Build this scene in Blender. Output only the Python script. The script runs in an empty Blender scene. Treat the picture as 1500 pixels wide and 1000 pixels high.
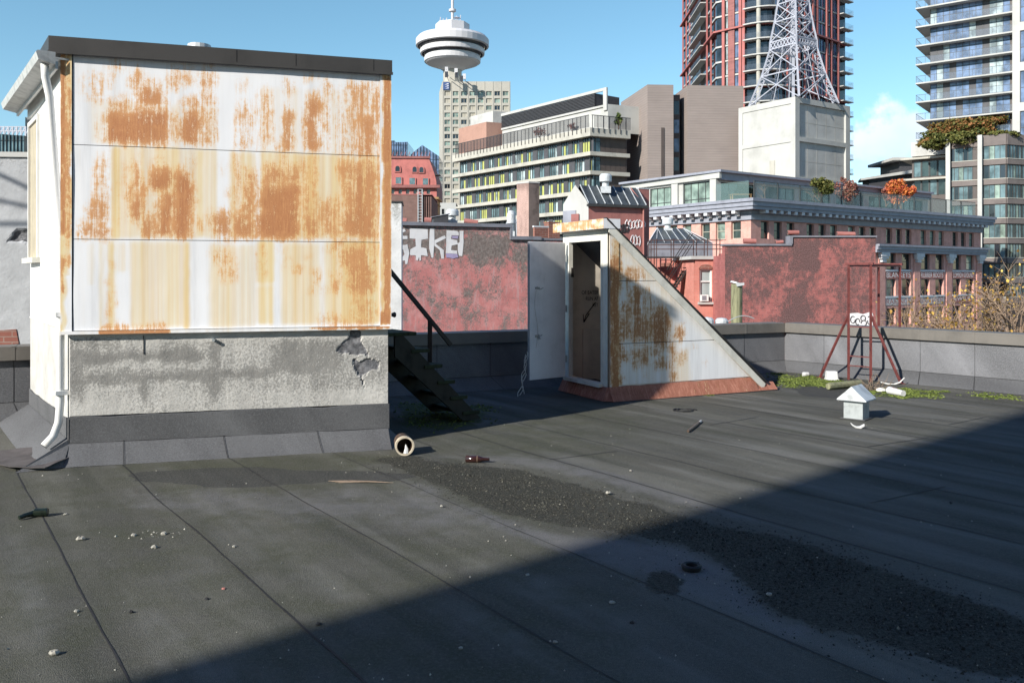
import bpy, math, random
from mathutils import Vector, noise as mn

random.seed(11)
SC = bpy.context.scene
COL = SC.collection
FPX, CX, HY, EYE = 1250.0, 750.0, 403.0, 1.75   # survey of the view: focal length, principal column, horizon row, eye height


def at(x, y, Y):
    return Vector(((x - CX) / FPX * Y, Y, EYE - (y - HY) / FPX * Y))


def gnd(x, y):
    Y = FPX * EYE / (y - HY)
    return Vector(((x - CX) / FPX * Y, Y, 0.0))


def zat(y, Y):
    return EYE - (y - HY) / FPX * Y


def xat(x, Y):
    return (x - CX) / FPX * Y


def hit(x, o, d):
    k = (x - CX) / FPX
    return (k * o[1] - o[0]) / (d[0] - k * d[1])


def unit(x, y):
    l = math.hypot(x, y)
    return (x / l, y / l)


def sstep(a, b, x):
    if a == b:
        return 0.0 if x < a else 1.0
    t = min(1.0, max(0.0, (x - a) / (b - a)))
    return t * t * (3 - 2 * t)


def fbm(x, y, z=0.0, o=4):
    return mn.fractal(Vector((x, y, z)), 0.9, 2.0, o)


def roof_z(x, y):
    return 0.010 * mn.noise(Vector((x * 0.55, y * 0.55, 3.1))) + 0.004 * mn.noise(Vector((x * 1.9, y * 1.9, 7.7)))


# ---------------------------------------------------------------- frames and mesh builder
class Fr:
    """A vertical plane: origin o (x, y), direction u along the wall, n points out of the wall."""

    def __init__(s, o, u):
        s.o = (o[0], o[1])
        s.u = unit(u[0], u[1])
        s.n = (s.u[1], -s.u[0])

    def p(s, a, d, z):
        return (s.o[0] + s.u[0] * a + s.n[0] * d, s.o[1] + s.u[1] * a + s.n[1] * d, z)

    def s_at(s, x):
        return hit(x, s.o, s.u)

    def sz(s, x, y):
        a = hit(x, s.o, s.u)
        return a, zat(y, s.o[1] + s.u[1] * a)


class MB:
    def __init__(s):
        s.v, s.f, s.m, s.at, s.uvo = [], [], [], {}, {}
        s.smooth = False

    def face(s, pts, m=0):
        i = len(s.v)
        s.v.extend(tuple(p) for p in pts)
        s.f.append(tuple(range(i, i + len(pts))))
        s.m.append(m)
        return s

    def hexa(s, b, t, m=0):
        i = len(s.v)
        n = len(b)
        s.v.extend(tuple(p) for p in b)
        s.v.extend(tuple(p) for p in t)
        s.f.append(tuple(i + k for k in range(n - 1, -1, -1)))
        s.f.append(tuple(i + n + k for k in range(n)))
        s.m += [m, m]
        for k in range(n):
            k2 = (k + 1) % n
            s.f.append((i + k, i + k2, i + n + k2, i + n + k))
            s.m.append(m)
        return s

    def box(s, x0, x1, y0, y1, z0, z1, m=0):
        return s.hexa([(x0, y0, z0), (x1, y0, z0), (x1, y1, z0), (x0, y1, z0)],
                      [(x0, y0, z1), (x1, y0, z1), (x1, y1, z1), (x0, y1, z1)], m)

    def fbox(s, F, a0, a1, d0, d1, z0, z1, m=0):
        """box in a wall frame: a along, d outward (d0 < d1), z up"""
        b = [F.p(a0, d1, z0), F.p(a1, d1, z0), F.p(a1, d0, z0), F.p(a0, d0, z0)]
        t = [F.p(a0, d1, z1), F.p(a1, d1, z1), F.p(a1, d0, z1), F.p(a0, d0, z1)]
        return s.hexa(b, t, m)

    def fquad(s, F, a0, a1, z0, z1, d=0.0, m=0):
        return s.face([F.p(a0, d, z0), F.p(a1, d, z0), F.p(a1, d, z1), F.p(a0, d, z1)], m)

    def prism(s, pts, z0, z1, m=0):
        return s.hexa([(p[0], p[1], z0) for p in pts], [(p[0], p[1], z1) for p in pts], m)

    def fpoly(s, F, poly, d0, d1, m=0):
        """polygon (a, z) in a wall frame, extruded from d0 to d1"""
        area = sum(poly[i][0] * poly[(i + 1) % len(poly)][1] - poly[(i + 1) % len(poly)][0] * poly[i][1] for i in range(len(poly)))
        if area < 0:
            poly = poly[::-1]
        return s.hexa([F.p(a, d0, z) for a, z in poly], [F.p(a, d1, z) for a, z in poly], m)

    def tube(s, pts, r, n=8, m=0, cap=True):
        pts = [Vector(p) for p in pts]
        rs = r if isinstance(r, (list, tuple)) else [r] * len(pts)
        i0 = len(s.v)
        up = None
        for k, p in enumerate(pts):
            d = (pts[min(k + 1, len(pts) - 1)] - pts[max(k - 1, 0)])
            if d.length < 1e-9:
                d = Vector((0, 0, 1))
            d.normalize()
            if up is None:
                up = Vector((0, 0, 1)) if abs(d.z) < 0.9 else Vector((1, 0, 0))
            sx = d.cross(up)
            if sx.length < 1e-6:
                sx = d.cross(Vector((0.3, 1, 0.2)))
            sx.normalize()
            sy = sx.cross(d).normalized()
            up = sy
            off = math.pi / n
            for q in range(n):
                a = 2 * math.pi * q / n + off
                s.v.append(tuple(p + (sx * math.cos(a) + sy * math.sin(a)) * rs[k]))
        for k in range(len(pts) - 1):
            for q in range(n):
                q2 = (q + 1) % n
                a, b = i0 + k * n, i0 + (k + 1) * n
                s.f.append((a + q, a + q2, b + q2, b + q))
                s.m.append(m)
        if cap:
            s.f.append(tuple(i0 + q for q in range(n - 1, -1, -1)))
            s.f.append(tuple(i0 + (len(pts) - 1) * n + q for q in range(n)))
            s.m += [m, m]
        return s

    def bar(s, p, q, w=0.05, h=None, m=0):
        """square bar between two points"""
        return s.tube([p, q], [w * 0.7071] * 2, 4, m)

    def lathe(s, c, prof, n=32, m=0, ang0=0.0):
        i0 = len(s.v)
        for r, z in prof:
            for q in range(n):
                a = ang0 + 2 * math.pi * q / n
                s.v.append((c[0] + r * math.cos(a), c[1] + r * math.sin(a), z))
        for k in range(len(prof) - 1):
            for q in range(n):
                q2 = (q + 1) % n
                a, b = i0 + k * n, i0 + (k + 1) * n
                s.f.append((a + q, a + q2, b + q2, b + q))
                s.m.append(m)
        return s

    def shell(s, pts, z0, z1, holes=None, depth=0.3, m=0, top=True, skip=(), mtop=None):
        """closed building body over a counter-clockwise footprint, rectangular openings per edge with reveals"""
        holes = holes or {}
        for i in range(len(pts)):
            if i in skip:
                continue
            a, b = pts[i], pts[(i + 1) % len(pts)]
            F = Fr(a, (b[0] - a[0], b[1] - a[1]))
            L = math.hypot(b[0] - a[0], b[1] - a[1])
            s.holed(F, 0, L, z0, z1, holes.get(i, []), depth, m)
        if top:
            s.face([(p[0], p[1], z1) for p in pts], m if mtop is None else mtop)
        return s

    def holed(s, F, a0, a1, z0, z1, hs, depth=0.3, m=0, d=0.0):
        if not hs:
            return s.fquad(F, a0, a1, z0, z1, d, m)
        A = sorted({a0, a1} | {min(max(h[0], a0), a1) for h in hs} | {min(max(h[1], a0), a1) for h in hs})
        Z = sorted({z0, z1} | {min(max(h[2], z0), z1) for h in hs} | {min(max(h[3], z0), z1) for h in hs})
        for j in range(len(Z) - 1):
            zc = (Z[j] + Z[j + 1]) / 2
            run = None
            for i in range(len(A) - 1):
                ac = (A[i] + A[i + 1]) / 2
                inside = any(h[0] < ac < h[1] and h[2] < zc < h[3] for h in hs)
                if not inside:
                    run = A[i] if run is None else run
                if inside or i == len(A) - 2:
                    if run is not None:
                        s.fquad(F, run, A[i] if inside else A[i + 1], Z[j], Z[j + 1], d, m)
                    run = None
        for h in hs:
            b0, b1, y0, y1 = h[:4]
            e = d - depth
            s.face([F.p(b0, d, y0), F.p(b0, d, y1), F.p(b0, e, y1), F.p(b0, e, y0)], m)
            s.face([F.p(b1, d, y1), F.p(b1, d, y0), F.p(b1, e, y0), F.p(b1, e, y1)], m)
            s.face([F.p(b0, d, y1), F.p(b1, d, y1), F.p(b1, e, y1), F.p(b0, e, y1)], m)
            s.face([F.p(b1, d, y0), F.p(b0, d, y0), F.p(b0, e, y0), F.p(b1, e, y0)], m)
        return s

    def grid(s, F, a0, a1, z0, z1, step, attrs, d=0.0, m=0, dfun=None):
        """fine wall sheet with painted point attributes (functions of a, z)"""
        na, nz = max(1, round((a1 - a0) / step)), max(1, round((z1 - z0) / step))
        i0 = len(s.v)
        for k in attrs:
            s.at.setdefault(k, {})
        for j in range(nz + 1):
            for i in range(na + 1):
                a, z = a0 + (a1 - a0) * i / na, z0 + (z1 - z0) * j / nz
                dd = d + (dfun(a, z) if dfun else 0.0)
                idx = len(s.v)
                s.v.append(F.p(a, dd, z))
                s.uvo[idx] = (a, z)
                for k, fn in attrs.items():
                    s.at[k][idx] = fn(a, z)
        for j in range(nz):
            for i in range(na):
                q = i0 + j * (na + 1) + i
                s.f.append((q, q + 1, q + na + 2, q + na + 1))
                s.m.append(m)
        return s

    def build(s, name, mats, parent=None, smooth=None, bevel=0.0):
        mats = mats if isinstance(mats, (list, tuple)) else [mats]
        root = parent
        while root is not None and root.parent is not None:
            root = root.parent
        off = Vector(root.location) if root is not None else Vector((0, 0, 0))
        me = bpy.data.meshes.new(name)
        me.from_pydata([tuple(Vector(v) - off) for v in s.v], [], s.f)
        for mt in mats:
            me.materials.append(mt)
        me.polygons.foreach_set('material_index', s.m)
        uv = me.uv_layers.new(name='UVMap')
        data = [0.0] * (2 * len(me.loops))
        for p in me.polygons:
            n = p.normal
            if abs(n.z) > 0.75:
                for li in p.loop_indices:
                    v = s.v[me.loops[li].vertex_index]
                    data[2 * li], data[2 * li + 1] = v[0], v[1]
            else:
                h = math.hypot(n.x, n.y) or 1.0
                tx, ty = -n.y / h, n.x / h
                for li in p.loop_indices:
                    v = s.v[me.loops[li].vertex_index]
                    data[2 * li], data[2 * li + 1] = v[0] * tx + v[1] * ty, v[2]
        if s.uvo:
            for l in me.loops:
                q = s.uvo.get(l.vertex_index)
                if q:
                    data[2 * l.index], data[2 * l.index + 1] = q
        uv.data.foreach_set('uv', data)
        for k, d in s.at.items():
            a = me.attributes.new(k, 'FLOAT', 'POINT')
            arr = [0.0] * len(s.v)
            for i, val in d.items():
                arr[i] = val
            a.data.foreach_set('value', arr)
        if smooth if smooth is not None else s.smooth:
            me.polygons.foreach_set('use_smooth', [True] * len(me.polygons))
        me.update()
        o = bpy.data.objects.new(name, me)
        COL.objects.link(o)
        o.parent = parent
        if bevel:
            b = o.modifiers.new('edge', 'BEVEL')
            b.width, b.segments, b.limit_method = bevel, 1, 'ANGLE'
        return o


def tag(o, label=None, cat=None, group=None, kind=None):
    if label:
        o['label'] = label
    if cat:
        o['category'] = cat
    if group:
        o['group'] = group
    if kind:
        o['kind'] = kind
    return o


def thing(name, label, cat, loc=(0, 0, 0), group=None):
    o = bpy.data.objects.new(name, None)
    o.empty_display_size = 0.2
    COL.objects.link(o)
    o.location = loc
    return tag(o, label, cat, group)


def copy_thing(src, loc, rotz=0.0, label=None, scale=None):
    r = src.copy()
    COL.objects.link(r)
    r.location = loc
    r.rotation_euler = (0, 0, rotz)
    if scale:
        r.scale = (scale,) * 3
    if label:
        r['label'] = label
    for ch in src.children:
        c = ch.copy()
        COL.objects.link(c)
        c.parent = r
        for g in ch.children:
            e = g.copy()
            COL.objects.link(e)
            e.parent = c
    return r


def in_poly(x, y, P):
    c = False
    j = len(P) - 1
    for i in range(len(P)):
        if (P[i][1] > y) != (P[j][1] > y) and x < (P[j][0] - P[i][0]) * (y - P[i][1]) / (P[j][1] - P[i][1]) + P[i][0]:
            c = not c
        j = i
    return c


def poly_dist(x, y, P):
    """signed distance, negative inside"""
    d = 1e9
    for i in range(len(P)):
        a, b = P[i], P[(i + 1) % len(P)]
        vx, vy = b[0] - a[0], b[1] - a[1]
        t = max(0.0, min(1.0, ((x - a[0]) * vx + (y - a[1]) * vy) / (vx * vx + vy * vy + 1e-12)))
        d = min(d, math.hypot(x - a[0] - t * vx, y - a[1] - t * vy))
    return -d if in_poly(x, y, P) else d


def painter(F, rects, soft=0.05, wobble=0.035):
    """patches given as survey rectangles on wall F -> function of (a, z)"""
    rr = []
    for x0, y0, x1, y1, v in rects:
        a0, zt = F.sz(x0, (y0))
        a1, zb = F.sz(x1, (y1))
        zt2 = F.sz(x1, y0)[1]
        zb2 = F.sz(x0, y1)[1]
        rr.append((a0, a1, (zb + zb2) / 2, (zt + zt2) / 2, v))

    def fn(a, z):
        r = 0.0
        wob = wobble * mn.noise(Vector((a * 9, z * 9, 1.3))) + wobble * 1.3 * mn.noise(Vector((a * 3.5, z * 3.5, 6.3)))
        for a0, a1, z0, z1, v in rr:
            if a < a0 - soft * 2 or a > a1 + soft * 2 or z < z0 - soft * 3 or z > z1 + soft * 3:
                continue
            w = sstep(a0 - soft, a0 + soft, a + wob) * (1 - sstep(a1 - soft, a1 + soft, a + wob))
            w *= sstep(z0 - soft, z0 + soft, z + wob) * (1 - sstep(z1 - soft * 1.5, z1 + soft * 1.5, z + wob))
            r = max(r, v * w)
        return r
    return fn


def text_obj(body, F, a, z, h, mat, parent, name='lettering', width=None, d=0.012, depth=0.008, flip=False):
    cu = bpy.data.curves.new(name, 'FONT')
    cu.body = body
    cu.size = 1.0
    tmp = bpy.data.objects.new('tmp_text', cu)
    COL.objects.link(tmp)
    dg = bpy.context.evaluated_depsgraph_get()
    dg.update()
    me = bpy.data.meshes.new_from_object(tmp.evaluated_get(dg))
    bpy.data.objects.remove(tmp)
    xs = [v.co.x for v in me.vertices]
    ys = [v.co.y for v in me.vertices]
    x0, x1, y0, y1 = min(xs), max(xs), min(ys), max(ys)
    w = width or (x1 - x0) * h / (y1 - y0)
    mb = MB()
    for p in me.polygons:
        mb.face([F.p(a + (me.vertices[i].co.x - x0) / (x1 - x0) * w, d, z + (me.vertices[i].co.y - y0) / (y1 - y0) * h) for i in p.vertices])
    bpy.data.meshes.remove(me)
    return mb.build(name, mat, parent)
# ---------------------------------------------------------------- materials
class NT:
    def __init__(s, name):
        s.mat = bpy.data.materials.new(name)
        s.mat.use_nodes = True
        s.t = s.mat.node_tree
        s.t.nodes.clear()
        s.out = s.t.nodes.new('ShaderNodeOutputMaterial')
        s.b = s.t.nodes.new('ShaderNodeBsdfPrincipled')
        s.t.links.new(s.b.outputs[0], s.out.inputs[0])

    def put(s, sock, v):
        if hasattr(v, 'is_linked') or isinstance(v, bpy.types.NodeSocket):
            s.t.links.new(v, sock)
        elif isinstance(v, (tuple, list)) and len(v) == 3 and sock.type == 'RGBA':
            sock.default_value = (*v, 1.0)
        else:
            sock.default_value = v

    def node(s, typ, **kw):
        n = s.t.nodes.new(typ)
        for k, v in kw.items():
            setattr(n, k, v)
        return n

    def uv(s, sx=1.0, sy=1.0, loc=(0, 0, 0), rot=0.0, src='UV'):
        tc = s.node('ShaderNodeTexCoord')
        mp = s.node('ShaderNodeMapping')
        s.t.links.new(tc.outputs[src], mp.inputs[0])
        mp.inputs['Scale'].default_value = (sx, sy, sx)
        mp.inputs['Location'].default_value = loc
        mp.inputs['Rotation'].default_value = (0, 0, rot)
        return mp.outputs[0]

    def obj(s, k=1.0):
        tc = s.node('ShaderNodeTexCoord')
        mp = s.node('ShaderNodeMapping')
        s.t.links.new(tc.outputs['Object'], mp.inputs[0])
        mp.inputs['Scale'].default_value = (k, k, k) if not isinstance(k, tuple) else k
        return mp.outputs[0]

    def noise(s, vec, scale=1.0, detail=5.0, rough=0.6, dist=0.0, gain=1.5):
        n = s.node('ShaderNodeTexNoise')
        s.t.links.new(vec, n.inputs['Vector'])
        n.inputs['Scale'].default_value = scale
        n.inputs['Detail'].default_value = detail
        n.inputs['Roughness'].default_value = rough
        n.inputs['Distortion'].default_value = dist
        g = s.node('ShaderNodeMath', operation='MULTIPLY_ADD')
        s.t.links.new(n.outputs[0], g.inputs[0])
        g.inputs[1].default_value, g.inputs[2].default_value = gain, 0.5 - 0.5 * gain
        return g.outputs[0]

    def voro(s, vec, scale=1.0, feature='F1', out='Distance'):
        n = s.node('ShaderNodeTexVoronoi', feature=feature)
        s.t.links.new(vec, n.inputs['Vector'])
        n.inputs['Scale'].default_value = scale
        return n.outputs[out]

    def attr(s, name):
        n = s.node('ShaderNodeAttribute')
        n.attribute_name = name
        return n.outputs['Fac']

    def m(s, op, a, b=None, c=None, clamp=False):
        n = s.node('ShaderNodeMath', operation=op, use_clamp=clamp)
        for i, v in enumerate((a, b, c)):
            if v is not None:
                s.put(n.inputs[i], v)
        return n.outputs[0]

    def rng(s, v, a, b, lo=0.0, hi=1.0, smooth=True):
        n = s.node('ShaderNodeMapRange', interpolation_type='SMOOTHSTEP' if smooth else 'LINEAR')
        s.put(n.inputs['Value'], v)
        n.inputs['From Min'].default_value, n.inputs['From Max'].default_value = a, b
        n.inputs['To Min'].default_value, n.inputs['To Max'].default_value = lo, hi
        return n.outputs[0]

    def ramp(s, v, stops):
        n = s.node('ShaderNodeValToRGB')
        s.put(n.inputs[0], v)
        el = n.color_ramp.elements
        while len(el) > 1:
            el.remove(el[-1])
        el[0].position, el[0].color = stops[0][0], (*stops[0][1], 1)
        for p, c in stops[1:]:
            e = el.new(p)
            e.color = (*c, 1)
        return n.outputs[0]

    def mix(s, f, a, b, blend='MIX'):
        n = s.node('ShaderNodeMix', data_type='RGBA', blend_type=blend)
        s.put(n.inputs[0], f)
        s.put(n.inputs[6], a)
        s.put(n.inputs[7], b)
        return n.outputs[2]

    def bump(s, h, strength=0.3, dist=0.01):
        n = s.node('ShaderNodeBump')
        s.put(n.inputs['Height'], h)
        n.inputs['Strength'].default_value = strength
        n.inputs['Distance'].default_value = dist
        s.t.links.new(n.outputs[0], s.b.inputs['Normal'])

    def fin(s, col, rough=0.8, metal=0.0, spec=0.4):
        s.put(s.b.inputs['Base Color'], col)
        s.put(s.b.inputs['Roughness'], rough)
        s.b.inputs['Metallic'].default_value = metal
        s.b.inputs['Specular IOR Level'].default_value = spec
        return s.mat


def mul(c, k):
    return tuple(min(1.0, v * k) for v in c)


def plain(name, c, rough=0.7, metal=0.0, var=0.18, sc=3.0, spec=0.4, grain=0.0, sx=1.0, sy=1.0):
    """painted / cast surface with mottling, streaky dirt and a little grain"""
    n = NT(name)
    a = n.noise(n.uv(sx, sy), sc, 6, 0.62)
    st = n.noise(n.uv(sc * 1.6, sc * 0.16), 1.0, 5, 0.65)
    f = n.m('ADD', n.m('MULTIPLY', a, 0.65), n.m('MULTIPLY', st, 0.35))
    col = n.ramp(f, [(0.30, mul(c, 1 - var * 1.5)), (0.5, c), (0.72, mul(c, 1 + var * 0.6))])
    if grain:
        g = n.noise(n.uv(), 90.0, 3, 0.7)
        col = n.mix(grain, col, n.ramp(g, [(0.35, mul(c, 0.45)), (0.65, mul(c, 1.25))]))
        n.bump(g, 0.25, 0.004)
    return n.fin(col, rough, metal, spec)


def rusty(name, white=(0.78, 0.785, 0.80), stainc=(0.72, 0.53, 0.22), dark=1.0, bias=0.0, red=0.0):
    """white sheet metal: yellow run-off stains, then rust that starts as speckle and ragged vertical streaks"""
    n = NT(name)
    r, sn = n.attr('rust'), n.attr('stain')
    str1 = n.noise(n.uv(30, 0.9), 1.0, 6, 0.65)
    str2 = n.noise(n.uv(95, 6), 1.0, 4, 0.7)
    pat = n.noise(n.uv(8, 5), 1.0, 9, 0.72, 0.0)
    pat2 = n.noise(n.uv(30, 20), 1.0, 6, 0.75)
    gr = n.noise(n.uv(170, 90), 1.0, 3, 0.75)
    c = lambda v, k: n.m('MULTIPLY', n.m('SUBTRACT', v, 0.5), k)
    nz = n.m('ADD', n.m('ADD', c(str1, 0.95), c(pat, 0.80)), n.m('ADD', c(pat2, 0.75), n.m('ADD', c(str2, 0.70), c(gr, 0.60))))
    act = n.rng(r, 0.03, 0.34)
    v = n.m('ADD', n.m('MULTIPLY', r, 0.80), n.m('MULTIPLY', nz, n.m('ADD', n.m('MULTIPLY', act, 0.86), 0.10)))
    v = n.m('ADD', v, bias)
    halo = n.rng(n.m('ADD', v, n.m('MULTIPLY', r, 0.15)), 0.06, 0.55)
    mask = n.rng(v, 0.30, 0.56)
    deep = n.rng(n.m('ADD', v, c(pat2, 0.5)), 0.46, 0.95)
    vst = n.m('ADD', sn, c(n.noise(n.uv(13, 0.22), 1.0, 5, 0.6), 0.55))
    stm = n.m('MULTIPLY', n.rng(vst, 0.10, 1.0), n.rng(sn, 0.02, 0.2))
    dirt = n.noise(n.uv(7, 0.5), 1.0, 6, 0.65)
    base = n.ramp(dirt, [(0.2, mul(white, 0.84)), (0.5, white), (0.8, mul(white, 1.05))])
    sc = n.ramp(n.noise(n.uv(20, 0.25), 1.0, 4, 0.6), [(0.1, (0.62, 0.38, 0.115)), (0.5, stainc), (0.85, (0.75, 0.65, 0.40))])
    base = n.mix(n.m('MULTIPLY', stm, 0.86), base, sc)
    base = n.mix(n.m('MULTIPLY', halo, 0.74), base, mul((0.72, 0.42, 0.16), 0.6 + 0.4 * dark))
    rc = n.m('ADD', n.m('ADD', n.m('ADD', 0.5, c(str2, 1.0)), c(str1, 0.8)), n.m('ADD', c(pat, 0.9), c(pat2, 1.0)))
    light, mid, dp, vd = (0.66, 0.355, 0.155), (0.495, 0.215, 0.092), (0.355, 0.127, 0.058), (0.22, 0.075, 0.038)
    rust = n.ramp(rc, [(0.12, mul(dp, dark)), (0.42, mul(mid, dark)), (0.78, mul(light, dark))])
    rust = n.mix(n.m('MULTIPLY', deep, 0.70), rust, n.ramp(rc, [(0.15, mul(vd, dark)), (0.5, mul(dp, dark)), (0.85, mul(mid, dark))]))
    if red:
        rust = n.mix(red, rust, n.ramp(rc, [(0.1, (0.20, 0.065, 0.045)), (0.5, (0.31, 0.115, 0.085)), (0.9, (0.44, 0.20, 0.15))]))
    col = n.mix(n.m('MULTIPLY', mask, 0.94), base, rust)
    fl = n.m('MULTIPLY', n.rng(n.noise(n.uv(80, 40), 1.0, 4, 0.8), 0.66, 0.80), n.m('MULTIPLY', act, 0.7))
    col = n.mix(fl, col, mul((0.36, 0.13, 0.055), dark))
    n.bump(n.m('ADD', n.m('MULTIPLY', n.noise(n.uv(1.6, 1.1), 1.0, 3, 0.5), 4.0), n.m('MULTIPLY', mask, n.m('MULTIPLY', gr, 0.5))), 0.35, 0.004)
    return n.fin(col, n.rng(mask, 0, 1, 0.45, 0.9), 0.0, 0.3)


def felt(name, c=(0.100, 0.102, 0.106), deck=False):
    n = NT(name)
    g = n.noise(n.uv(), 170.0, 2, 0.6)
    g2 = n.noise(n.uv(), 48.0, 4, 0.7)
    big = n.noise(n.uv(0.8, 0.8), 1.0, 6, 0.6)
    ang = math.radians(-55.2)
    m2 = n.node('ShaderNodeMapping')
    n.t.links.new(n.uv(1, 1, rot=-ang), m2.inputs[0])
    m2.inputs['Scale'].default_value = (0.30, 1.9, 1.0)
    stx = n.noise(m2.outputs[0], 1.0, 5, 0.52, gain=2.0)
    col = n.ramp(n.m('ADD', n.m('MULTIPLY', big, 0.40), n.m('MULTIPLY', stx, 0.60)),
                 [(0.12, mul(c, 0.55)), (0.42, mul(c, 0.92)), (0.60, mul(c, 1.2)), (0.90, mul(c, 2.0))])
    if deck:
        m4 = n.node('ShaderNodeMapping')
        n.t.links.new(n.uv(1, 1, rot=-ang), m4.inputs[0])
        m4.inputs['Scale'].default_value = (0.42, 3.5, 1.0)
        s4 = n.noise(m4.outputs[0], 1.0, 4, 0.5, gain=2.1)
        col = n.mix(n.rng(s4, 0.48, 0.95, 0.0, 0.68), col, (0.175, 0.175, 0.163))
        col = n.mix(n.rng(s4, 0.46, 0.10, 0.0, 0.75), col, (0.046, 0.050, 0.037))
        gren = n.attr('green')
        col = n.mix(n.m('MULTIPLY', n.rng(n.m('ADD', gren, n.m('MULTIPLY', n.m('SUBTRACT', n.noise(n.uv(2.5, 2.5), 1.0, 6, 0.7), 0.5), 0.9)), 0.15, 0.8), n.rng(gren, 0.02, 0.2)), col, (0.062, 0.066, 0.042))
        li = n.attr('pale')
        col = n.mix(n.m('MULTIPLY', n.rng(n.m('ADD', li, n.m('MULTIPLY', n.m('SUBTRACT', n.noise(n.uv(3.5, 3.5), 1.0, 6, 0.7), 0.5), 0.9)), 0.2, 0.85), 0.75), col, (0.175, 0.172, 0.178))
        da = n.attr('darktone')
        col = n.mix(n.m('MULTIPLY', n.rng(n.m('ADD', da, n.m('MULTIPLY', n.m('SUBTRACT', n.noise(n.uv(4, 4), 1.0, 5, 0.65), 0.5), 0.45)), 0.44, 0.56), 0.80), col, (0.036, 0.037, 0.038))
        di = n.attr('dirt')
        dm = n.rng(n.m('ADD', di, n.m('MULTIPLY', n.m('SUBTRACT', n.noise(n.uv(3.2, 3.2), 1.0, 9, 0.75), 0.5), 0.95)), 0.42, 0.60)
        dcol = n.ramp(n.noise(n.uv(28, 28), 1.0, 5, 0.8), [(0.20, (0.010, 0.010, 0.008)), (0.5, (0.027, 0.027, 0.021)), (0.85, (0.070, 0.070, 0.056))])
        col = n.mix(n.m('MULTIPLY', dm, 0.92), col, dcol)
        mo = n.attr('moss')
        mm = n.rng(n.m('ADD', mo, n.m('MULTIPLY', n.m('SUBTRACT', n.noise(n.uv(7, 7), 1.0, 8, 0.78), 0.5), 1.7)), 0.50, 0.74)
        col = n.mix(mm, col, n.ramp(n.noise(n.uv(40, 40), 1.0, 4, 0.7), [(0.25, (0.030, 0.038, 0.014)), (0.75, (0.085, 0.11, 0.028))]))
    col = n.mix(n.rng(g2, 0.40, 0.80, 0.0, 0.40), col, mul(c, 1.9))
    col = n.mix(n.rng(n.noise(n.uv(), 20.0, 5, 0.75), 0.45, 0.15, 0.0, 0.45), col, mul(c, 0.5))
    sp = n.noise(n.uv(), 420.0, 1, 0.5)
    col = n.mix(n.rng(sp, 0.60, 0.70, 0.0, 0.55), col, mul(c, 2.6))
    col = n.mix(n.rng(n.noise(n.uv(), 260.0, 1, 0.5), 0.58, 0.70, 0.0, 0.75), col, mul(c, 0.30))
    h = n.m('ADD', g, n.m('MULTIPLY', g2, 0.8))
    if deck:
        h = n.m('ADD', h, n.m('MULTIPLY', dm, n.m('MULTIPLY', n.noise(n.uv(24, 24), 1.0, 6, 0.8), 3.0)))
    if deck:
        m3 = n.node('ShaderNodeMapping')
        n.t.links.new(n.uv(1, 1, rot=-ang), m3.inputs[0])
        m3.inputs['Scale'].default_value = (0.25, 1.7, 1.0)
        h = n.m('ADD', h, n.m('MULTIPLY', n.noise(m3.outputs[0], 1.0, 2, 0.5), 9.0))
    n.bump(h, 0.75 if deck else 0.35, 0.006)
    return n.fin(col, 0.92, 0.0, 0.10)


def bricky(name, c1, c2, mortar, bw=0.42, bh=0.15, grime=None, gr_attr=False, rough=0.9):
    n = NT(name)
    b = n.node('ShaderNodeTexBrick')
    n.t.links.new(n.uv(), b.inputs['Vector'])
    b.inputs['Scale'].default_value = 1.0
    b.inputs['Brick Width'].default_value, b.inputs['Row Height'].default_value = bw, bh
    b.inputs['Mortar Size'].default_value = bh * 0.09
    b.inputs['Bias'].default_value = -0.1
    n.put(b.inputs['Color1'], c1)
    n.put(b.inputs['Color2'], c2)
    n.put(b.inputs['Mortar'], mortar)
    col = b.outputs['Color']
    w = n.noise(n.uv(1.4, 0.9), 1.0, 7, 0.68)
    col = n.mix(n.rng(w, 0.35, 0.75, 0.0, 0.5), col, mul(c1, 0.55))
    if gr_attr:
        a = n.attr('grime')
        k = n.m('ADD', a, n.m('MULTIPLY', n.m('SUBTRACT', n.noise(n.uv(7, 4.5), 1.0, 9, 0.75), 0.5), 1.3))
        k = n.m('ADD', k, n.m('MULTIPLY', n.m('SUBTRACT', n.noise(n.uv(34, 30), 1.0, 4, 0.7), 0.5), 0.8))
        col = n.mix(n.rng(k, 0.30, 0.80, 0.0, 0.92), col, n.ramp(n.noise(n.uv(30, 24), 1.0, 5, 0.7), [(0.3, mul(grime, 0.45)), (0.7, mul(grime, 1.3))]))
    n.bump(b.outputs['Fac'], -0.3, 0.01)
    return n.fin(col, rough, 0, 0.25)


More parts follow.
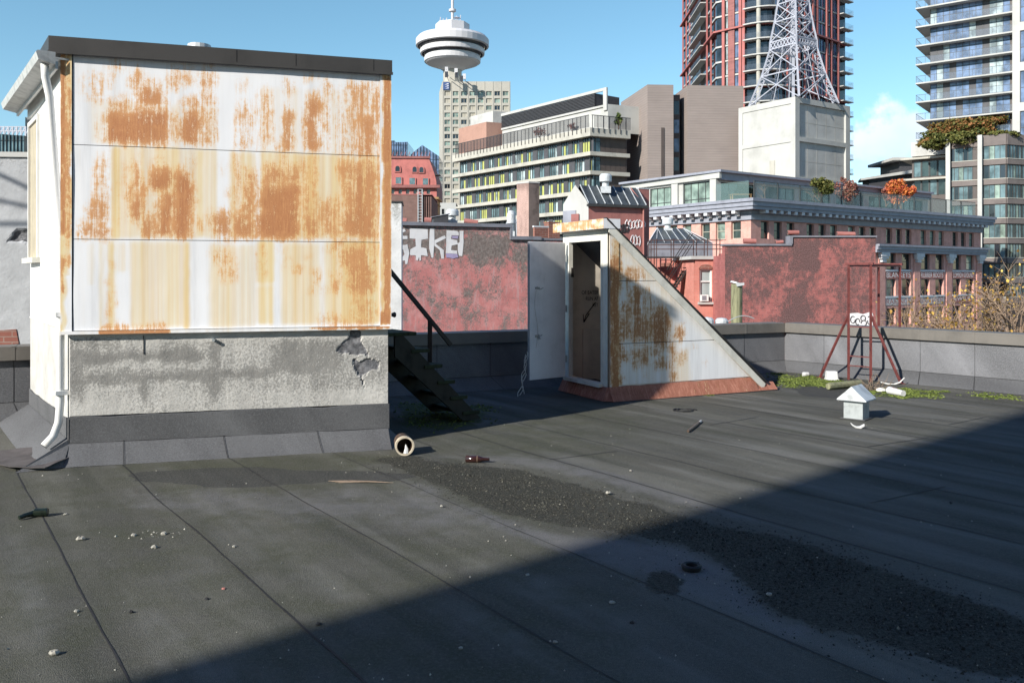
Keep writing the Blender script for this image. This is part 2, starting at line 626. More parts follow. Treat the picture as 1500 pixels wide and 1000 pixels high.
def redwall(name):
    """red paint over old render with dark blotches, pale scuffs and cracks"""
    n = NT(name)
    p = n.noise(n.uv(1.1, 1.1), 1.0, 8, 0.7)
    col = n.ramp(p, [(0.2, (0.44, 0.175, 0.165)), (0.5, (0.58, 0.225, 0.21)), (0.8, (0.66, 0.34, 0.32))])
    col = n.mix(n.rng(n.noise(n.uv(9, 1.4), 1.0, 7, 0.7), 0.48, 0.72, 0.0, 0.6), col, (0.52, 0.37, 0.36))
    a = n.attr('grime')
    k = n.m('ADD', a, n.m('MULTIPLY', n.m('SUBTRACT', n.noise(n.uv(3.5, 2.6), 1.0, 9, 0.78), 0.5), 1.6))
    k = n.m('ADD', k, n.m('MULTIPLY', n.m('SUBTRACT', n.noise(n.uv(30, 18), 1.0, 4, 0.75), 0.5), 0.9))
    g = n.ramp(n.noise(n.uv(14, 10), 1.0, 7, 0.8), [(0.2, (0.060, 0.054, 0.048)), (0.5, (0.19, 0.172, 0.155)), (0.8, (0.34, 0.30, 0.275))])
    col = n.mix(n.rng(k, 0.38, 0.80, 0.0, 0.94), col, g)
    n.bump(n.noise(n.uv(18, 18), 1.0, 6, 0.7), 0.4, 0.012)
    return n.fin(col, 0.92, 0, 0.2)


def stained_render(name, c=(0.55, 0.55, 0.53), grime=(0.15, 0.145, 0.135), scale=1.0, amount=0.0, crack=True):
    """old lime render / board-marked concrete with attribute grime"""
    n = NT(name)
    a = n.attr('grime')
    p = n.noise(n.uv(3 * scale, 3 * scale), 1.0, 8, 0.7)
    f = n.noise(n.uv(46 * scale, 40 * scale), 1.0, 4, 0.75)
    col = n.ramp(p, [(0.3, mul(c, 0.82)), (0.55, c), (0.75, mul(c, 1.1))])
    k = n.m('ADD', n.m('ADD', a, amount), n.m('MULTIPLY', n.m('SUBTRACT', f, 0.5), 1.7))
    k = n.m('ADD', k, n.m('MULTIPLY', n.m('SUBTRACT', p, 0.5), 0.7))
    k = n.m('ADD', k, n.m('MULTIPLY', n.m('SUBTRACT', n.noise(n.uv(10 * scale, 1.4 * scale), 1.0, 5, 0.65), 0.5), 0.6))
    col = n.mix(n.rng(k, 0.25, 0.92, 0.0, 0.9), col, n.ramp(n.m('ADD', n.m('MULTIPLY', f, 0.6), n.m('MULTIPLY', p, 0.4)), [(0.15, mul(grime, 0.5)), (0.5, mul(grime, 1.2)), (0.9, mul(grime, 2.1))]))
    hole = n.attr('hole')
    col = n.mix(n.rng(hole, 0.4, 0.6), col, n.ramp(n.noise(n.uv(20, 20), 1.0, 6, 0.75), [(0.3, (0.07, 0.07, 0.075)), (0.7, (0.22, 0.22, 0.23))]))
    n.bump(n.m('ADD', f, n.m('MULTIPLY', p, 0.6)), 0.5, 0.006)
    return n.fin(col, 0.9, 0, 0.25)


def ribbed(name, c, pitch=0.5):
    n = NT(name)
    w = n.node('ShaderNodeTexWave', wave_type='BANDS', bands_direction='Y')
    n.t.links.new(n.uv(), w.inputs['Vector'])
    w.inputs['Scale'].default_value = 0.314 / pitch
    w.inputs['Distortion'].default_value = 0.6
    w.inputs['Detail'].default_value = 3
    a = n.noise(n.uv(0.12, 0.25), 1.0, 8, 0.65)
    a2 = n.noise(n.uv(0.25, 4.0), 1.0, 6, 0.7)
    col = n.ramp(n.m('ADD', n.m('MULTIPLY', a, 0.5), n.m('MULTIPLY', a2, 0.5)), [(0.2, mul(c, 0.82)), (0.5, c), (0.8, mul(c, 1.18))])
    col = n.mix(n.rng(w.outputs['Fac'], 0.0, 0.5, 0.22, 0.0), col, mul(c, 0.5))
    return n.fin(col, 0.92, 0, 0.2)


def glassy(name, c, rough=0.06, blind=None, spec=0.6, var=0.5):
    """window glass with darker and lighter rooms behind; blind adds pale drawn blinds"""
    n = NT(name)
    a = n.noise(n.uv(0.45, 0.35), 1.0, 3, 0.6)
    col = n.ramp(a, [(0.35, mul(c, 1 - var)), (0.65, mul(c, 1 + var))])
    if blind:
        w = n.m('FRACT', n.m('MULTIPLY', n.node('ShaderNodeNewGeometry').outputs['Random Per Island'], 7.31))
        col = n.mix(n.rng(w, 0.45, 0.5), col, blind)
    return n.fin(col, rough, 0, spec)


def leafy(name, stops, rough=0.7):
    n = NT(name)
    r = n.node('ShaderNodeNewGeometry').outputs['Random Per Island']
    col = n.ramp(r, stops)
    m = n.fin(col, rough, 0, 0.3)
    return m


M = {}
M['deck'] = felt('roofing_felt_deck', (0.092, 0.090, 0.078), deck=True)
M['felt'] = felt('felt_upstand', (0.098, 0.099, 0.102))
M['feltdark'] = felt('felt_parapet', (0.140, 0.142, 0.150))
M['seam'] = plain('bitumen_seam', (0.020, 0.020, 0.021), 0.75, var=0.4, sc=20)
M['siding'] = rusty('rusting_painted_sheet')
M['siding_shack'] = rusty('rusting_shack_sheet', (0.82, 0.83, 0.84), (0.62, 0.48, 0.26), 0.72)
M['white'] = plain('white_paint', (0.74, 0.735, 0.71), 0.5, var=0.10, sc=4, grain=0.10)
M['cream'] = plain('cream_paint', (0.70, 0.685, 0.61), 0.55, var=0.18, sc=4, grain=0.15)
M['fascia'] = plain('charcoal_metal_fascia', (0.047, 0.045, 0.043), 0.5, var=0.14, sc=2)
M['gutter'] = plain('dull_gutter_metal', (0.50, 0.50, 0.48), 0.42, var=0.25, sc=9)
M['board'] = plain('weathered_board', (0.43, 0.38, 0.28), 0.9, var=0.35, sc=5, sx=6, sy=0.8, grain=0.25)
M['concrete_base'] = stained_render('stained_concrete_base', (0.52, 0.505, 0.47), (0.16, 0.155, 0.145))
M['capmetal'] = plain('taupe_parapet_cap', (0.150, 0.138, 0.122), 0.5, var=0.18, sc=2)
M['greywall'] = stained_render('grey_render_wall', (0.40, 0.41, 0.42), (0.17, 0.17, 0.17), 0.6, -0.08)
M['whitewall'] = stained_render('white_render_wall', (0.66, 0.66, 0.65), (0.25, 0.25, 0.23), 0.5, -0.02, crack=False)
M['redwall'] = redwall('red_painted_render')
M['redbrick_dark'] = bricky('sooty_red_painted_brick', (0.40, 0.138, 0.125), (0.30, 0.102, 0.095), (0.35, 0.155, 0.143), 0.22, 0.075, (0.125, 0.078, 0.076), True)
M['redbrick_bright'] = bricky('orange_red_painted_brick', (0.64, 0.25, 0.20), (0.56, 0.205, 0.16), (0.50, 0.26, 0.21), 0.22, 0.075)
M['oldbrick'] = bricky('old_brick', (0.30, 0.115, 0.085), (0.22, 0.09, 0.07), (0.30, 0.24, 0.20), 0.22, 0.075)
M['warehouse'] = bricky('warehouse_brick', (0.70, 0.345, 0.285), (0.62, 0.29, 0.235), (0.58, 0.42, 0.36), 0.30, 0.10)
M['bandmetal'] = plain('blue_grey_cornice_paint', (0.275, 0.285, 0.33), 0.6, var=0.14, sc=1.2)
M['bandlight'] = plain('pale_grey_stone', (0.62, 0.62, 0.63), 0.7, var=0.15, sc=1.2)
M['signband'] = plain('worn_sign_band', (0.40, 0.16, 0.13), 0.85, var=0.35, sc=1.6, grain=0.2)
M['signwhite'] = plain('worn_sign_band_white', (0.60, 0.56, 0.53), 0.85, var=0.25, sc=1.6, grain=0.2)
M['letter'] = plain('faded_white_lettering', (0.85, 0.80, 0.76), 0.85, var=0.2, sc=2.0)
M['letterred'] = plain('faded_red_lettering', (0.42, 0.17, 0.15), 0.85, var=0.3, sc=2.0)
M['winframe'] = plain('dark_window_frame', (0.05, 0.055, 0.055), 0.5, var=0.2)
M['winframe_lt'] = plain('beige_window_frame', (0.40, 0.37, 0.30), 0.6, var=0.15)
M['glass'] = glassy('dim_green_glass', (0.030, 0.046, 0.044))
M['glass_blind'] = glassy('pale_green_glass', (0.19, 0.25, 0.21), 0.12)
M['glass_blue'] = glassy('sky_blue_glass', (0.12, 0.17, 0.27), 0.10, spec=0.5, var=0.45)
M['glass_pale'] = glassy('bright_curtained_glass', (0.30, 0.355, 0.355), 0.12)
M['glass_dark'] = glassy('black_glass', (0.018, 0.022, 0.028), 0.06, spec=0.7)
M['glass_teal'] = glassy('teal_glass', (0.095, 0.145, 0.155), 0.08, spec=0.6)
M['yellow'] = plain('yellow_panel', (0.40, 0.42, 0.13), 0.5, var=0.15, sc=0.5)
M['slate'] = plain('slate_panel', (0.068, 0.068, 0.075), 0.6, var=0.2, sc=0.5)
M['brownpanel'] = plain('brown_bronze_panel', (0.070, 0.054, 0.048), 0.5, var=0.2, sc=0.5)
M['conc'] = plain('pale_concrete', (0.42, 0.40, 0.345), 0.85, var=0.14, sc=0.5)
M['concwhite'] = plain('white_concrete', (0.45, 0.445, 0.415), 0.85, var=0.12, sc=0.25)
M['concgrey'] = plain('grey_concrete', (0.46, 0.455, 0.43), 0.85, var=0.14, sc=0.3)
M['towerconc'] = plain('beige_tower_concrete', (0.42, 0.395, 0.34), 0.85, var=0.12, sc=0.15)
M['podwhite'] = plain('white_pod_metal', (0.56, 0.545, 0.55), 0.6, var=0.06, sc=0.1)
M['poddark'] = plain('dark_pod_glazing', (0.055, 0.055, 0.062), 0.25, var=0.25, sc=0.4)
M['brownconc'] = ribbed('brown_ribbed_concrete', (0.265, 0.222, 0.20), 0.45)
M['spandrel'] = plain('dark_brown_spandrel', (0.165, 0.14, 0.13), 0.85, var=0.15, sc=0.4)
M['brownroom'] = plain('rose_brown_render', (0.37, 0.215, 0.165), 0.9, var=0.12, sc=0.3)
M['louvre'] = plain('dark_louvre', (0.050, 0.050, 0.055), 0.6, var=0.2)
M['redsteel'] = plain('red_painted_cladding', (0.38, 0.12, 0.105), 0.6, var=0.18, sc=0.4)
M['redtile'] = plain('maroon_tile', (0.27, 0.105, 0.095), 0.7, var=0.25, sc=1.2, sx=0.3, sy=3)
M['ladderred'] = plain('flaking_red_steel', (0.145, 0.038, 0.034), 0.7, var=0.4, sc=14)
M['lattice'] = plain('grey_white_lattice_steel', (0.40, 0.41, 0.46), 0.5, var=0.12, sc=0.5)
M['galv'] = plain('galvanised_sheet', (0.40, 0.43, 0.43), 0.42, 0.25, var=0.20, sc=10)
M['galvwhite'] = plain('pale_galvanised_sheet', (0.54, 0.565, 0.575), 0.5, 0.1, var=0.22, sc=8)
M['zinc'] = plain('grey_zinc_coping', (0.24, 0.24, 0.27), 0.5, 0.2, var=0.2, sc=2)
M['skyglass'] = plain('grey_wired_skylight_glass', (0.060, 0.070, 0.075), 0.3, var=0.35, sc=2.5)
M['copperred'] = plain('red_oxide_mansard', (0.44, 0.145, 0.125), 0.75, var=0.22, sc=0.35)
M['brownbrick'] = bricky('plum_brown_brick', (0.21, 0.125, 0.105), (0.18, 0.105, 0.09), (0.19, 0.13, 0.11), 0.5, 0.15)
M['ochre'] = plain('ochre_ornament', (0.46, 0.29, 0.13), 0.8, var=0.35, sc=0.8)
M['stucco_pink'] = plain('pink_stucco', (0.50, 0.32, 0.27), 0.9, var=0.30, sc=1.6, grain=0.2)
M['pinkwall'] = plain('dull_red_sheet_wall', (0.36, 0.145, 0.125), 0.75, var=0.22, sc=1.2)
M['chimsoot'] = stained_render('sooty_pink_chimney', (0.48, 0.33, 0.285), (0.16, 0.11, 0.095), 0.8, 0.10, crack=False)
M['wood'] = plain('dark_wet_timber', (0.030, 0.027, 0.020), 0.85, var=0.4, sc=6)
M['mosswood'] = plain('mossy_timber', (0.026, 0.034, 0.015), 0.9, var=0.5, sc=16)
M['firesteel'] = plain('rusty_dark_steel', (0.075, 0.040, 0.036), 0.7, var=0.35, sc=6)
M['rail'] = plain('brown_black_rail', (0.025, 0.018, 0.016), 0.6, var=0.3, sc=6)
M['post'] = plain('greenish_timber_post', (0.22, 0.22, 0.13), 0.9, var=0.45, sc=4, sx=6, sy=0.8)
M['doorpaint'] = plain('grey_white_door_paint', (0.82, 0.835, 0.86), 0.5, var=0.10, sc=3)
M['inner'] = plain('beige_hardboard', (0.74, 0.67, 0.57), 0.85, var=0.2, sc=2.5)
M['innerdark'] = plain('dark_stairwell', (0.055, 0.050, 0.045), 0.9, var=0.2)
M['ink'] = plain('black_marker', (0.015, 0.013, 0.012), 0.7, var=0.1)
M['flash'] = rusty('rust_red_flashing', (0.62, 0.57, 0.54), (0.5, 0.3, 0.2), 0.62, 0.22, 0.9)
M['paintwhite'] = plain('white_spray_paint', (0.74, 0.72, 0.72), 0.8, var=0.12, sc=3)
M['paintlilac'] = plain('lilac_spray_paint', (0.40, 0.34, 0.52), 0.8, var=0.12, sc=3)
M['sprayblack'] = plain('black_spray_paint', (0.03, 0.028, 0.03), 0.8, var=0.12, sc=3)
M['plastic'] = plain('white_plastic_litter', (0.64, 0.64, 0.62), 0.5, var=0.08, sc=12)
M['cuplabel'] = plain('red_cup_print', (0.55, 0.09, 0.11), 0.5, var=0.1, sc=12)
M['pipeclay'] = plain('glazed_brown_pipe', (0.10, 0.065, 0.045), 0.35, var=0.3, sc=12)
M['piperim'] = plain('pale_pipe_rim', (0.58, 0.50, 0.38), 0.6, var=0.25, sc=20)
M['bottle'] = plain('brown_bottle_glass', (0.030, 0.012, 0.010), 0.12, var=0.3, sc=20, spec=0.7)
M['greenbottle'] = plain('green_bottle_glass', (0.012, 0.020, 0.013), 0.2, var=0.3, sc=20, spec=0.6)
M['rubber'] = plain('black_rubber', (0.018, 0.018, 0.019), 0.7, var=0.3, sc=8)
M['matgrey'] = plain('worn_rubber_mat', (0.080, 0.070, 0.068), 0.65, var=0.35, sc=5)
M['twig'] = plain('dead_twig', (0.22, 0.165, 0.12), 0.9, var=0.3, sc=20)
M['twigbark'] = plain('tan_twig_bark', (0.30, 0.215, 0.15), 0.9, var=0.3, sc=6)
M['bark'] = plain('grey_brown_bark', (0.19, 0.13, 0.095), 0.9, var=0.3, sc=6)
M['pebble'] = plain('pale_pebble', (0.33, 0.315, 0.27), 0.85, var=0.35, sc=40)
M['grit'] = leafy('dark_grit', [(0.0, (0.016, 0.016, 0.013)), (0.7, (0.042, 0.041, 0.034)), (0.95, (0.085, 0.083, 0.068)), (1.0, (0.20, 0.195, 0.16))], 0.95)
M['moss'] = leafy('moss_tufts', [(0.0, (0.040, 0.060, 0.012)), (0.55, (0.115, 0.155, 0.030)), (1.0, (0.21, 0.25, 0.06))])
M['leafyellow'] = leafy('yellow_autumn_leaves', [(0.0, (0.22, 0.11, 0.03)), (0.5, (0.42, 0.25, 0.06)), (1.0, (0.62, 0.45, 0.10))])
M['leafrust'] = leafy('rust_green_leaves', [(0.0, (0.055, 0.070, 0.014)), (0.4, (0.12, 0.10, 0.022)), (0.7, (0.20, 0.095, 0.030)), (1.0, (0.30, 0.13, 0.05))])
M['leafolive'] = leafy('olive_leaves', [(0.0, (0.040, 0.050, 0.012)), (0.6, (0.10, 0.11, 0.025)), (1.0, (0.17, 0.15, 0.04))])
M['sootpink'] = plain('soot_brown_stucco', (0.20, 0.155, 0.135), 0.9, var=0.5, sc=2.2, grain=0.3)
M['leafgreen'] = leafy('green_leaves', [(0.0, (0.025, 0.045, 0.010)), (0.6, (0.065, 0.10, 0.022)), (1.0, (0.13, 0.16, 0.04))])
M['leaforange'] = leafy('orange_leaves', [(0.0, (0.30, 0.05, 0.03)), (0.5, (0.55, 0.14, 0.04)), (1.0, (0.62, 0.27, 0.07))])
M['leafpink'] = leafy('dull_red_leaves', [(0.0, (0.13, 0.04, 0.03)), (0.5, (0.26, 0.09, 0.07)), (1.0, (0.30, 0.17, 0.11))])
M['asphalt'] = plain('street_asphalt', (0.05, 0.05, 0.052), 0.9, var=0.2, sc=0.05)
M['flatroof'] = plain('neighbour_roof_felt', (0.10, 0.10, 0.10), 0.9, var=0.25, sc=0.6)
M['logoblue'] = plain('blue_sign_face', (0.045, 0.085, 0.22), 0.5, var=0.05)
M['steelblack'] = plain('black_steel', (0.028, 0.024, 0.023), 0.6, var=0.2, sc=6)
M['balglass'] = glassy('green_balustrade_glass', (0.13, 0.19, 0.18), 0.06, spec=0.6)


def clear_glass(name, c, alpha):
    n = NT(name)
    n.fin(c, 0.05, 0, 0.6)
    n.b.inputs['Alpha'].default_value = alpha
    return n.mat


M['balglass'] = clear_glass('green_balustrade_glass_sheet', (0.20, 0.30, 0.28), 0.24)
M['railglass'] = clear_glass('clear_balcony_glass', (0.24, 0.29, 0.36), 0.13)
# ================================================================ ROOF DECK AND PARAPETS
PB = Fr((-6.14, 10.58), (11.19, 5.22))           # back parapet, seen from the roof: u runs to the right
LB = math.hypot(11.19, 5.22)
KC = PB.p(LB, 0, 0)                               # inner corner of the two parapets
PR = Fr(KC[:2], (2.585, -3.08))                   # right parapet: u runs towards the viewer


def P2(pts):
    return [tuple(gnd(x, y)[:2]) for x, y in pts]


DIRT = P2([(545, 672), (600, 668), (660, 679), (760, 690), (860, 714), (950, 740), (1000, 755), (1090, 778), (1200, 803), (1330, 852), (1500, 905),
           (1560, 1000), (1420, 978), (1320, 950), (1200, 922), (1130, 890), (1110, 862), (1060, 822), (1010, 797), (930, 781), (840, 768), (740, 752), (690, 731), (620, 700)])
DIRT2 = P2([(945, 842), (975, 832), (1002, 850), (1000, 868), (975, 872), (950, 862)])
PALE = P2([(560, 690), (610, 706), (690, 742), (790, 775), (930, 792), (1010, 806), (1060, 832), (1100, 870), (1140, 905), (1210, 935), (1150, 935), (1090, 900), (1020, 880), (960, 850), (880, 826), (800, 804), (700, 762), (600, 716)])
PALE2 = P2([(640, 668), (780, 684), (900, 712), (1040, 752), (1120, 772), (1060, 740), (900, 690), (780, 668)])
PALE3 = P2([(165, 722), (300, 716), (420, 718), (560, 714), (650, 722), (720, 760), (640, 790), (520, 768), (420, 762), (300, 752), (180, 745)])
DARK_BAND = P2([(190, 692), (300, 686), (380, 684), (450, 690), (560, 691), (620, 697), (560, 706), (470, 706), (390, 712), (330, 714), (260, 707), (200, 704)])  # one darker band across the felt in front of the shed
GREEN1 = P2([(640, 640), (720, 625), (860, 600), (900, 615), (860, 650), (760, 665), (680, 660)])
GREEN2 = P2([(180, 680), (350, 672), (570, 664), (600, 672), (450, 690), (250, 692)])
MOSS = [P2(p) for p in ([(1140, 548), (1180, 552), (1240, 560), (1215, 566), (1160, 566), (1138, 562)],
                        [(1030, 572), (1060, 566), (1102, 567), (1085, 572), (1040, 578)],
                        [(1268, 570), (1300, 568), (1370, 573), (1388, 578), (1340, 584), (1290, 582)],
                        [(1428, 577), (1485, 580), (1486, 584), (1440, 582)],
                        [(588, 590), (660, 590), (720, 596), (700, 622), (640, 630), (588, 622)])]
PUDDLE = P2([(1160, 566), (1215, 566), (1275, 578), (1250, 585), (1180, 580)])


def deck_attr(x, y):
    d = dict(dirt=0.0, pale=0.0, darktone=0.0, green=0.0, moss=0.0)
    q = poly_dist(x, y, DIRT)
    d['dirt'] = max(sstep(0.25, -0.22, q), 0.85 * sstep(0.12, -0.10, poly_dist(x, y, DIRT2)))
    d['pale'] = max(0.8 * sstep(0.15, -0.15, poly_dist(x, y, PALE)), 0.6 * sstep(0.2, -0.15, poly_dist(x, y, PALE2)), 0.52 * sstep(0.35, -0.25, poly_dist(x, y, PALE3)))
    d['darktone'] = max(sstep(0.07, -0.05, poly_dist(x, y, DARK_BAND)), 0.8 * sstep(0.2, -0.1, poly_dist(x, y, PUDDLE)))
    g = 0.55 * sstep(1.6, -0.5, poly_dist(x, y, GREEN1))
    g = max(g, 0.6 * sstep(0.5, -0.2, poly_dist(x, y, GREEN2)))
    if x < 1.2 and y < 7.8:
        g = max(g, 0.42 * sstep(1.4, 0.2, x))
    d['green'] = g
    for P in MOSS:
        d['moss'] = max(d['moss'], 0.85 * sstep(0.25, -0.15, poly_dist(x, y, P)))
    return d


def on_roof(x, y, pad=0.12):
    db = (x - PB.o[0]) * PB.n[0] + (y - PB.o[1]) * PB.n[1]
    dr = (x - PR.o[0]) * PR.n[0] + (y - PR.o[1]) * PR.n[1]
    return db > -pad and dr > -pad


deck = MB()
STEP = 0.10
nx, ny = int((11.4 + 9.2) / STEP), int((16.4 - 2.4) / STEP)
idx = {}
for k in ('dirt', 'pale', 'darktone', 'green', 'moss'):
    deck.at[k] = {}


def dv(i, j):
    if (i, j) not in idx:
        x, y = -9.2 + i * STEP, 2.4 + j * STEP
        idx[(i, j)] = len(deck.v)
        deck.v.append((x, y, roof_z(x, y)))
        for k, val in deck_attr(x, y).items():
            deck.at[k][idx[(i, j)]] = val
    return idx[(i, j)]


for j in range(ny):
    for i in range(nx):
        x, y = -9.2 + (i + .5) * STEP, 2.4 + (j + .5) * STEP
        if abs(x) > 0.64 * y + 3.4 or not on_roof(x, y, 0.16):
            continue
        deck.f.append((dv(i, j), dv(i + 1, j), dv(i + 1, j + 1), dv(i, j + 1)))
        deck.m.append(0)
# the same deck, out of view to the sides and behind the viewer: cells of the coarse ring not covered above
C = 0.5
for j in range(-22, 30):
    for i in range(-28, 34):
        x0, y0 = -9.2 + i * C, 2.4 + j * C
        for s in range(1):
            cx, cy = x0 + C / 2, y0 + C / 2
            if cy > 2.4 and -9.2 < cx < 11.4 and abs(cx) <= 0.64 * cy + 2.9:
                continue
            if not on_roof(cx, cy, 0.1) or cx > 8.5 and cy < -3:
                continue
            deck.face([(x0, y0, -0.018), (x0 + C, y0, -0.018), (x0 + C, y0 + C, -0.018), (x0, y0 + C, -0.018)])
# side sheet just under the fine grid so the two meet without a gap
deck.face([(-9.2, 2.4, -0.03), (11.4, 2.4, -0.03), (9.0, 10.9, -0.03), (5.1, 15.7, -0.03), (-6.2, 10.5, -0.03), (-9.2, 9.2, -0.03)])
sd, sn = Vector((0.577, -0.817)), Vector((0.817, 0.577))
for off, (t0, t1) in {0.777: (-9, 1.2), 1.6: (-9, 3), 2.48: (-9, 3), 3.42: (-9.5, 3), 4.38: (-9, 3), 5.0: (-8.3, 3), 5.90: (-11.5, 4.5), 6.88: (-11.5, 4.5), 7.92: (-11.5, 4.5), 8.9: (-11.5, 4.5), 9.86: (-11, 4), 10.8: (-11, 4), 11.7: (-10, 3), -0.12: (-9.5, 1), -1.0: (-9, 1)}.items():
    prev = None
    t = t0
    while t < t1:
        c = sn * (off + 0.030 * mn.noise(Vector((t * 0.5, off * 5, 0))) + 0.007 * mn.noise(Vector((t * 2.6, off * 3, 0)))) + sd * t
        w = (0.0045 if off < 5 else 0.0068) + 0.003 * mn.noise(Vector((t * 3, off, 4)))
        cur = (c - sn * w, c + sn * w)
        mid = (cur[0] + cur[1]) / 2
        if prev and on_roof(mid.x, mid.y, -0.28) and mid.y > 2.6 and abs(mid.x) < 0.64 * mid.y + 3.2 and -9.1 < mid.x < 11.3 and poly_dist(mid.x, mid.y, DIRT) > 0.1:
            deck.face([(p.x, p.y, roof_z(p.x, p.y) + 0.003) for p in (prev[0], prev[1], cur[1], cur[0])], 1)
        prev = cur
        t += 0.12
for (xa, ya, xb, yb) in ((1275, 736, 1385, 712), (805, 673, 905, 661), (1390, 622, 1440, 612), (1270, 655, 1360, 641), (1040, 622, 1110, 611)):   # end laps between rolls
    a, b = gnd(xa, ya), gnd(xb, yb)
    n = Vector((-(b - a).y, (b - a).x, 0)).normalized() * 0.006
    for k in range(12):
        p, q = a.lerp(b, k / 12), a.lerp(b, (k + 1) / 12)
        deck.face([(v.x, v.y, roof_z(v.x, v.y) + 0.004) for v in (p + n, q + n, q - n, p - n)], 1)
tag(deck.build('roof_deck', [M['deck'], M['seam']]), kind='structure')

CAPZ, WALLT = 0.87, 0.30


def parapet(name, label, F, a0, a1, seams):
    t = thing(name, label, 'parapet', F.p(a0, 0, 0))
    w = MB()
    w.fbox(F, a0, a1, -WALLT, 0, -1.2, CAPZ - 0.15)
    w.build('wall', M['feltdark'], t)
    cs = MB()
    n = 40
    for i in range(n):
        b0, b1 = a0 + (a1 - a0) * i / n, a0 + (a1 - a0) * (i + 1) / n
        h0 = 0.175 + 0.006 * mn.noise(Vector((b0 * 1.7, 0, 0)))
        h1 = 0.175 + 0.006 * mn.noise(Vector((b1 * 1.7, 0, 0)))
        cs.face([F.p(b0, 0.30, 0.002), F.p(b1, 0.30, 0.002), F.p(b1, 0.004, h1), F.p(b0, 0.004, h0)])
    cs.build('cant_strip', M['felt'], t)
    sm = MB()
    for s in seams:
        sm.fbox(F, s - 0.0025, s + 0.0025, 0, 0.003, 0.18, CAPZ - 0.152)
        sm.face([F.p(s - 0.005, 0.012, 0.172), F.p(s + 0.005, 0.012, 0.172), F.p(s + 0.11, 0.31, 0.006), F.p(s + 0.10, 0.31, 0.006)])
    sm.fbox(F, a0, a1, 0.001, 0.006, 0.176, 0.182)
    sm.build('lap_seam', M['seam'], t)
    c = MB()
    c.fbox(F, a0, a1, -WALLT - 0.05, 0.055, CAPZ - 0.03, CAPZ)
    c.fbox(F, a0, a1, 0.045, 0.058, CAPZ - 0.17, CAPZ - 0.031)
    c.fbox(F, a0, a1, -WALLT - 0.055, -WALLT - 0.042, CAPZ - 0.17, CAPZ - 0.031)
    for s in seams:
        c.fbox(F, s - 0.02, s + 0.02, 0.058, 0.061, CAPZ - 0.168, CAPZ - 0.004)
        c.fbox(F, s - 0.02, s + 0.02, -WALLT - 0.05, 0.058, CAPZ, CAPZ + 0.003)
    c.build('metal_cap', M['capmetal'], t)
    return t


parapet('parapet_wall', 'long dark felt parapet with taupe metal cap running behind the shed and the hatch house', PB, -4.0, LB - 0.001, [PB.s_at(x) for x in (20, 640, 718, 1090)])
parapet('parapet_wall', 'sunlit grey felt parapet with taupe cap behind the red ladder frame', PR, -0.0, 9.0, [PR.s_at(x) for x in (1207, 1348, 1428, 1520)])

# ================================================================ THE SHED
SL, SRT = (-4.17, 8.05), (-1.29, 8.87)
SF = Fr(SL, (SRT[0] - SL[0], SRT[1] - SL[1]))
SW = math.hypot(SRT[0] - SL[0], SRT[1] - SL[1])
LD = unit(-0.733, 1.0)
SDEP = 2.75
SBL = (SL[0] + LD[0] * SDEP, SL[1] + LD[1] * SDEP)
SBR = (SRT[0] + LD[0] * SDEP, SRT[1] + LD[1] * SDEP)
SLF = Fr(SBL, (-LD[0], -LD[1]))                   # left face, u runs from the back to the near corner
ROOFZ, SIDZ = 3.84, 1.235

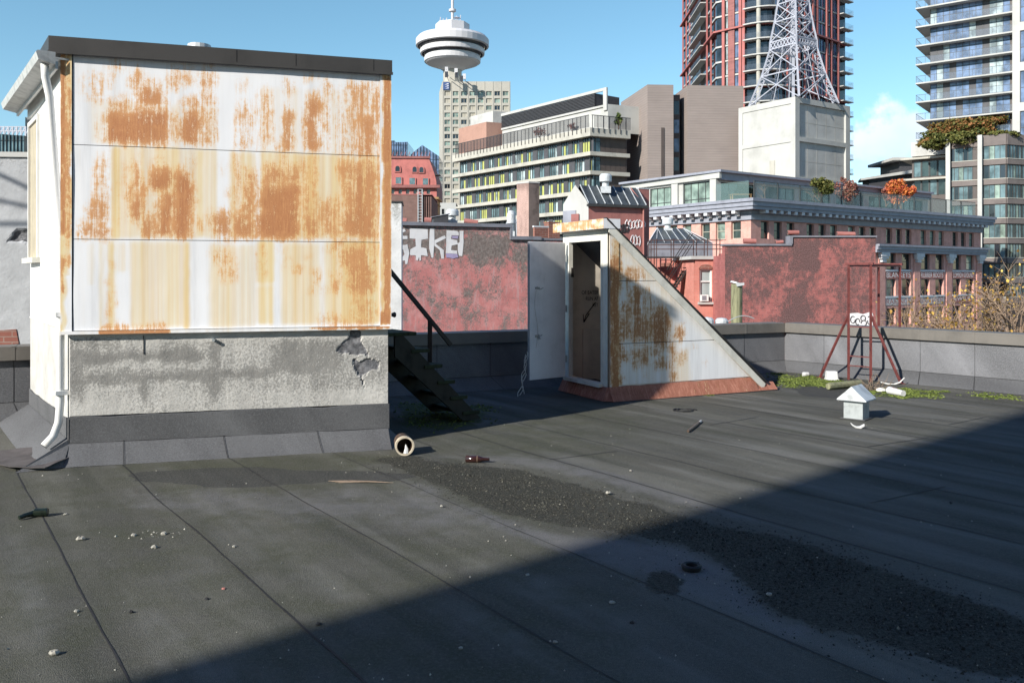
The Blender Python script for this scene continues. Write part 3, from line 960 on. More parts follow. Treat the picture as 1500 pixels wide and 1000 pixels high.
shed = thing('roof_shed', 'big white sheet-metal roof shed covered in orange rust streaks on a stained concrete base', 'shed', (SL[0], SL[1], 0))
front_rust = [
    (127, 105, 153, 158, .42), (160, 92, 183, 107, .62), (153, 113, 170, 129, .55), (191, 99, 215, 130, .55), (201, 120, 246, 158, .78), (155, 141, 202, 162, .62),
    (155, 158, 246, 214, .92), (246, 97, 274, 130, .5), (275, 102, 287, 122, .75), (293, 101, 318, 130, .58), (296, 106, 308, 116, .85), (267, 142, 296, 168, .6),
    (295, 129, 314, 162, .62), (246, 163, 265, 215, .55), (264, 160, 296, 216, .86), (295, 163, 318, 216, .5), (137, 170, 153, 213, .36), (112, 110, 128, 150, .3),
    (348, 114, 365, 136, .4), (346, 145, 372, 192, .46), (340, 180, 372, 222, .34), (377, 131, 399, 220, .45), (417, 114, 432, 140, .62), (415, 155, 431, 227, .82), (424, 138, 431, 158, .6),
    (448, 141, 466, 227, .92), (469, 115, 482, 150, .55), (467, 149, 483, 227, .42), (440, 112, 468, 120, .5), (484, 132, 498, 229, .34), (498, 122, 512, 230, .48), (512, 117, 524, 230, .78), (523, 119, 539, 230, .70),
    (543, 121, 555, 232, .76), (523, 165, 553, 232, .72), (397, 216, 418, 227, .75),
    (139, 227, 164, 350, .48), (115, 326, 166, 350, .76), (130, 285, 165, 326, .6), (164, 214, 170, 350, .42), (176, 230, 181, 330, .55), (187, 237, 202, 290, .82), (201, 258, 218, 290, .72),
    (192, 279, 217, 326, .82), (219, 244, 254, 282, .92), (253, 249, 284, 348, .95), (234, 279, 256, 348, .95), (208, 308, 237, 348, .72), (206, 279, 217, 338, .9), (274, 227, 286, 248, .72),
    (200, 225, 210, 245, .5), (222, 230, 245, 246, .5), (304, 308, 342, 350, .72), (283, 318, 293, 345, .7), (316, 235, 324, 262, .42),
    (336, 222, 355, 350, .44), (355, 245, 375, 350, .72), (340, 310, 376, 350, .8), (381, 244, 417, 272, .74), (381, 268, 440, 350, .93), (376, 305, 400, 350, .95), (411, 226, 418, 350, 1.0), (417, 240, 442, 275, .72),
    (440, 226, 468, 350, .50), (446, 311, 468, 352, .74), (463, 280, 470, 350, .75), (469, 290, 496, 352, .58), (480, 320, 498, 352, .66), (497, 231, 554, 352, .66), (515, 245, 541, 352, .80), (497, 300, 554, 352, .78), (545, 260, 554, 330, .7),
    (160, 378, 168, 396, .62), (160, 396, 168, 470, .46), (160, 445, 169, 450, .66), (305, 361, 345, 392, .44), (318, 380, 350, 416, .42), (149, 476, 244, 486, .92), (376, 355, 392, 408, .42),
    (412, 366, 422, 378, .58), (416, 374, 426, 390, .58), (424, 390, 444, 402, .56), (402, 362, 414, 370, .5), (455, 388, 465, 430, .58), (480, 396, 500, 432, .58), (455, 422, 500, 430, .5), (440, 372, 464, 380, .4),
    (478, 354, 552, 368, .66), (494, 354, 553, 398, .62), (506, 372, 553, 432, .66), (513, 430, 553, 474, .44), (488, 354, 494, 400, .62), (462, 465, 555, 474, .9)]
front_stain = [
    (108, 84, 555, 232, .12), (108, 352, 190, 480, .16), (128, 150, 320, 216, .38), (380, 130, 552, 232, .32), (163, 214, 320, 350, .62), (163, 214, 181, 350, .85), (223, 214, 265, 290, .75), (287, 218, 300, 350, .82), (108, 214, 163, 350, .18),
    (305, 222, 320, 350, .42), (336, 221, 376, 350, .72), (380, 224, 556, 352, .74), (440, 224, 470, 350, .9), (497, 230, 510, 300, .9), (320, 224, 334, 300, .15),
    (128, 354, 140, 420, .45), (147, 352, 153, 482, .75), (158, 352, 169, 482, .92), (172, 352, 188, 400, .5), (190, 352, 280, 480, .64), (205, 352, 215, 480, .66), (240, 352, 250, 480, .7), (268, 352, 279, 482, .95), (281, 352, 305, 480, .22), (305, 356, 376, 480, .60),
    (375, 352, 403, 416, .98), (375, 414, 403, 476, .80), (404, 354, 413, 440, .25), (412, 354, 470, 476, .68), (474, 352, 500, 474, .74), (498, 352, 556, 474, .95)]
f_rust, f_stain = painter(SF, front_rust, 0.085), painter(SF, front_stain, 0.035, 0.006)


def dent(a, z):
    return 0.009 * mn.noise(Vector((a * 1.1, z * 0.9, 2.0))) + 0.0025 * mn.noise(Vector((a * 4, z * 2.5, 5.0)))


pa0, pa1 = SF.s_at(107.5), SF.s_at(556)
PROUD = 0.030
zl = [zat(y, SF.o[1] + SF.u[1] * pa0) for y in (82, 212.5, 350.5, 484.5)]
for k in range(3):
    p = MB()
    z1, z0 = zl[k] - 0.003, zl[k + 1] + 0.003
    if k == 0:
        z1 = ROOFZ - 0.01
    p.grid(SF, pa0 + 0.004, pa1, z0, z1, 0.026, dict(rust=f_rust, stain=f_stain), PROUD, dfun=dent)
    b = MB()
    o = p.build('rust_streaked_panel', M['siding'], shed, smooth=True)
    if k == 0:
        o['label'] = 'top sheet with white upper edge and rust columns'
    elif k == 1:
        o['label'] = 'middle sheet with the darkest rust patches'
    else:
        o['label'] = 'lowest sheet stained pale yellow'
jt = MB()
for z in zl[1:3]:
    jt.fbox(SF, pa0, pa1, 0.004, PROUD - 0.008, z - 0.012, z + 0.012)
jt.fbox(SF, pa0 - 0.004, pa0 + 0.012, 0.004, PROUD - 0.008, zl[3], ROOFZ - 0.02)
jt.build('panel_joint', M['seam'], shed)
# corner trims
tl0 = SF.s_at(90)
tr = painter(SF, [(88, 80, 97, 345, .92), (96, 80, 106, 130, .35), (96, 130, 107, 350, .62), (92, 350, 107, 365, .3), (91, 372, 97, 430, .85), (98, 370, 106, 392, .5)], 0.02, 0.010)
ts = painter(SF, [(86, 80, 108, 400, .85), (90, 390, 101, 486, .75)], 0.02)
c = MB()
c.grid(SF, tl0, pa0 - 0.006, zl[3] - 0.02, ROOFZ - 0.012, 0.022, dict(rust=tr, stain=ts), PROUD + 0.012)
c.fbox(SF, tl0, pa0 - 0.006, -0.03, PROUD + 0.009, zl[3] - 0.02, ROOFZ - 0.012)
c.build('corner_trim', M['siding'], shed)
tr2 = painter(SF, [(559, 112, 572, 240, .88), (560, 240, 572, 474, .80), (556, 455, 572, 474, .9)], 0.016, 0.008)
ts2 = painter(SF, [(557, 100, 572, 474, .8)], 0.016)
c = MB()
c.grid(SF, pa1 + 0.003, SW + 0.03, zl[3] - 0.02, ROOFZ - 0.012, 0.022, dict(rust=tr2, stain=ts2), PROUD + 0.012)
c.fbox(SF, pa1 + 0.003, SW + 0.03, -0.05, PROUD + 0.009, zl[3] - 0.02, ROOFZ - 0.012)
c.build('corner_trim', M['siding'], shed)
dr = MB()
rb = painter(SF, [(149, 474, 250, 492, .8), (455, 460, 572, 480, .85)], 0.02)
dr.grid(SF, tl0, SW + 0.03, zl[3] - 0.032, zl[3] - 0.001, 0.012, dict(rust=rb, stain=lambda a, z: 0.3), PROUD + 0.028)
dr.fbox(SF, tl0, SW + 0.03, -0.02, PROUD + 0.026, zl[3] - 0.032, zl[3] - 0.004)
dr.build('drip_edge', M['siding'], shed)
# body behind the sheets: left face, right face, back
body = MB()
body.prism([SF.p(-0.055, 0, 0)[:2], SF.p(SW, 0, 0)[:2], SBR, SBL], zl[3] + 0.01, ROOFZ - 0.015)
body.build('side_wall', M['white'], shed)
# window opening on the left face, boarded over
wa0, wa1 = SLF.s_at(47.5), SLF.s_at(60)
wz1, wz0 = 3.50, 1.95
w = MB()
for (a0, a1, z0, z1) in ((wa0 - .05, wa0, wz0, wz1 + .05), (wa1, wa1 + .05, wz0, wz1 + .05), (wa0, wa1, wz1, wz1 + .05)):
    w.fbox(SLF, a0, a1, 0.002, 0.045, z0, z1)
win = w.build('boarded_window', M['white'], shed)
w = MB()
w.fbox(SLF, wa0 + .002, wa1 - .002, 0.002, 0.022, wz0, wz1 - .002)
w.build('board', M['board'], win)
w = MB()
w.fbox(SLF, wa0 - .10, wa1 + .10, 0.002, 0.10, wz0 - .06, wz0 - .002)
w.build('sill', M['cream'], win)
lf = MB()
for z in (1.24,):
    lf.fbox(SLF, 0.0, SDEP - .02, 0.001, 0.010, z, z + 0.012)
lf.fbox(SLF, SDEP - 0.42, SDEP - 0.41, 0.001, 0.006, 1.25, ROOFZ - .1)
lf.fbox(SLF, 0.0, SDEP - .02, 0.001, 0.03, ROOFZ - 0.22, ROOFZ - 0.02)
lf.build('side_trim', M['white'], shed)
# concrete base, painted grime and a spalled crack
HOLE1 = [(516, 478), (526, 477), (529, 500), (537, 512), (540, 520), (530, 518), (519, 519), (505, 518), (492, 515), (496, 508), (507, 497), (514, 492)]
HOLE2 = [(519, 527), (527, 528), (545, 525), (556, 529), (554, 540), (543, 540), (535, 548), (530, 555), (524, 550), (518, 536)]
H1, H2 = [SF.sz(*p) for p in HOLE1], [SF.sz(*p) for p in HOLE2]
CR = [SF.sz(*p) for p in ((527, 550), (533, 559), (534, 567), (531, 562))]


def hole(a, z):
    wb = 0.016 * mn.noise(Vector((a * 18, z * 18, 0.4))) + 0.014 * mn.noise(Vector((a * 45, z * 45, 2.4)))
    return max(sstep(0.008, -0.012, min(poly_dist(a, z, H1), poly_dist(a, z, H2)) + wb), sstep(0.004, -0.004, poly_dist(a, z, CR)))


band = painter(SF, [(103, 516, 300, 528, .75), (103, 545, 400, 556, .55), (180, 549, 330, 557, .8), (103, 520, 130, 590, .3), (205, 540, 214, 590, .5), (310, 500, 322, 588, .5), (395, 500, 500, 545, .42), (460, 510, 568, 570, .22), (103, 495, 180, 520, .1)], 0.05)


def base_grime(a, z):
    top = zat(500, 8.3)
    g = band(a, z) + 0.52 + 0.22 * fbm(a * 1.3, z * 1.5, 2)
    lim = 1.17 - 0.045 * a / SW - 0.03 * fbm(a * 2.2, 0.3, 8)
    g -= 0.55 * sstep(lim - 0.05, lim + 0.03, z)
    g -= 0.20 * sstep(0.68, 0.50, z)
    return g


bs = MB()
bs.grid(SF, 0.0, SW, 0.42, zl[3] + 0.02, 0.016, dict(grime=base_grime, hole=hole), 0.0,
        dfun=lambda a, z: 0.003 * fbm(a * 7, z * 7, 1) - 0.022 * hole(a, z) * (0.7 + 0.5 * mn.noise(Vector((a * 15, z * 15, 0)))))
bs.holed(SLF, 0, SDEP, 0.3, zl[3] + 0.02, [], 0, 0)
SRF = Fr(SRT, (SBR[0] - SRT[0], SBR[1] - SRT[1]))
bs.holed(SRF, 0, SDEP, 0.0, zl[3] + 0.02, [], 0, 1)
base = bs.build('concrete_base', [M['concrete_base'], M['feltdark']], shed)
st = MB()
st.tube([SF.p(SF.s_at(313), -0.02, 1.115), SF.p(SF.s_at(313), 0.05, 1.115)], [0.016, 0.016], 8)
st.build('pipe_stub', M['galv'], base)
cl = MB()
cl.fbox(SF, SF.s_at(210), SF.s_at(210) + .006, 0.001, 0.007, 0.99, 1.17)
cl.build('pour_line', M['seam'], base)
# felt upstand and cant strip round the base
up = MB()
n = 60
def uz(a):
    return 0.405 + 0.016 * fbm(a * 2.3, 1.7, 0) + 0.012 * a / SW
for i in range(n):
    a0, a1 = -0.012 + (SW + .024) * i / n, -0.012 + (SW + .024) * (i + 1) / n
    up.face([SF.p(a0, 0.015, 0.10), SF.p(a1, 0.015, 0.10), SF.p(a1, 0.013, uz(a1)), SF.p(a0, 0.013, uz(a0))])
    up.face([SF.p(a0, 0.013, uz(a0)), SF.p(a1, 0.013, uz(a1)), SF.p(a1, -0.01, uz(a1) + .004), SF.p(a0, -0.01, uz(a0) + .004)])
up.face([SF.p(SW + .012, 0.015, 0), SF.p(SW + .012, -0.3, 0), SF.p(SW + .012, -0.3, uz(SW)), SF.p(SW + .012, 0.013, uz(SW))])
for i in range(20):
    a0, a1 = SDEP * i / 20, SDEP * (i + 1) / 20
    up.face([SLF.p(a0, 0.015, 0.08), SLF.p(a1 + (.015 if i == 19 else 0), 0.015, 0.08), SLF.p(a1 + (.015 if i == 19 else 0), 0.013, uz(a1) - .02), SLF.p(a0, 0.013, uz(a0) - .02)])
up.build('felt_upstand', M['felt'], shed)
ct = MB()
ci = SF.p(-0.02, 0.02, 0)
corner_out = (SF.p(0, 0.31, 0)[0] + SLF.n[0] * 0.33 - SF.u[0] * .05, SF.p(0, 0.31, 0)[1] + SLF.n[1] * 0.33 - SF.u[1] * 0.05)
n = 50
for i in range(n):
    a0, a1 = SW * i / n, SW * (i + 1) / n
    h0, h1 = [0.155 + 0.006 * mn.noise(Vector((a * 2.1, 3, 0))) for a in (a0, a1)]
    d0, d1 = [0.30 + 0.02 * mn.noise(Vector((a * 1.6, 8, 0))) for a in (a0, a1)]
    for k in range(4):
        u0, u1 = k / 4, (k + 1) / 4
        pr = lambda a, h, d, u: SF.p(a, 0.018 + (d - 0.018) * u, h * (1 - u) ** 1.25 + 0.012 * (1 - u) + .001)
        ct.face([pr(a0, h0, d0, u1), pr(a1, h1, d1, u1), pr(a1, h1, d1, u0), pr(a0, h0, d0, u0)])
for i in range(20):
    a0, a1 = SDEP * i / 20, SDEP * (i + 1) / 20
    ct.face([SLF.p(a0, 0.34, 0.002), SLF.p(a1, 0.34, 0.002), SLF.p(a1, 0.018, 0.20), SLF.p(a0, 0.018, 0.20)])
ct.face([SLF.p(SDEP, 0.34, 0.002), (corner_out[0], corner_out[1], 0.002), SF.p(0, 0.30, 0.002), SF.p(0, 0.018, 0.165), SLF.p(SDEP, 0.018, 0.20)])
ct.face([SF.p(SW, 0.30, 0.002), SF.p(SW + .16, 0.22, 0.002), SF.p(SW + .18, -0.1, 0.002), SF.p(SW, 0.018, 0.165)])
ct.build('cant_strip', M['felt'], shed, smooth=False)
cs = MB()
for x0, y0, x1, y1 in ((181, 645, 189, 686), (327, 639, 336, 670), (464, 632, 470, 664)):
    a0, a1 = SF.s_at(x0), SF.s_at(x1)
    for k in range(4):
        u0, u1 = k / 4, (k + 1) / 4
        q = lambda u: (a0 + (a1 - a0) * u, 0.02 + 0.29 * u, 0.16 * (1 - u) ** 1.25 + 0.012 * (1 - u) + .006)
        A, B = q(u0), q(u1)
        cs.face([SF.p(B[0] - .003, B[1], B[2]), SF.p(B[0] + .003, B[1], B[2]), SF.p(A[0] + .003, A[1], A[2]), SF.p(A[0] - .003, A[1], A[2])])
cs.fbox(SF, 0.0, SW, 0.016, 0.024, 0.160, 0.168)
cs.build('lap_seam', M['seam'], shed)
# roof slab with dark fascia, soffit, gutter and downpipe
fa = MB()
f0, f1 = SF.s_at(74) - 0.0, SW + 0.035
FZ0, FZ1 = ROOFZ - 0.005, ROOFZ + 0.125
bl = SLF.p(-0.05, 0.13, 0)[:2]
fa.hexa([SF.p(f0, 0.075, FZ0), SF.p(f1, 0.075, FZ0), (SBR[0] + .03, SBR[1], FZ0), (bl[0], bl[1], FZ0)],
        [SF.p(f0, 0.075, FZ1 + .012), SF.p(f1, 0.075, FZ1), (SBR[0] + .03, SBR[1], FZ1), (bl[0], bl[1], FZ1 + .012)])
fa.fbox(SF, f0 - 0.004, f1 + 0.006, 0.0755, 0.088, FZ0 - 0.022, FZ0 + 0.006)
for x in (346, 432, 545):
    fa.fbox(SF, SF.s_at(x), SF.s_at(x) + .006, 0.0755, 0.079, FZ0 + .008, FZ1 - .002)
fa.build('roof_fascia', M['fascia'], shed)
gt = MB()
prof = [(0.13, 0.0), (0.27, 0.03), (0.29, 0.10), (0.275, 0.115), (0.262, 0.10), (0.245, 0.045), (0.14, 0.016)]
ga0, ga1 = -0.15, SDEP + 0.06
gz = ROOFZ - 0.135
for i in range(len(prof)):
    (d0, z0), (d1, z1) = prof[i], prof[(i + 1) % len(prof)]
    gt.face([SLF.p(ga0, d0, gz + z0), SLF.p(ga1, d0, gz + z0), SLF.p(ga1, d1, gz + z1), SLF.p(ga0, d1, gz + z1)])
gt.face([SLF.p(ga1, d, gz + z) for d, z in prof[:4]] + [SLF.p(ga1, 0.13, gz + 0.115)])
gt.face([SLF.p(ga0, d, gz + z) for d, z in reversed(prof[:4])] + [SLF.p(ga0, 0.13, gz + 0.115)])
gt.fbox(SLF, ga0, ga1 - .02, 0.001, 0.128, gz + 0.055, gz + 0.075)
gt.fbox(SLF, ga0, ga1 - .02, 0.105, 0.129, gz - 0.035, gz + 0.054)
gutter = gt.build('gutter', M['gutter'], shed)
dp = MB()
ax = SDEP - 0.075
dpts = [(ax + .03, 0.205, gz + .03), (ax + .03, 0.20, gz - .10), (ax, 0.16, gz - .28), (ax - .01, 0.075, 2.2), (ax, 0.07, 1.3), (ax, 0.07, 0.55), (ax + .0, 0.085, 0.36), (ax + .01, 0.13, 0.24), (ax + .02, 0.21, 0.155)]
dp.tube([SLF.p(*p) for p in dpts], [0.036] * len(dpts), 12)
dp.smooth = True
pipe = dp.build('downpipe', M['white'], shed)
mth = MB()
e0, e1 = Vector(SLF.p(*dpts[-2])), Vector(SLF.p(*dpts[-1]))
dd = (e1 - e0).normalized()
mth.tube([e1, e1 + dd * 0.004], [0.030, 0.030], 12)
mth.build('pipe_mouth', M['innerdark'], pipe)
for z in (1.36, 0.62):
    br = MB()
    br.fbox(SLF, ax - 0.05, ax + 0.05, 0.001, 0.118, z, z + 0.04)
    br.build('pipe_bracket', M['white'], pipe)
# vent cap seen over the shed's roof edge
vt = thing('roof_vent', 'small galvanised vent cap showing above the roof edge of the rusty shed', 'vent', at(292, 75, 9.6))
v = MB()
c0 = at(292, 72, 9.6)
v.lathe((c0.x, c0.y), [(0.06, FZ1 - .02), (0.06, FZ1 + .30)], 16)
v.build('pipe', M['galv'], vt)
v = MB()
v.lathe((c0.x, c0.y), [(0.0, FZ1 + .385), (0.125, FZ1 + .37), (0.13, FZ1 + .30), (0.05, FZ1 + .29)], 16)
v.build('hood', M['galvwhite'], vt)

# rubber splash mat under the downpipe
mt = MB()
gpts = [gnd(x, y) for x, y in ((-40, 672), (0, 664), (62, 664), (96, 652), (108, 678), (66, 691), (14, 690))]
zz = [0.012, 0.012, 0.05, 0.14, 0.05, 0.02, 0.015]
c = sum((Vector(p) for p in gpts), Vector()) / len(gpts)
N = 14
for k in range(len(gpts)):
    a, b = gpts[k], gpts[(k + 1) % len(gpts)]
    for i in range(N):
        for j in range(N - i):
            def q(i, j):
                u, w = i / N, j / N
                p = c * (1 - u - w) + a * u + b * w
                z = 0.016 * (1 - u - w) + zz[k] * u + zz[(k + 1) % len(gpts)] * w
                return (p.x, p.y, z + 0.016 * abs(mn.noise(Vector((p.x * 4, p.y * 4, 1)))) + .012)
            mt.face([q(i, j), q(i + 1, j), q(i, j + 1)])
            if j < N - i - 1:
                mt.face([q(i + 1, j), q(i + 1, j + 1), q(i, j + 1)])
o = tag(mt.build('rubber_mat', M['matgrey']), 'crumpled worn rubber mat lying under the white downpipe of the shed', 'mat')
sol = o.modifiers.new('thick', 'SOLIDIFY')
sol.thickness = 0.006
fl = MB()
fp = [SLF.p(SDEP + 0.02, 0.10, 0.20), SLF.p(SDEP - .30, 0.30, 0.13), SLF.p(SDEP - .62, 0.55, 0.055), SLF.p(SDEP - .30, 0.62, 0.035), SLF.p(SDEP + .06, 0.34, 0.05)]
fl.face(fp)

# ---------------------------------------------------------------- timber stair behind the shed
stair = thing('timber_stair', 'dark mossy timber stair with handrail descending beside the shed in its shade', 'stair', (-0.9, 10.2, 0))
RU = unit(0.83, 0.55)
SFm = Fr((-1.30, 9.72), RU)
steps = [(1.10, 0.0), (0.90, 0.17), (0.71, 0.34), (0.515, 0.51), (0.32, 0.68), (0.13, 0.85)]
WID = 0.80
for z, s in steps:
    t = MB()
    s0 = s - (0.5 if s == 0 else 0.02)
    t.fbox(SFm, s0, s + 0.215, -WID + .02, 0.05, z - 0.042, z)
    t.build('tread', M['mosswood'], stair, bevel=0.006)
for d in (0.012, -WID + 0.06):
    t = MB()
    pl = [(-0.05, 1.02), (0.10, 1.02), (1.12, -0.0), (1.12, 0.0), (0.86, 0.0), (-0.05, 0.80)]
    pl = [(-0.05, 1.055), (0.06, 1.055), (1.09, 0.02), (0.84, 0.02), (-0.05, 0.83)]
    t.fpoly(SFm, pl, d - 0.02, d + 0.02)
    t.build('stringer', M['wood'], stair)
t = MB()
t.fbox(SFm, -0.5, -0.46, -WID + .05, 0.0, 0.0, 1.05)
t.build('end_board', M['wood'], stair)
h = MB()
hp0, hp1 = at(566, 390, 9.95), at(660, 505, 10.35)
h.tube([hp0, hp1], [0.032, 0.032], 4)
h.build('handrail', M['rail'], stair)
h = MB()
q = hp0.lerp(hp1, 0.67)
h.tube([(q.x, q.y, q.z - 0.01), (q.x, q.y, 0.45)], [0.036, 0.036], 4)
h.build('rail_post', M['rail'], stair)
k = MB()
kp = at(573, 461, 9.0)
k.tube([kp, kp + Vector((0.035, 0.01, 0)), kp + Vector((0.05, 0.01, 0))], [0.016, 0.03, 0.02], 10)
k.tube([kp - Vector((0.35, 0.05, 0)), kp], [0.008, 0.008], 6)
ko = k.build('door_knob', M['steelblack'], shed)

# ================================================================ THE HATCH HOUSE
HC = (1.35, 11.82)
HSD = unit(0.898, 0.44)                           # along the sloping side, away to the right
HS = Fr(HC, HSD)                                  # side wall, u to the right, n towards viewer
HND = (-HSD[1], HSD[0])
HW = 1.25
HL = 2.64
HFR = Fr((HC[0] + HND[0] * HW, HC[1] + HND[1] * HW), (-HND[0], -HND[1]))   # front with the doorway, u runs to the near corner
HTOP = 2.40
hatch = thing('stair_hatch', 'white wedge-shaped stair hatch house with open doorway and rust-streaked sloping side', 'hatch house', (HC[0], HC[1], 0))


def hz(a):
    return HTOP - (HTOP - 0.10) * a / HL


s_rust = painter(HS, [(891, 372, 908, 580, 0.84), (896, 340, 907, 372, 0.44), (905, 393, 947, 412, 0.55), (925, 418, 942, 502, 0.70), (940, 420, 953, 470, 0.55), (905, 438, 928, 500, 0.55), (952, 452, 980, 508, 0.74), (934, 466, 956, 502, 0.65), (945, 440, 975, 460, 0.48), (915, 395, 925, 440, 0.40),
                      (908, 504, 990, 522, 0.55), (904, 508, 925, 532, 0.53), (926, 505, 950, 540, 0.55), (955, 522, 986, 540, 0.55), (980, 538, 992, 558, 0.66), (988, 476, 1003, 499, 0.75), (982, 512, 1008, 532, 0.44), (1006, 504, 1024, 511, 0.40), (1030, 522, 1039, 537, 0.32), (940, 540, 950, 560, 0.31), (905, 540, 916, 560, 0.35)], 0.10)
s_stain = painter(HS, [(896, 350, 1000, 575, .42), (893, 345, 910, 585, .8), (985, 510, 1010, 565, .6)], 0.08)


def hside(a0, a1, z0, zt, d=0.012):
    """a sheet of the side wall clipped by the roof slope"""
    g = MB()
    st = 0.035
    g.at = dict(rust={}, stain={})
    na = max(1, round((a1 - a0) / st))
    for i in range(na):
        b0, b1 = a0 + (a1 - a0) * i / na, a0 + (a1 - a0) * (i + 1) / na
        t0, t1 = min(zt, hz(b0) - .02), min(zt, hz(b1) - .02)
        if t0 <= z0 and t1 <= z0:
            continue
        t0, t1 = max(t0, z0), max(t1, z0)
        nz = max(1, round((zt - z0) / st))
        for j in range(nz):
            i0 = len(g.v)
            for (b, t, f) in ((b0, t0, j), (b1, t1, j), (b1, t1, j + 1), (b0, t0, j + 1)):
                z = z0 + (t - z0) * f / nz
                g.v.append(HS.p(b, d, z))
                g.uvo[len(g.v) - 1] = (b, z)
                g.at['rust'][len(g.v) - 1] = s_rust(b, z)
                g.at['stain'][len(g.v) - 1] = s_stain(b, z)
            g.f.append((i0, i0 + 1, i0 + 2, i0 + 3))
            g.m.append(0)
    return g


sa = HS.s_at(905.5)
j1, j2 = zat(411, 12.3), zat(500, 12.3)
for z0, z1 in ((0.22, j2 - .004), (j2 + .004, j1 - .004), (j1 + .004, HTOP)):
    hside(sa + .004, HL, z0, z1, 0.012).build('side_panel', M['siding_shack'], hatch)
g = hside(0.0, sa - 0.002, 0.16, HTOP, 0.022)
g.build('corner_trim', M['siding_shack'], hatch)
jt = MB()
for z in (j1, j2):
    ae = HL * (HTOP - z - .02) / (HTOP - 0.10)
    jt.fbox(HS, sa, ae, 0.004, 0.0085, z - .006, z + .006)
jt.build('panel_joint', M['seam'], hatch)
# side wall cores, far side with writing inside
wl = MB()
poly = [(0.0, 0.05), (HL, 0.05), (HL, hz(HL)), (0.0, HTOP - .02)]
wl.fpoly(HS, poly, -0.03, 0.003)
wl.build('side_wall', M['inner'], hatch)
wl = MB()
wl.fpoly(HS, poly, -HW, -HW + 0.03)
far = wl.build('inner_wall', M['inner'], hatch)
HIN = Fr((HC[0] + HND[0] * (HW - 0.032), HC[1] + HND[1] * (HW - 0.032)), HSD)
for body, x, y, hh, ww in (('OF EATER', 852, 431, .055, .30), ('RUN AF', 858, 440, .055, .22), ('KEY', 868, 449, .055, .10)):
    a, z = HIN.sz(x, y)
    text_obj(body, HIN, a, z, hh, M['ink'], far, 'marker_writing', ww, d=0.004)
ar = MB()
for seg in (((872, 443), (858, 462)), ((858, 462), (855, 472)), ((855, 472), (854, 460)), ((855, 472), (863, 459))):
    (a0, z0), (a1, z1) = HIN.sz(*seg[0]), HIN.sz(*seg[1])
    ar.tube([HIN.p(a0, .004, z0), HIN.p(a1, .004, z1)], [.007, .007], 4)
ar.build('marker_arrow', M['ink'], far)
pn = MB()
a0, z0 = HIN.sz(853, 545)
pn.fbox(HIN, a0, a0 + .62, 0.006, 0.03, 0.02, zat(484, 12.7))
pn.build('lower_board', M['inner'], hatch)
fl = MB()
fl.face([HS.p(0.03, -0.04, 0.16), HS.p(0.5, -0.04, 0.16), HS.p(0.5, -HW + .04, 0.16), HS.p(0.03, -HW + .04, 0.16)])
fl.face([HS.p(0.5, -0.04, 0.02), HS.p(HL - .2, -0.04, 0.02), HS.p(HL - .2, -HW + .04, 0.02), HS.p(0.5, -HW + .04, 0.02)])
fl.build('inner_floor', M['innerdark'], hatch)
# front wall with doorway
d0, d1 = HFR.s_at(836.5), HFR.s_at(883)
DZ0, DZ1 = 0.235, 2.235
fw = MB()
fw.holed(HFR, 0, HW, 0.05, HTOP, [(d0, d1, DZ0, DZ1)], 0.06, 0, 0.03)
fw.holed(HFR, 0, HW, 0.05, HTOP, [(d0, d1, DZ0, DZ1)], 0.001, 0, -0.03)
fw.build('front_wall', M['cream'], hatch)
df = MB()
df.fbox(HFR, d1, d1 + 0.035, 0.031, 0.036, DZ0, DZ1 + .03)
df.fbox(HFR, d0 - 0.03, d0, 0.031, 0.036, DZ0, DZ1 + .03)
df.fbox(HFR, d0 + 0.001, d1 - 0.001, 0.031, 0.036, DZ1, DZ1 + .03)
df.fbox(HFR, d0 - .05, d1 + .05, -0.06, 0.10, DZ0 - .05, DZ0 - .002)
fr = df.build('door_frame', M['cream'], hatch)
sp = MB()
sp.fbox(HFR, d0 + .002, d0 + .018, -.04, 0.0, 1.72, 1.86)
sp.build('strike_plate', M['steelblack'], fr)
# lead / rust flashing skirt
sk = MB()
sk.at = dict(rust={}, stain={})


def skv(pts):
    i0 = len(sk.v)
    for p in pts:
        sk.v.append(tuple(p))
        sk.at['rust'][len(sk.v) - 1] = 0.78 + 0.35 * mn.noise(Vector((p[0] * 5, p[1] * 5, 1)))
        sk.at['stain'][len(sk.v) - 1] = 0.5
    sk.f.append(tuple(range(i0, i0 + len(pts))))
    sk.m.append(0)


n = 40
for i in range(n):
    a0, a1 = -0.02 + (HL + 0.32) * i / n, -0.02 + (HL + 0.32) * (i + 1) / n
    e = lambda a: 0.135 + 0.02 * mn.noise(Vector((a * 2, 0, 4)))
    t = lambda a: min(0.205 + 0.012 * mn.noise(Vector((a * 5, 2, 4))), max(0.06, hz(min(a, HL)) + .02))
    skv([HS.p(a0, e(a0), 0.014), HS.p(a1, e(a1), 0.014), HS.p(a1, 0.028, t(a1)), HS.p(a0, 0.028, t(a0))])
    skv([HS.p(a0, 0.028, t(a0)), HS.p(a1, 0.028, t(a1)), HS.p(a1, 0.0, t(a1)), HS.p(a0, 0.0, t(a0))])
skv([HFR.p(HW + .13, 0.0, 0.014), HS.p(-0.02, 0.135, 0.014), HS.p(-0.02, 0.028, 0.205), HFR.p(HW, 0.035, 0.20)])
skv([HFR.p(0, 0.12, 0.014), HFR.p(HW + .02, 0.12, 0.014), HFR.p(HW + .13, 0.0, 0.014), HFR.p(HW, 0.035, 0.20), HFR.p(0, 0.035, 0.18)])
sk.build('flashing_skirt', M['flash'], hatch)
ed = MB()
n = 30
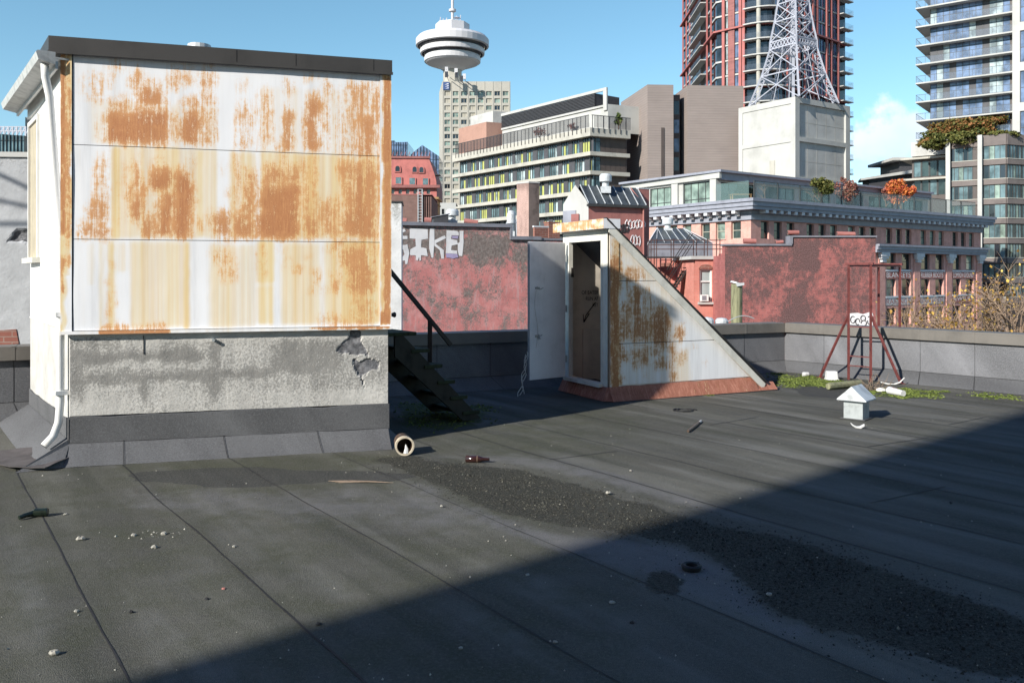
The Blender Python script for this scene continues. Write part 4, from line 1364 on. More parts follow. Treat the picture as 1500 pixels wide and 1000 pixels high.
for i in range(n):
    a0, a1 = -0.02 + (HL + 0.32) * i / n, -0.02 + (HL + 0.32) * (i + 1) / n
    e = lambda a: 0.138 + 0.02 * mn.noise(Vector((a * 2, 0, 4)))
    ed.face([HS.p(a0, e(a0), 0.001), HS.p(a1, e(a1), 0.001), HS.p(a1, e(a1) - .004, 0.013), HS.p(a0, e(a0) - .004, 0.013)])
ed.build('flashing_edge', M['seam'], hatch)
# sloping roof with rolled edge, front cap
rf = MB()
RT = 0.07
sl = [(-0.10, HTOP + 0.065), (HL + 0.12, hz(HL) - 0.02), (HL + 0.12, hz(HL) + .03), (-0.10, HTOP + 0.135)]
rf.fpoly(HS, sl, -HW - 0.07, 0.06)
rf.build('sloping_roof', M['feltdark'], hatch)
eb = MB()
eb.fpoly(HS, [(-0.06, HTOP - 0.055), (HL + 0.06, hz(HL) - 0.08), (HL + 0.10, hz(HL) + .005), (-0.06, HTOP + 0.085)], 0.0605, 0.085)
eb.build('roof_edge_board', M['cream'], hatch)
lip = MB()
for i in range(44):
    u0, u1 = i / 44, (i + 1) / 44
    pa = lambda u: (-0.10 + (HL + .22) * u, HTOP + 0.112 - (HTOP - .02) * u * (HTOP - .12 + .135) / HTOP)
    A, B = pa(u0), pa(u1)
    w0 = 0.095 + 0.010 * mn.noise(Vector((u0 * 30, 0, 0)))
    w1 = 0.095 + 0.010 * mn.noise(Vector((u1 * 30, 0, 0)))
    lip.hexa([HS.p(A[0], 0.0, A[1]), HS.p(A[0], w0, A[1]), HS.p(B[0], w1, B[1]), HS.p(B[0], 0.0, B[1])],
             [HS.p(A[0], 0.0, A[1] + .03), HS.p(A[0], w0, A[1] + .03), HS.p(B[0], w1, B[1] + .03), HS.p(B[0], 0.0, B[1] + .03)])
lip.build('roof_felt_edge', M['seam'], hatch)
cp = MB()
cr = lambda a, z: 0.52 + 0.5 * mn.noise(Vector((a * 6, z * 14, 3)))
cp.at = {}
cp.grid(HFR, -0.09, HW + 0.09, HTOP - .01, HTOP + 0.125, 0.02, dict(rust=cr, stain=lambda a, z: 0.4), 0.155)
cp.fbox(HFR, -0.09, HW + 0.09, -0.12, 0.153, HTOP - .008, HTOP + 0.125)
cp.build('front_cap', M['siding'], hatch)
# door leaf, swung open
hinge = Vector(HFR.p(d0 - 0.02, 0.07, 0))
tip = at(776, 450, 12.30)
DF = Fr((tip.x, tip.y), (hinge.x - tip.x, hinge.y - tip.y))
DL = math.hypot(hinge.x - tip.x, hinge.y - tip.y)
lf = MB()
lf.fbox(DF, 0, DL - .015, -0.045, 0.0, DZ0, DZ1)
door = lf.build('door_leaf', M['doorpaint'], hatch, bevel=0.004)
e = MB()
e.fbox(DF, -0.004, -0.001, -0.043, -0.002, DZ0 + .002, DZ1 - .002)
e.build('door_edge', M['zinc'], door)
hd = MB()
for y in (422, 492):
    a, z = DF.sz(786, y)
    for k in range(5):
        a2 = a - .03 + .025 * k
        hd.tube([DF.p(a2, 0.004, z + random.uniform(-.02, .02)), DF.p(a2 + random.uniform(-.01, .05), 0.03, z + random.uniform(-.05, .03))], [.006, .004], 5)
    hd.fbox(DF, a - .03, a + .05, 0.0005, 0.012, z - .012, z + .016)
hd.build('broken_latch', M['galv'], door)
hg = MB()
for z in (0.5, 1.25, 2.0):
    hg.tube([(hinge.x, hinge.y, z - .05), (hinge.x, hinge.y, z + .05)], [0.014, 0.014], 8)
hg.build('hinge', M['galv'], door)
cd = MB()
pts = []
for k in range(14):
    a, z = DF.sz(785 - 2.4 * math.sin(k * .5), 425 + k * 6.5)
    pts.append(DF.p(a, 0.008, z))
cd.tube(pts, [0.0035] * len(pts), 4)
for s in (0, 1, 2):
    x0, y0 = 772, 515
    pts = []
    for k in range(12):
        pts.append(at(x0 - 1.0 * k * (.6 + .25 * s) + 2.5 * math.sin(k * 1.3 + s * 2), y0 + 5.6 * k + s * 2, 12.28))
    cd.tube(pts, [0.006] * 12, 4)
cd.build('frayed_rope', M['plastic'], door)
# ================================================================ LADDER FRAME ON THE PARAPET
OUT = (-PR.n[0], -PR.n[1])                        # outward over the parapet
fA, fB = gnd(1243, 556), gnd(1275.5, 559)
frame = thing('roof_ladder', 'rusty red steel ladder frame on splayed legs standing over the parapet', 'ladder', fA)
TOPZ = zat(390.5, 14.2)


def outp(p, x):
    t = hit(x, (p.x, p.y), OUT)
    return Vector((p.x + OUT[0] * t, p.y + OUT[1] * t, 0))


bA, bB = outp(fA, 1287), outp(fB, 1318)
R = 0.0165
for p, z0 in ((fA, 0.0), (fB, 0.0), (bA, -0.3), (bB, -0.3)):
    m = MB()
    m.bar((p.x, p.y, z0), (p.x, p.y, TOPZ), 2 * R)
    m.build('post', M['ladderred'], frame)
m = MB()
e = 0.05
for p, q in ((fA, bA), (fB, bB)):
    m.bar((p.x, p.y, TOPZ + .02), (q.x, q.y, TOPZ + .02), 2 * R)
for p, q in ((fA, fB), (bA, bB)):
    d = (q - p).normalized() * e
    m.bar((p.x - d.x, p.y - d.y, TOPZ + .045), (q.x + d.x, q.y + d.y, TOPZ + .045), 2.2 * R)
m.build('top_frame', M['ladderred'], frame)
for y, P, Q in ((478, fA, fB), (521, fA, fB), (480, bA, bB), (535, fA, fB)):
    m = MB()
    z = zat(y, P.y)
    m.bar((P.x, P.y, z), (Q.x, Q.y, z), 0.018)
    m.build('rung', M['ladderred'], frame)
for x, y, P, yt in ((1201, 553, fA, 461), (1320, 562, fB, 461)):
    g = gnd(x, y)
    m = MB()
    zt = zat(yt, P.y)
    m.bar((g.x, g.y, 0), (P.x, P.y, zt), 0.034)
    m.box(g.x - .05, g.x + .05, g.y - .05, g.y + .05, 0.002, 0.012)
    m.build('brace', M['ladderred'], frame)
# graffiti panel hung between the posts beyond: a white sprayed tag on the brick wall is built with that wall

# ================================================================ SMALL ROOF VENT
V = gnd(1254.5, 612.5)
vang = math.radians(-41)
vent = thing('hooded_vent', 'small square galvanised roof vent with a gabled hood standing on the felt', 'vent', V)


def rot(x, y, a=vang):
    return (V.x + x * math.cos(a) - y * math.sin(a), V.y + x * math.sin(a) + y * math.cos(a))


h = 0.115
m = MB()
m.prism([rot(-h, -h), rot(h, -h), rot(h, h), rot(-h, h)], 0.0, 0.262)
m.build('body', M['galv'], vent, bevel=0.003)
m = MB()
H = 0.175
ZE, ZA = 0.245, 0.405
rg = [rot(0, -H * .55), rot(0, H * .55)]
cs4 = [rot(-H, -H), rot(H, -H), rot(H, H), rot(-H, H)]
ap = rot(0, 0)
r0_, r1_ = rot(0, -H), rot(0, H)
m.face([(*cs4[0], ZE), (*cs4[1], ZE), (*r0_, ZA)])
m.face([(*cs4[2], ZE), (*cs4[3], ZE), (*r1_, ZA)])
m.face([(*cs4[1], ZE), (*cs4[2], ZE), (*r1_, ZA), (*r0_, ZA)])
m.face([(*cs4[3], ZE), (*cs4[0], ZE), (*r0_, ZA), (*r1_, ZA)])
for i in range(4):
    a, b = cs4[i], cs4[(i + 1) % 4]
    m.face([(*a, ZE - .014), (*b, ZE - .014), (*b, ZE), (*a, ZE)])
m.face([(*p, ZE - .012) for p in reversed(cs4)])
m.build('hood', M['galvwhite'], vent)
m = MB()
m.prism([rot(-h - .03, -h - .02), rot(h + .03, -h - .03), rot(h + .03, h + .02), rot(-h - .02, h + .03)], 0.003, 0.010)
m.build('base_flange', M['felt'], vent)

# ================================================================ LITTER
def cyl(name, label, cat, a, b, r, mt, n=14, prof=None, group=None):
    """round object lying between two ground points; prof = list of (fraction, radius factor)"""
    prof = prof or [(0, 1), (1, 1)]
    a, b = Vector(a), Vector(b)
    m = MB()
    m.tube([a.lerp(b, f) for f, k in prof], [r * k for f, k in prof], n)
    m.smooth = False
    o = m.build(name, mt)
    tag(o, label, cat, group)
    return o


# clay pipe end
pg = gnd(593, 668)
pt = thing('clay_pipe', 'open brown clay pipe end with pale rim lying at the corner of the shed', 'pipe', pg)
ax_ = Vector((-0.23, 1.0, 0)).normalized()
rr, pr_ = 0.093, 0.078
c0 = Vector((pg.x, pg.y, rr + .004))
m = MB()
N = 28
sx_ = Vector((ax_.y, -ax_.x, 0))
def ring(c, r):
    return [c + (sx_ * math.cos(2 * math.pi * q / N) + Vector((0, 0, 1)) * math.sin(2 * math.pi * q / N)) * r for q in range(N)]
def loft(m, A, B, mi=0):
    for q in range(N):
        m.face([A[q], A[(q + 1) % N], B[(q + 1) % N], B[q]], mi)
rings = [(0.0, rr), (0.05, rr), (0.052, rr * .90), (0.26, rr * .88), (0.26, rr * .74), (0.03, rr * .78), (0.0, rr * .82)]
for i in range(2, 5):
    loft(m, ring(c0 + ax_ * rings[i + 1][0], rings[i + 1][1]), ring(c0 + ax_ * rings[i][0], rings[i][1]))
loft(m, ring(c0 + ax_ * 0.02, rr * .80), ring(c0 + ax_ * 0.26, rr * .74))
m.face([p for p in ring(c0 + ax_ * 0.255, rr * .75)])
m.smooth = False
m.build('pipe_body', M['pipeclay'], pt)
m = MB()
loft(m, ring(c0 + ax_ * 0.05, rr), ring(c0, rr))
loft(m, ring(c0, rr), ring(c0, rr * .82))
loft(m, ring(c0, rr * .82), ring(c0 + ax_ * .022, rr * .80))
m.build('pipe_rim', M['piperim'], pt)
o = MB()
g = c0 + Vector((0.008, 0.02, -rr * .80))
o.tube([g, g + Vector((.004, 0.01, .045)), g + Vector((-.004, .012, .085))], [.026, .018, .004], 7)
tag(o.build('plaster_chunk', M['plastic']), 'pointed white plaster chunk lying in the mouth of the clay pipe', 'rubble')

b0, b1 = gnd(682, 677), gnd(717, 677.5)
for q in (b0, b1):
    q.z = 0.033
tb = thing('beer_bottle', 'brown glass bottle lying on its side on the dark dirt patch', 'bottle', b0)
m = MB()
m.tube([b0.lerp(b1, f) for f in (0, .02, .52, .62, .74, .97, 1.0)], [.026, .033, .033, .028, .018, .014, .014], 14, 0)
m.build('glass', M['bottle'], tb, smooth=True)
m = MB()
m.tube([b0.lerp(b1, f) for f in (.46, .52)], [.0335, .0335], 14)
m.build('label_band', M['pipeclay'], tb)
a, b, c = gnd(28, 762), gnd(49, 757), gnd(70, 756)
for q in (a, b, c):
    q.z = 0.032
tb = thing('green_bottle', 'dark green broken bottle lying across a felt seam near the left edge of the roof', 'bottle', b)
m = MB()
m.tube([b + (c - b) * .02, b.lerp(c, .1), b.lerp(c, .97), c], [.020, .031, .031, .028], 14)
m.build('bottle_body', M['greenbottle'], tb)
m = MB()
m.tube([a + Vector((0, 0, -.012)), a.lerp(b, .5) + Vector((0, 0, -.004)), b + Vector((0, 0, -.004))], [.016, .018, .024], 12)
m.build('bottle_neck', M['greenbottle'], tb)

# rubber drain ring
g = gnd(1013, 834)
m = MB()
m.lathe((g.x, g.y), [(.055, .002), (.062, .026), (.050, .034), (.036, .030), (.036, .004)], 20)
tag(m.build('rubber_ring', M['rubber']), 'black rubber ring lying on shaded felt beside the dirt patch', 'ring')
# strip of torn rubber
m = MB()
g = gnd(1002, 602)
pts = [g + Vector((.16 * math.cos(t) * (1 - .05 * t), .11 * math.sin(t), .012 + .006 * math.sin(3 * t))) for t in [i * .45 for i in range(26)]]
m.tube(pts, [.011] * len(pts), 5)
tag(m.build('cable_coil', M['rubber']), 'loose coil of black cable lying in front of the hatch house', 'cable')
s0, s1 = gnd(1008, 633), gnd(1027, 618)
s0.z = s1.z = 0.014
st_ = thing('paint_stick', 'brown stick with a white tip lying in front of the hatch house', 'stick', s0)
m = MB()
m.tube([s0, s0.lerp(s1, .86)], [.014, .012], 7)
m.build('shaft', M['pipeclay'], st_)
m = MB()
m.tube([s0.lerp(s1, .862), s1], [.013, .011], 7)
m.build('tip', M['plastic'], st_)
# split lath near the shed
m = MB()
for k in range(4):
    a, b = gnd(481 + k * 5, 705 + k * .9), gnd(552 + k * 8, 706.5 + k * .7)
    a.z, b.z = .006, .012
    m.tube([a, a.lerp(b, .5) + Vector((0, .012 * k - .02, .006)), b], [.0025, .005, .002], 5)
tag(m.build('split_lath', M['twig']), 'splintered strip of pale lath lying on the felt in front of the shed', 'lath')
# white broken plastic by the vent
m = MB()
g = gnd(1256, 627)
pts = [at(1246, 620.5, g.y) , at(1249, 624, g.y), at(1254, 627, g.y), at(1260, 627.5, g.y), at(1265, 624.5, g.y), at(1266, 622.5, g.y)]
pts = [Vector((p.x, p.y, max(p.z - zat(628, g.y) + .004, .006))) for p in pts]
m.tube(pts, [.003, .009, .013, .018, .016, .006], 6)
tag(m.build('plastic_scrap', M['plastic']), 'curved scrap of white plastic on the felt just in front of the hooded vent', 'litter')
# items by the frame
g = gnd(1218, 556)
cont = thing('plastic_tub', 'square white plastic tub lying tipped over in the moss by the ladder legs', 'tub', g)
m = MB()
t = [Vector((-.10, -.07, 0)), Vector((.09, -.09, 0.0)), Vector((.10, .07, 0)), Vector((-.09, .08, 0))]
m.hexa([g + v for v in t], [g + v * .86 + Vector((.0, 0, .145)) for v in t])
m.build('tub_body', M['plastic'], cont, bevel=.012)
m = MB()
m.hexa([g + v * 1.04 + Vector((0, 0, .002)) for v in t], [g + v * 1.04 + Vector((0, 0, .018)) for v in t])
m.build('tub_rim', M['plastic'], cont)
g0, g1 = gnd(1302, 577), gnd(1323, 581)
g0.z, g1.z = .058, .048
cu = thing('paper_cup', 'white paper cup with red print lying on its side on the moss', 'cup', g0)
m = MB()
m.tube([g0, g0.lerp(g1, .03), g0.lerp(g1, .97), g1], [.052, .055, .042, .042], 16)
m.build('cup_body', M['plastic'], cu)
m = MB()
dcu = (g1 - g0).normalized()
for k in range(9):
    th = math.radians(200 + 9 * k)
    sx2 = Vector((dcu.y, -dcu.x, 0))
    q0 = sx2 * math.cos(th) - Vector((0, 0, math.sin(th)))
    th2 = th + math.radians(6.5 if k % 2 else 9)
    q1 = sx2 * math.cos(th2) - Vector((0, 0, math.sin(th2)))
    for f0, f1 in ((.28, .40), (.44, .52), (.57, .66)):
        if (k + int(f0 * 50)) % 3 == 0:
            continue
        r0, r1 = .0505 , .0475
        m.face([g0.lerp(g1, f0) + q0 * (r0 + .002), g0.lerp(g1, f1) + q0 * (r1 + .0025), g0.lerp(g1, f1) + q1 * (r1 + .0025), g0.lerp(g1, f0) + q1 * (r0 + .002)])
m.build('red_print', M['cuplabel'], cu)
m = MB()
m.tube([g1, g1 + dcu * .004], [.045, .045], 16)
m.build('cup_rim', M['plastic'], cu)
g = gnd(1180, 551)
m = MB()
g.z = .035
m.tube([g + Vector((-.05, 0, 0)), g + Vector((-.02, 0, 0.0)), g + Vector((.05, .02, 0))], [.036, .04, .036], 12)
tag(m.build('crushed_cup', M['plastic']), 'small crushed white cup lying in the moss at the parapet corner', 'cup')
# fallen post
p0, p1 = gnd(1213, 571), gnd(1262, 566)
p0.z, p1.z = .055, .05
cyl('fallen_post', 'short pale timber post lying flat on the felt behind the hooded vent', 'timber', p0, p1, .055, M['post'], 9, [(0, .85), (.04, 1), (.5, .96), (.97, 1), (1, .8)])
m = MB()
g = gnd(1291, 574)
m.lathe((g.x, g.y), [(.0, .0), (.06, .004), (.085, .025), (.07, .05), (.03, .062), (0, .065)], 10)
for i, v in enumerate(m.v):
    m.v[i] = (v[0] + .02 * mn.noise(Vector((v[0] * 30, v[1] * 30, v[2] * 30))), v[1], max(.002, v[2] + .01 * mn.noise(Vector((v[0] * 22, v[1] * 22, 5)))))
tag(m.build('plastic_bag', M['cream']), 'crumpled cream plastic bag between the fallen twigs and the paper cup', 'bag')
m = MB()
q = [at(1290, 559.5, 13.75), at(1300, 562, 13.72), at(1309, 563, 13.7), at(1318, 560, 13.68), at(1325, 553, 13.66)]
m.tube(q, [.010, .013, .013, .012, .008], 6)
tag(m.build('white_hose', M['plastic']), 'loose white plastic hose curling up beside the right brace foot of the ladder', 'hose')
m = MB()
c = gnd(1276, 572)
for k in range(46):
    a = Vector((c.x + random.gauss(0, .10), c.y + random.gauss(0, .06), .01 + random.random() * .03))
    d = Vector((random.gauss(0, 1), random.gauss(0, .5), abs(random.gauss(0, .7)))).normalized() * random.uniform(.12, .32)
    m.tube([a, a + d * .5 + Vector((random.gauss(0, .02), 0, .01)), a + d], [.005, .004, .002], 4)
tag(m.build('twig_heap', M['twig']), 'small heap of dead twigs at the foot of the ladder frame', 'twigs')

# pebbles: each one an object
def pebble_mesh(seed, name='pebble'):
    rnd = random.Random(seed)
    m = MB()
    n, kk = 7, 4
    prof = [(0.0, -.35), (.8, -.30), (1.0, .05), (.7, .45), (0.0, .6)]
    m.lathe((0, 0), prof, n)
    m.v = [(x * rnd.uniform(.75, 1.2), y * rnd.uniform(.6, 1.05), (z + .35) * rnd.uniform(.8, 1.15)) for x, y, z in m.v]
    return m


PEB = []
protos = [pebble_mesh(s) for s in range(5)]
spots = [(118, 791, .030, 'pale pebble lying alone between the first two felt seams'), (196, 785, .020, 'grey pebble at the left end of the pebble scatter on the felt'), (240, 783, .022, 'flat pebble at the right end of the pebble scatter on the felt'), (226, 803, .022, 'grey pebble just below the pebble scatter on the felt'),
         (80, 958, .024, 'whitish pebble lying on the felt near the bottom edge'), (96, 754, .016, 'little pale pebble beside the green bottle'), (112, 896, .014, 'small grey pebble beside the first felt seam'), (343, 801, .013, 'small pebble beside the middle of the second felt seam'),
         (467, 915, .015, 'dark stone at the end of the second felt seam in the shade'), (328, 863, .012, 'reddish chip on open felt right of the first seam'), (891, 723, .024, 'yellowish pebble lying at the edge of the dirt patch'), (924, 690, .014, 'pale pebble on the sunlit felt behind the dirt patch'),
         (773, 843, .013, 'white chip in the shadow just past the shadow edge'), (897, 884, .018, 'pointed pale stone standing in the shade beside the dirt'), (926, 913, .014, 'dark lump in the deep shade of the lower roof'), (813, 941, .012, 'white chip in deep shade low on the roof'),
         (1127, 872, .018, 'white chip lying on the dirt patch in the shade'), (675, 950, .011, 'tiny pale chip near the bottom of the shaded felt'), (647, 742, .013, 'pale chip on sunlit felt below the dirt patch'), (303, 878, .013, 'dark pebble on felt between the seams'),
         (192, 897, .013, 'black chip beside the first felt seam'), (1393, 737, .014, 'dark crumb on the shaded felt under the parapet side')]
for i, (x, y, r, lab) in enumerate(spots):
    pm = protos[i % 5]
    g = gnd(x, y)
    m = MB()
    m.v = [(g.x + vx * r, g.y + vy * r, 0.001 + vz * r) for vx, vy, vz in pm.v]
    m.f, m.m = list(pm.f), list(pm.m)
    mtl = M['rubber'] if 'dark' in lab or 'black' in lab else M['pinkwall'] if 'reddish' in lab else M['pebble']
    tag(m.build('pebble', mtl), lab, 'pebble', 'pebbles scattered on the felt roof')
# countless crumbs
m = MB()
rnd = random.Random(5)
for k in range(290):
    x = rnd.uniform(-20, 1520)
    y = 470 + 530 * rnd.random() ** 0.8
    if y < 590:
        y += 110
    g = gnd(x, y)
    if not on_roof(g.x, g.y, -.35) or poly_dist(g.x, g.y, [SL, SRT, SBR, SBL]) < .4:
        continue
    r = rnd.uniform(.003, .009) * (1.4 if rnd.random() < .1 else 1)
    a = rnd.random() * 6
    pts = [(g.x + r * math.cos(a + q * 2.1) * rnd.uniform(.6, 1.3), g.y + r * math.sin(a + q * 2.1), 0.001) for q in range(3)]
    tp = (g.x, g.y, r * 1.1)
    for q in range(3):
        m.face([pts[q], pts[(q + 1) % 3], tp])
for k in range(24):
    g = gnd(rnd.gauss(232, 26), rnd.gauss(785, 5))
    r = rnd.uniform(.004, .011)
    pts = [(g.x + r * math.cos(q * 2.1 + k) * rnd.uniform(.6, 1.3), g.y + r * math.sin(q * 2.1 + k), 0.001) for q in range(3)]
    for q in range(3):
        m.face([pts[q], pts[(q + 1) % 3], (g.x, g.y, r * 1.2)])
tag(m.build('roof_crumbs', M['pebble']), 'tiny pale crumbs strewn over the roofing felt', 'crumbs', kind='stuff')
# dark grit
m = MB()
xs = [p[0] for p in DIRT]
ys = [p[1] for p in DIRT]
cnt = 0
while cnt < 12000:
    x, y = rnd.uniform(min(xs), max(xs)), rnd.uniform(min(ys), max(ys))
    q = poly_dist(x, y, DIRT)
    if q > .25 or rnd.random() > sstep(.25, -.35, q) * (0.25 + 0.9 * max(0, fbm(x * 2, y * 2, 9) + .45)):
        if rnd.random() > .02:
            continue
        if poly_dist(x, y, DIRT2) > .1 and q > .3:
            continue
    cnt += 1
    r = rnd.uniform(.002, .0068) * (1.8 if rnd.random() < .06 else 1)
    a = rnd.random() * 6
    pts = [(x + r * math.cos(a + k * 2.1) * rnd.uniform(.6, 1.6), y + r * math.sin(a + k * 2.1), roof_z(x, y) + 0.0) for k in range(3)]
    tp = (x + rnd.uniform(-r, r) * .5, y, roof_z(x, y) + r * rnd.uniform(.7, 1.5))
    for k in range(3):
        m.face([pts[k], pts[(k + 1) % 3], tp])
tag(m.build('dirt_grit', M['grit']), 'dark wet grit and rotted leaf dirt spread across the roof', 'grit', kind='stuff')
# moss
m = MB()
for P, dens in zip(MOSS, (2600, 380, 1400, 260, 420)):
    xs, ys = [p[0] for p in P], [p[1] for p in P]
    c = 0
    tries = 0
    while c < dens and tries < 60000:
        tries += 1
        x, y = rnd.uniform(min(xs) - .2, max(xs) + .2), rnd.uniform(min(ys) - .2, max(ys) + .2)
        q = poly_dist(x, y, P)
        if q > .2 or not on_roof(x, y, -.10) or fbm(x * 4, y * 4, 4) * 1.6 + .22 - q * 2.5 < rnd.random() * .9:
            continue
        c += 1
        db = min((x - PB.o[0]) * PB.n[0] + (y - PB.o[1]) * PB.n[1], (x - PR.o[0]) * PR.n[0] + (y - PR.o[1]) * PR.n[1])
        z0 = roof_z(x, y) if db > .3 else .175 * (1 - db / .3)
        r, hgt = rnd.uniform(.008, .024), rnd.uniform(.006, .024)
        a = rnd.random() * 3.1
        dx, dy = r * math.cos(a), r * math.sin(a)
        m.face([(x - dx, y - dy, z0), (x + dx, y + dy, z0), (x + dx * .4 + rnd.gauss(0, .008), y + dy * .4 + rnd.gauss(0, .008), z0 + hgt)])
        m.face([(x + dy, y - dx, z0), (x - dy, y + dx, z0), (x + rnd.gauss(0, .01), y + rnd.gauss(0, .01), z0 + hgt * .8)])
tag(m.build('moss_growth', M['moss']), 'bright green moss tufts growing along the parapet foot', 'moss', kind='stuff')
# ================================================================ NEIGHBOURING ROOFS AND THE CITY BEYOND
g = MB()
g.face([(-1500, -600, -18), (1500, -600, -18), (1500, 3000, -18), (-1500, 3000, -18)])
tag(g.build('street_ground', M['asphalt']), kind='structure')


def add_window(bld, F, h, mats, depth=0.25, fw=0.07, cross=True, meet=0.5, name='window', d=0.0, mull=0):
    """framed sash window set in an opening h = (a0, a1, z0, z1)"""
    a0, a1, z0, z1 = h[:4]
    fm, gm = mats
    e = d - depth
    m = MB()
    m.fbox(F, a0 - .01, a0 + fw, e - .05, e + .06, z0, z1)
    m.fbox(F, a1 - fw, a1 + .01, e - .05, e + .06, z0, z1)
    m.fbox(F, a0 + fw, a1 - fw, e - .05, e + .06, z1 - fw, z1 + .01)
    m.fbox(F, a0 + fw, a1 - fw, e - .05, e + .06, z0 - .01, z0 + fw)
    if cross:
        zm = z0 + (z1 - z0) * meet
        m.fbox(F, a0 + fw, a1 - fw, e - .05, e + .05, zm - fw * .4, zm + fw * .4)
    for k in range(mull):
        am = a0 + (a1 - a0) * (k + 1) / (mull + 1)
        m.fbox(F, am - fw * .4, am + fw * .4, e - .05, e + .055, z0 + fw, z1 - fw)
    w = m.build(name, fm, bld)
    m = MB()
    m.fquad(F, a0 + fw * .5, a1 - fw * .5, z0 + fw * .5, z1 - fw * .5, e)
    m.build('pane', gm, w)
    return w


# ---------------------------------------------------------------- tall unseen building behind the viewer, leaned and raised to shape its long shadow
A2 = Vector((-0.719, -0.695, 0)).normalized()
E0 = Vector((1.26, 6.30, 0)) - Vector((0.749, 0.662, 0)) * (4.2 + 12.0)
PRP = Vector((-A2.y, A2.x, 0))                    # to the right of the light
PRP = PRP if PRP.x > 0 else -PRP
bb = thing('brick_building', 'tall unseen brick building behind the viewer, shaped to throw its shadow across the roof', 'building', (E0.x, E0.y, -18))
fpnt = [E0, E0 + A2 * 14, E0 + A2 * 14 + PRP * 44, E0 + PRP * 44]
FF = Fr((fpnt[3].x, fpnt[3].y), (fpnt[0].x - fpnt[3].x, fpnt[0].y - fpnt[3].y))
hs_ = [(3 + 4.4 * i, 4.7 + 4.4 * i, z, z + 2.1) for i in range(7) for z in (2.5, 6.5, 10.5)]
H_B = 46.0  # raised so the block also screens sky light from the deck
LEAN = 0.0836  # lean added only to turn the cast shadow edge into line
m = MB()
m.shell([(p.x, p.y) for p in fpnt], -18, H_B, {3: hs_}, 0.3)
m.v = [(x + (PRP.x * LEAN * max(0, z) if (Vector((x, y, 0)) - fpnt[0]).dot(PRP) < 2 else 0), y + (PRP.y * LEAN * max(0, z) if (Vector((x, y, 0)) - fpnt[0]).dot(PRP) < 2 else 0), z) for x, y, z in m.v]
m.build('shadow_leaned_wall', M['warehouse'], bb)
for h_ in hs_:
    add_window(bb, FF, h_, (M['winframe'], M['glass_dark']), .25)

# ---------------------------------------------------------------- grey rendered wall at the left edge
GW = Fr((-16, 11.0), (1.0, 0.09))
gt0 = zat(233, 12)
gw = thing('rendered_wall', 'tall grey cracked render wall with a bare brick patch beyond the parapet left of the shed', 'wall', GW.p(0, 0, 0))
ga = GW.s_at(-30)
gb = GW.s_at(300)
HB = [GW.sz(*p) for p in ((22, 338), (46, 334), (48, 356), (30, 352), (10, 353), (18, 346))]
BR = [GW.sz(*p) for p in ((-4, 484), (24, 482), (28, 503), (-4, 506))]
m = MB()


def gwg(a, z):
    return 0.10 + 0.35 * sstep(gt0 - .45, gt0 - .1, z + .15 * fbm(a * 2, z, 0)) + 0.1 * fbm(a, z * .6, 3)


def gwh(a, z):
    return sstep(0.02, -0.02, min(poly_dist(a, z, HB), 9) + .03 * mn.noise(Vector((a * 9, z * 9, 0))))


m.grid(GW, ga, GW.s_at(75), -0.6, gt0, 0.035, dict(grime=gwg, hole=gwh), 0.0, dfun=lambda a, z: .006 * fbm(a * 3, z * 3, 0) - .05 * gwh(a, z))
m.fbox(GW, GW.s_at(75), gb, -0.4, 0.0, -8, gt0)
m.fbox(GW, 0, ga, -0.4, 0.0, -8, gt0)
m.fbox(GW, ga, GW.s_at(75), -0.4, -0.1, -8, gt0 - .002)
m.build('render', M['greywall'], gw)
m = MB()
m.fpoly(GW, BR, 0.001, 0.012)
m.build('bare_brick', M['oldbrick'], gw)
m = MB()
m.fbox(GW, 0, gb, -0.45, 0.03, gt0 + .001, gt0 + .07)
m.build('coping', M['concgrey'], gw)
# overhead cables, off to the left: their shadows fall on that wall
SUNV = Vector((-0.719 * .882, -0.695 * .882, 0.471))
pole = thing('utility_pole', 'timber utility pole carrying three cables beside the grey wall', 'pole', (-24, 8.2, -8))
m = MB()
m.tube([(-24, 8.2, -8), (-24, 8.2, 8.2)], [.16, .12], 10)
m.build('shaft', M['bark'], pole)
for (x0, y0, x1, y1) in ((0, 256, 47, 278), (0, 294, 47, 304), (0, 328, 47, 328)):
    a0, z0 = GW.sz(x0, y0)
    a1, z1 = GW.sz(x1, y1)
    p0, p1 = Vector(GW.p(a0, 0, z0)), Vector(GW.p(a1, 0, z1))
    d = (p1 - p0)
    q0, q1 = p0 + SUNV * 5.2 - d * 22, p0 + SUNV * 5.2 + d * 2.2
    m = MB()
    m.tube([q0, q1], [.028, .028], 6)
    m.build('cable', M['rubber'], pole)

# ---------------------------------------------------------------- white wall end and the red graffiti wall
WF = Fr((xat(540, 19.5), 19.5), (1, 0.10))
a1 = WF.s_at(588)
ww = thing('white_wall', 'narrow white rendered wall end standing behind the handrail of the stair', 'wall', WF.p(0, 0, 0))
m = MB()
zt = zat(297, 19.6)
m.grid(WF, 0.0, a1, -1.5, zt, 0.05, dict(grime=lambda a, z: .12 + .5 * sstep(zt - 1.0, zt, z + .3 * fbm(a * 3, z, 1)) * (.5 + fbm(a * 4, z * 2, 2))), 0.0)
m.fbox(WF, 0, a1 - .003, -1.1, -0.01, -8, zt - .004)
m.build('render', M['whitewall'], ww)
m = MB()
m.fbox(WF, -0.02, a1 + .03, -1.12, 0.03, zt + .002, zt + .035)
m.build('coping', M['fascia'], ww)

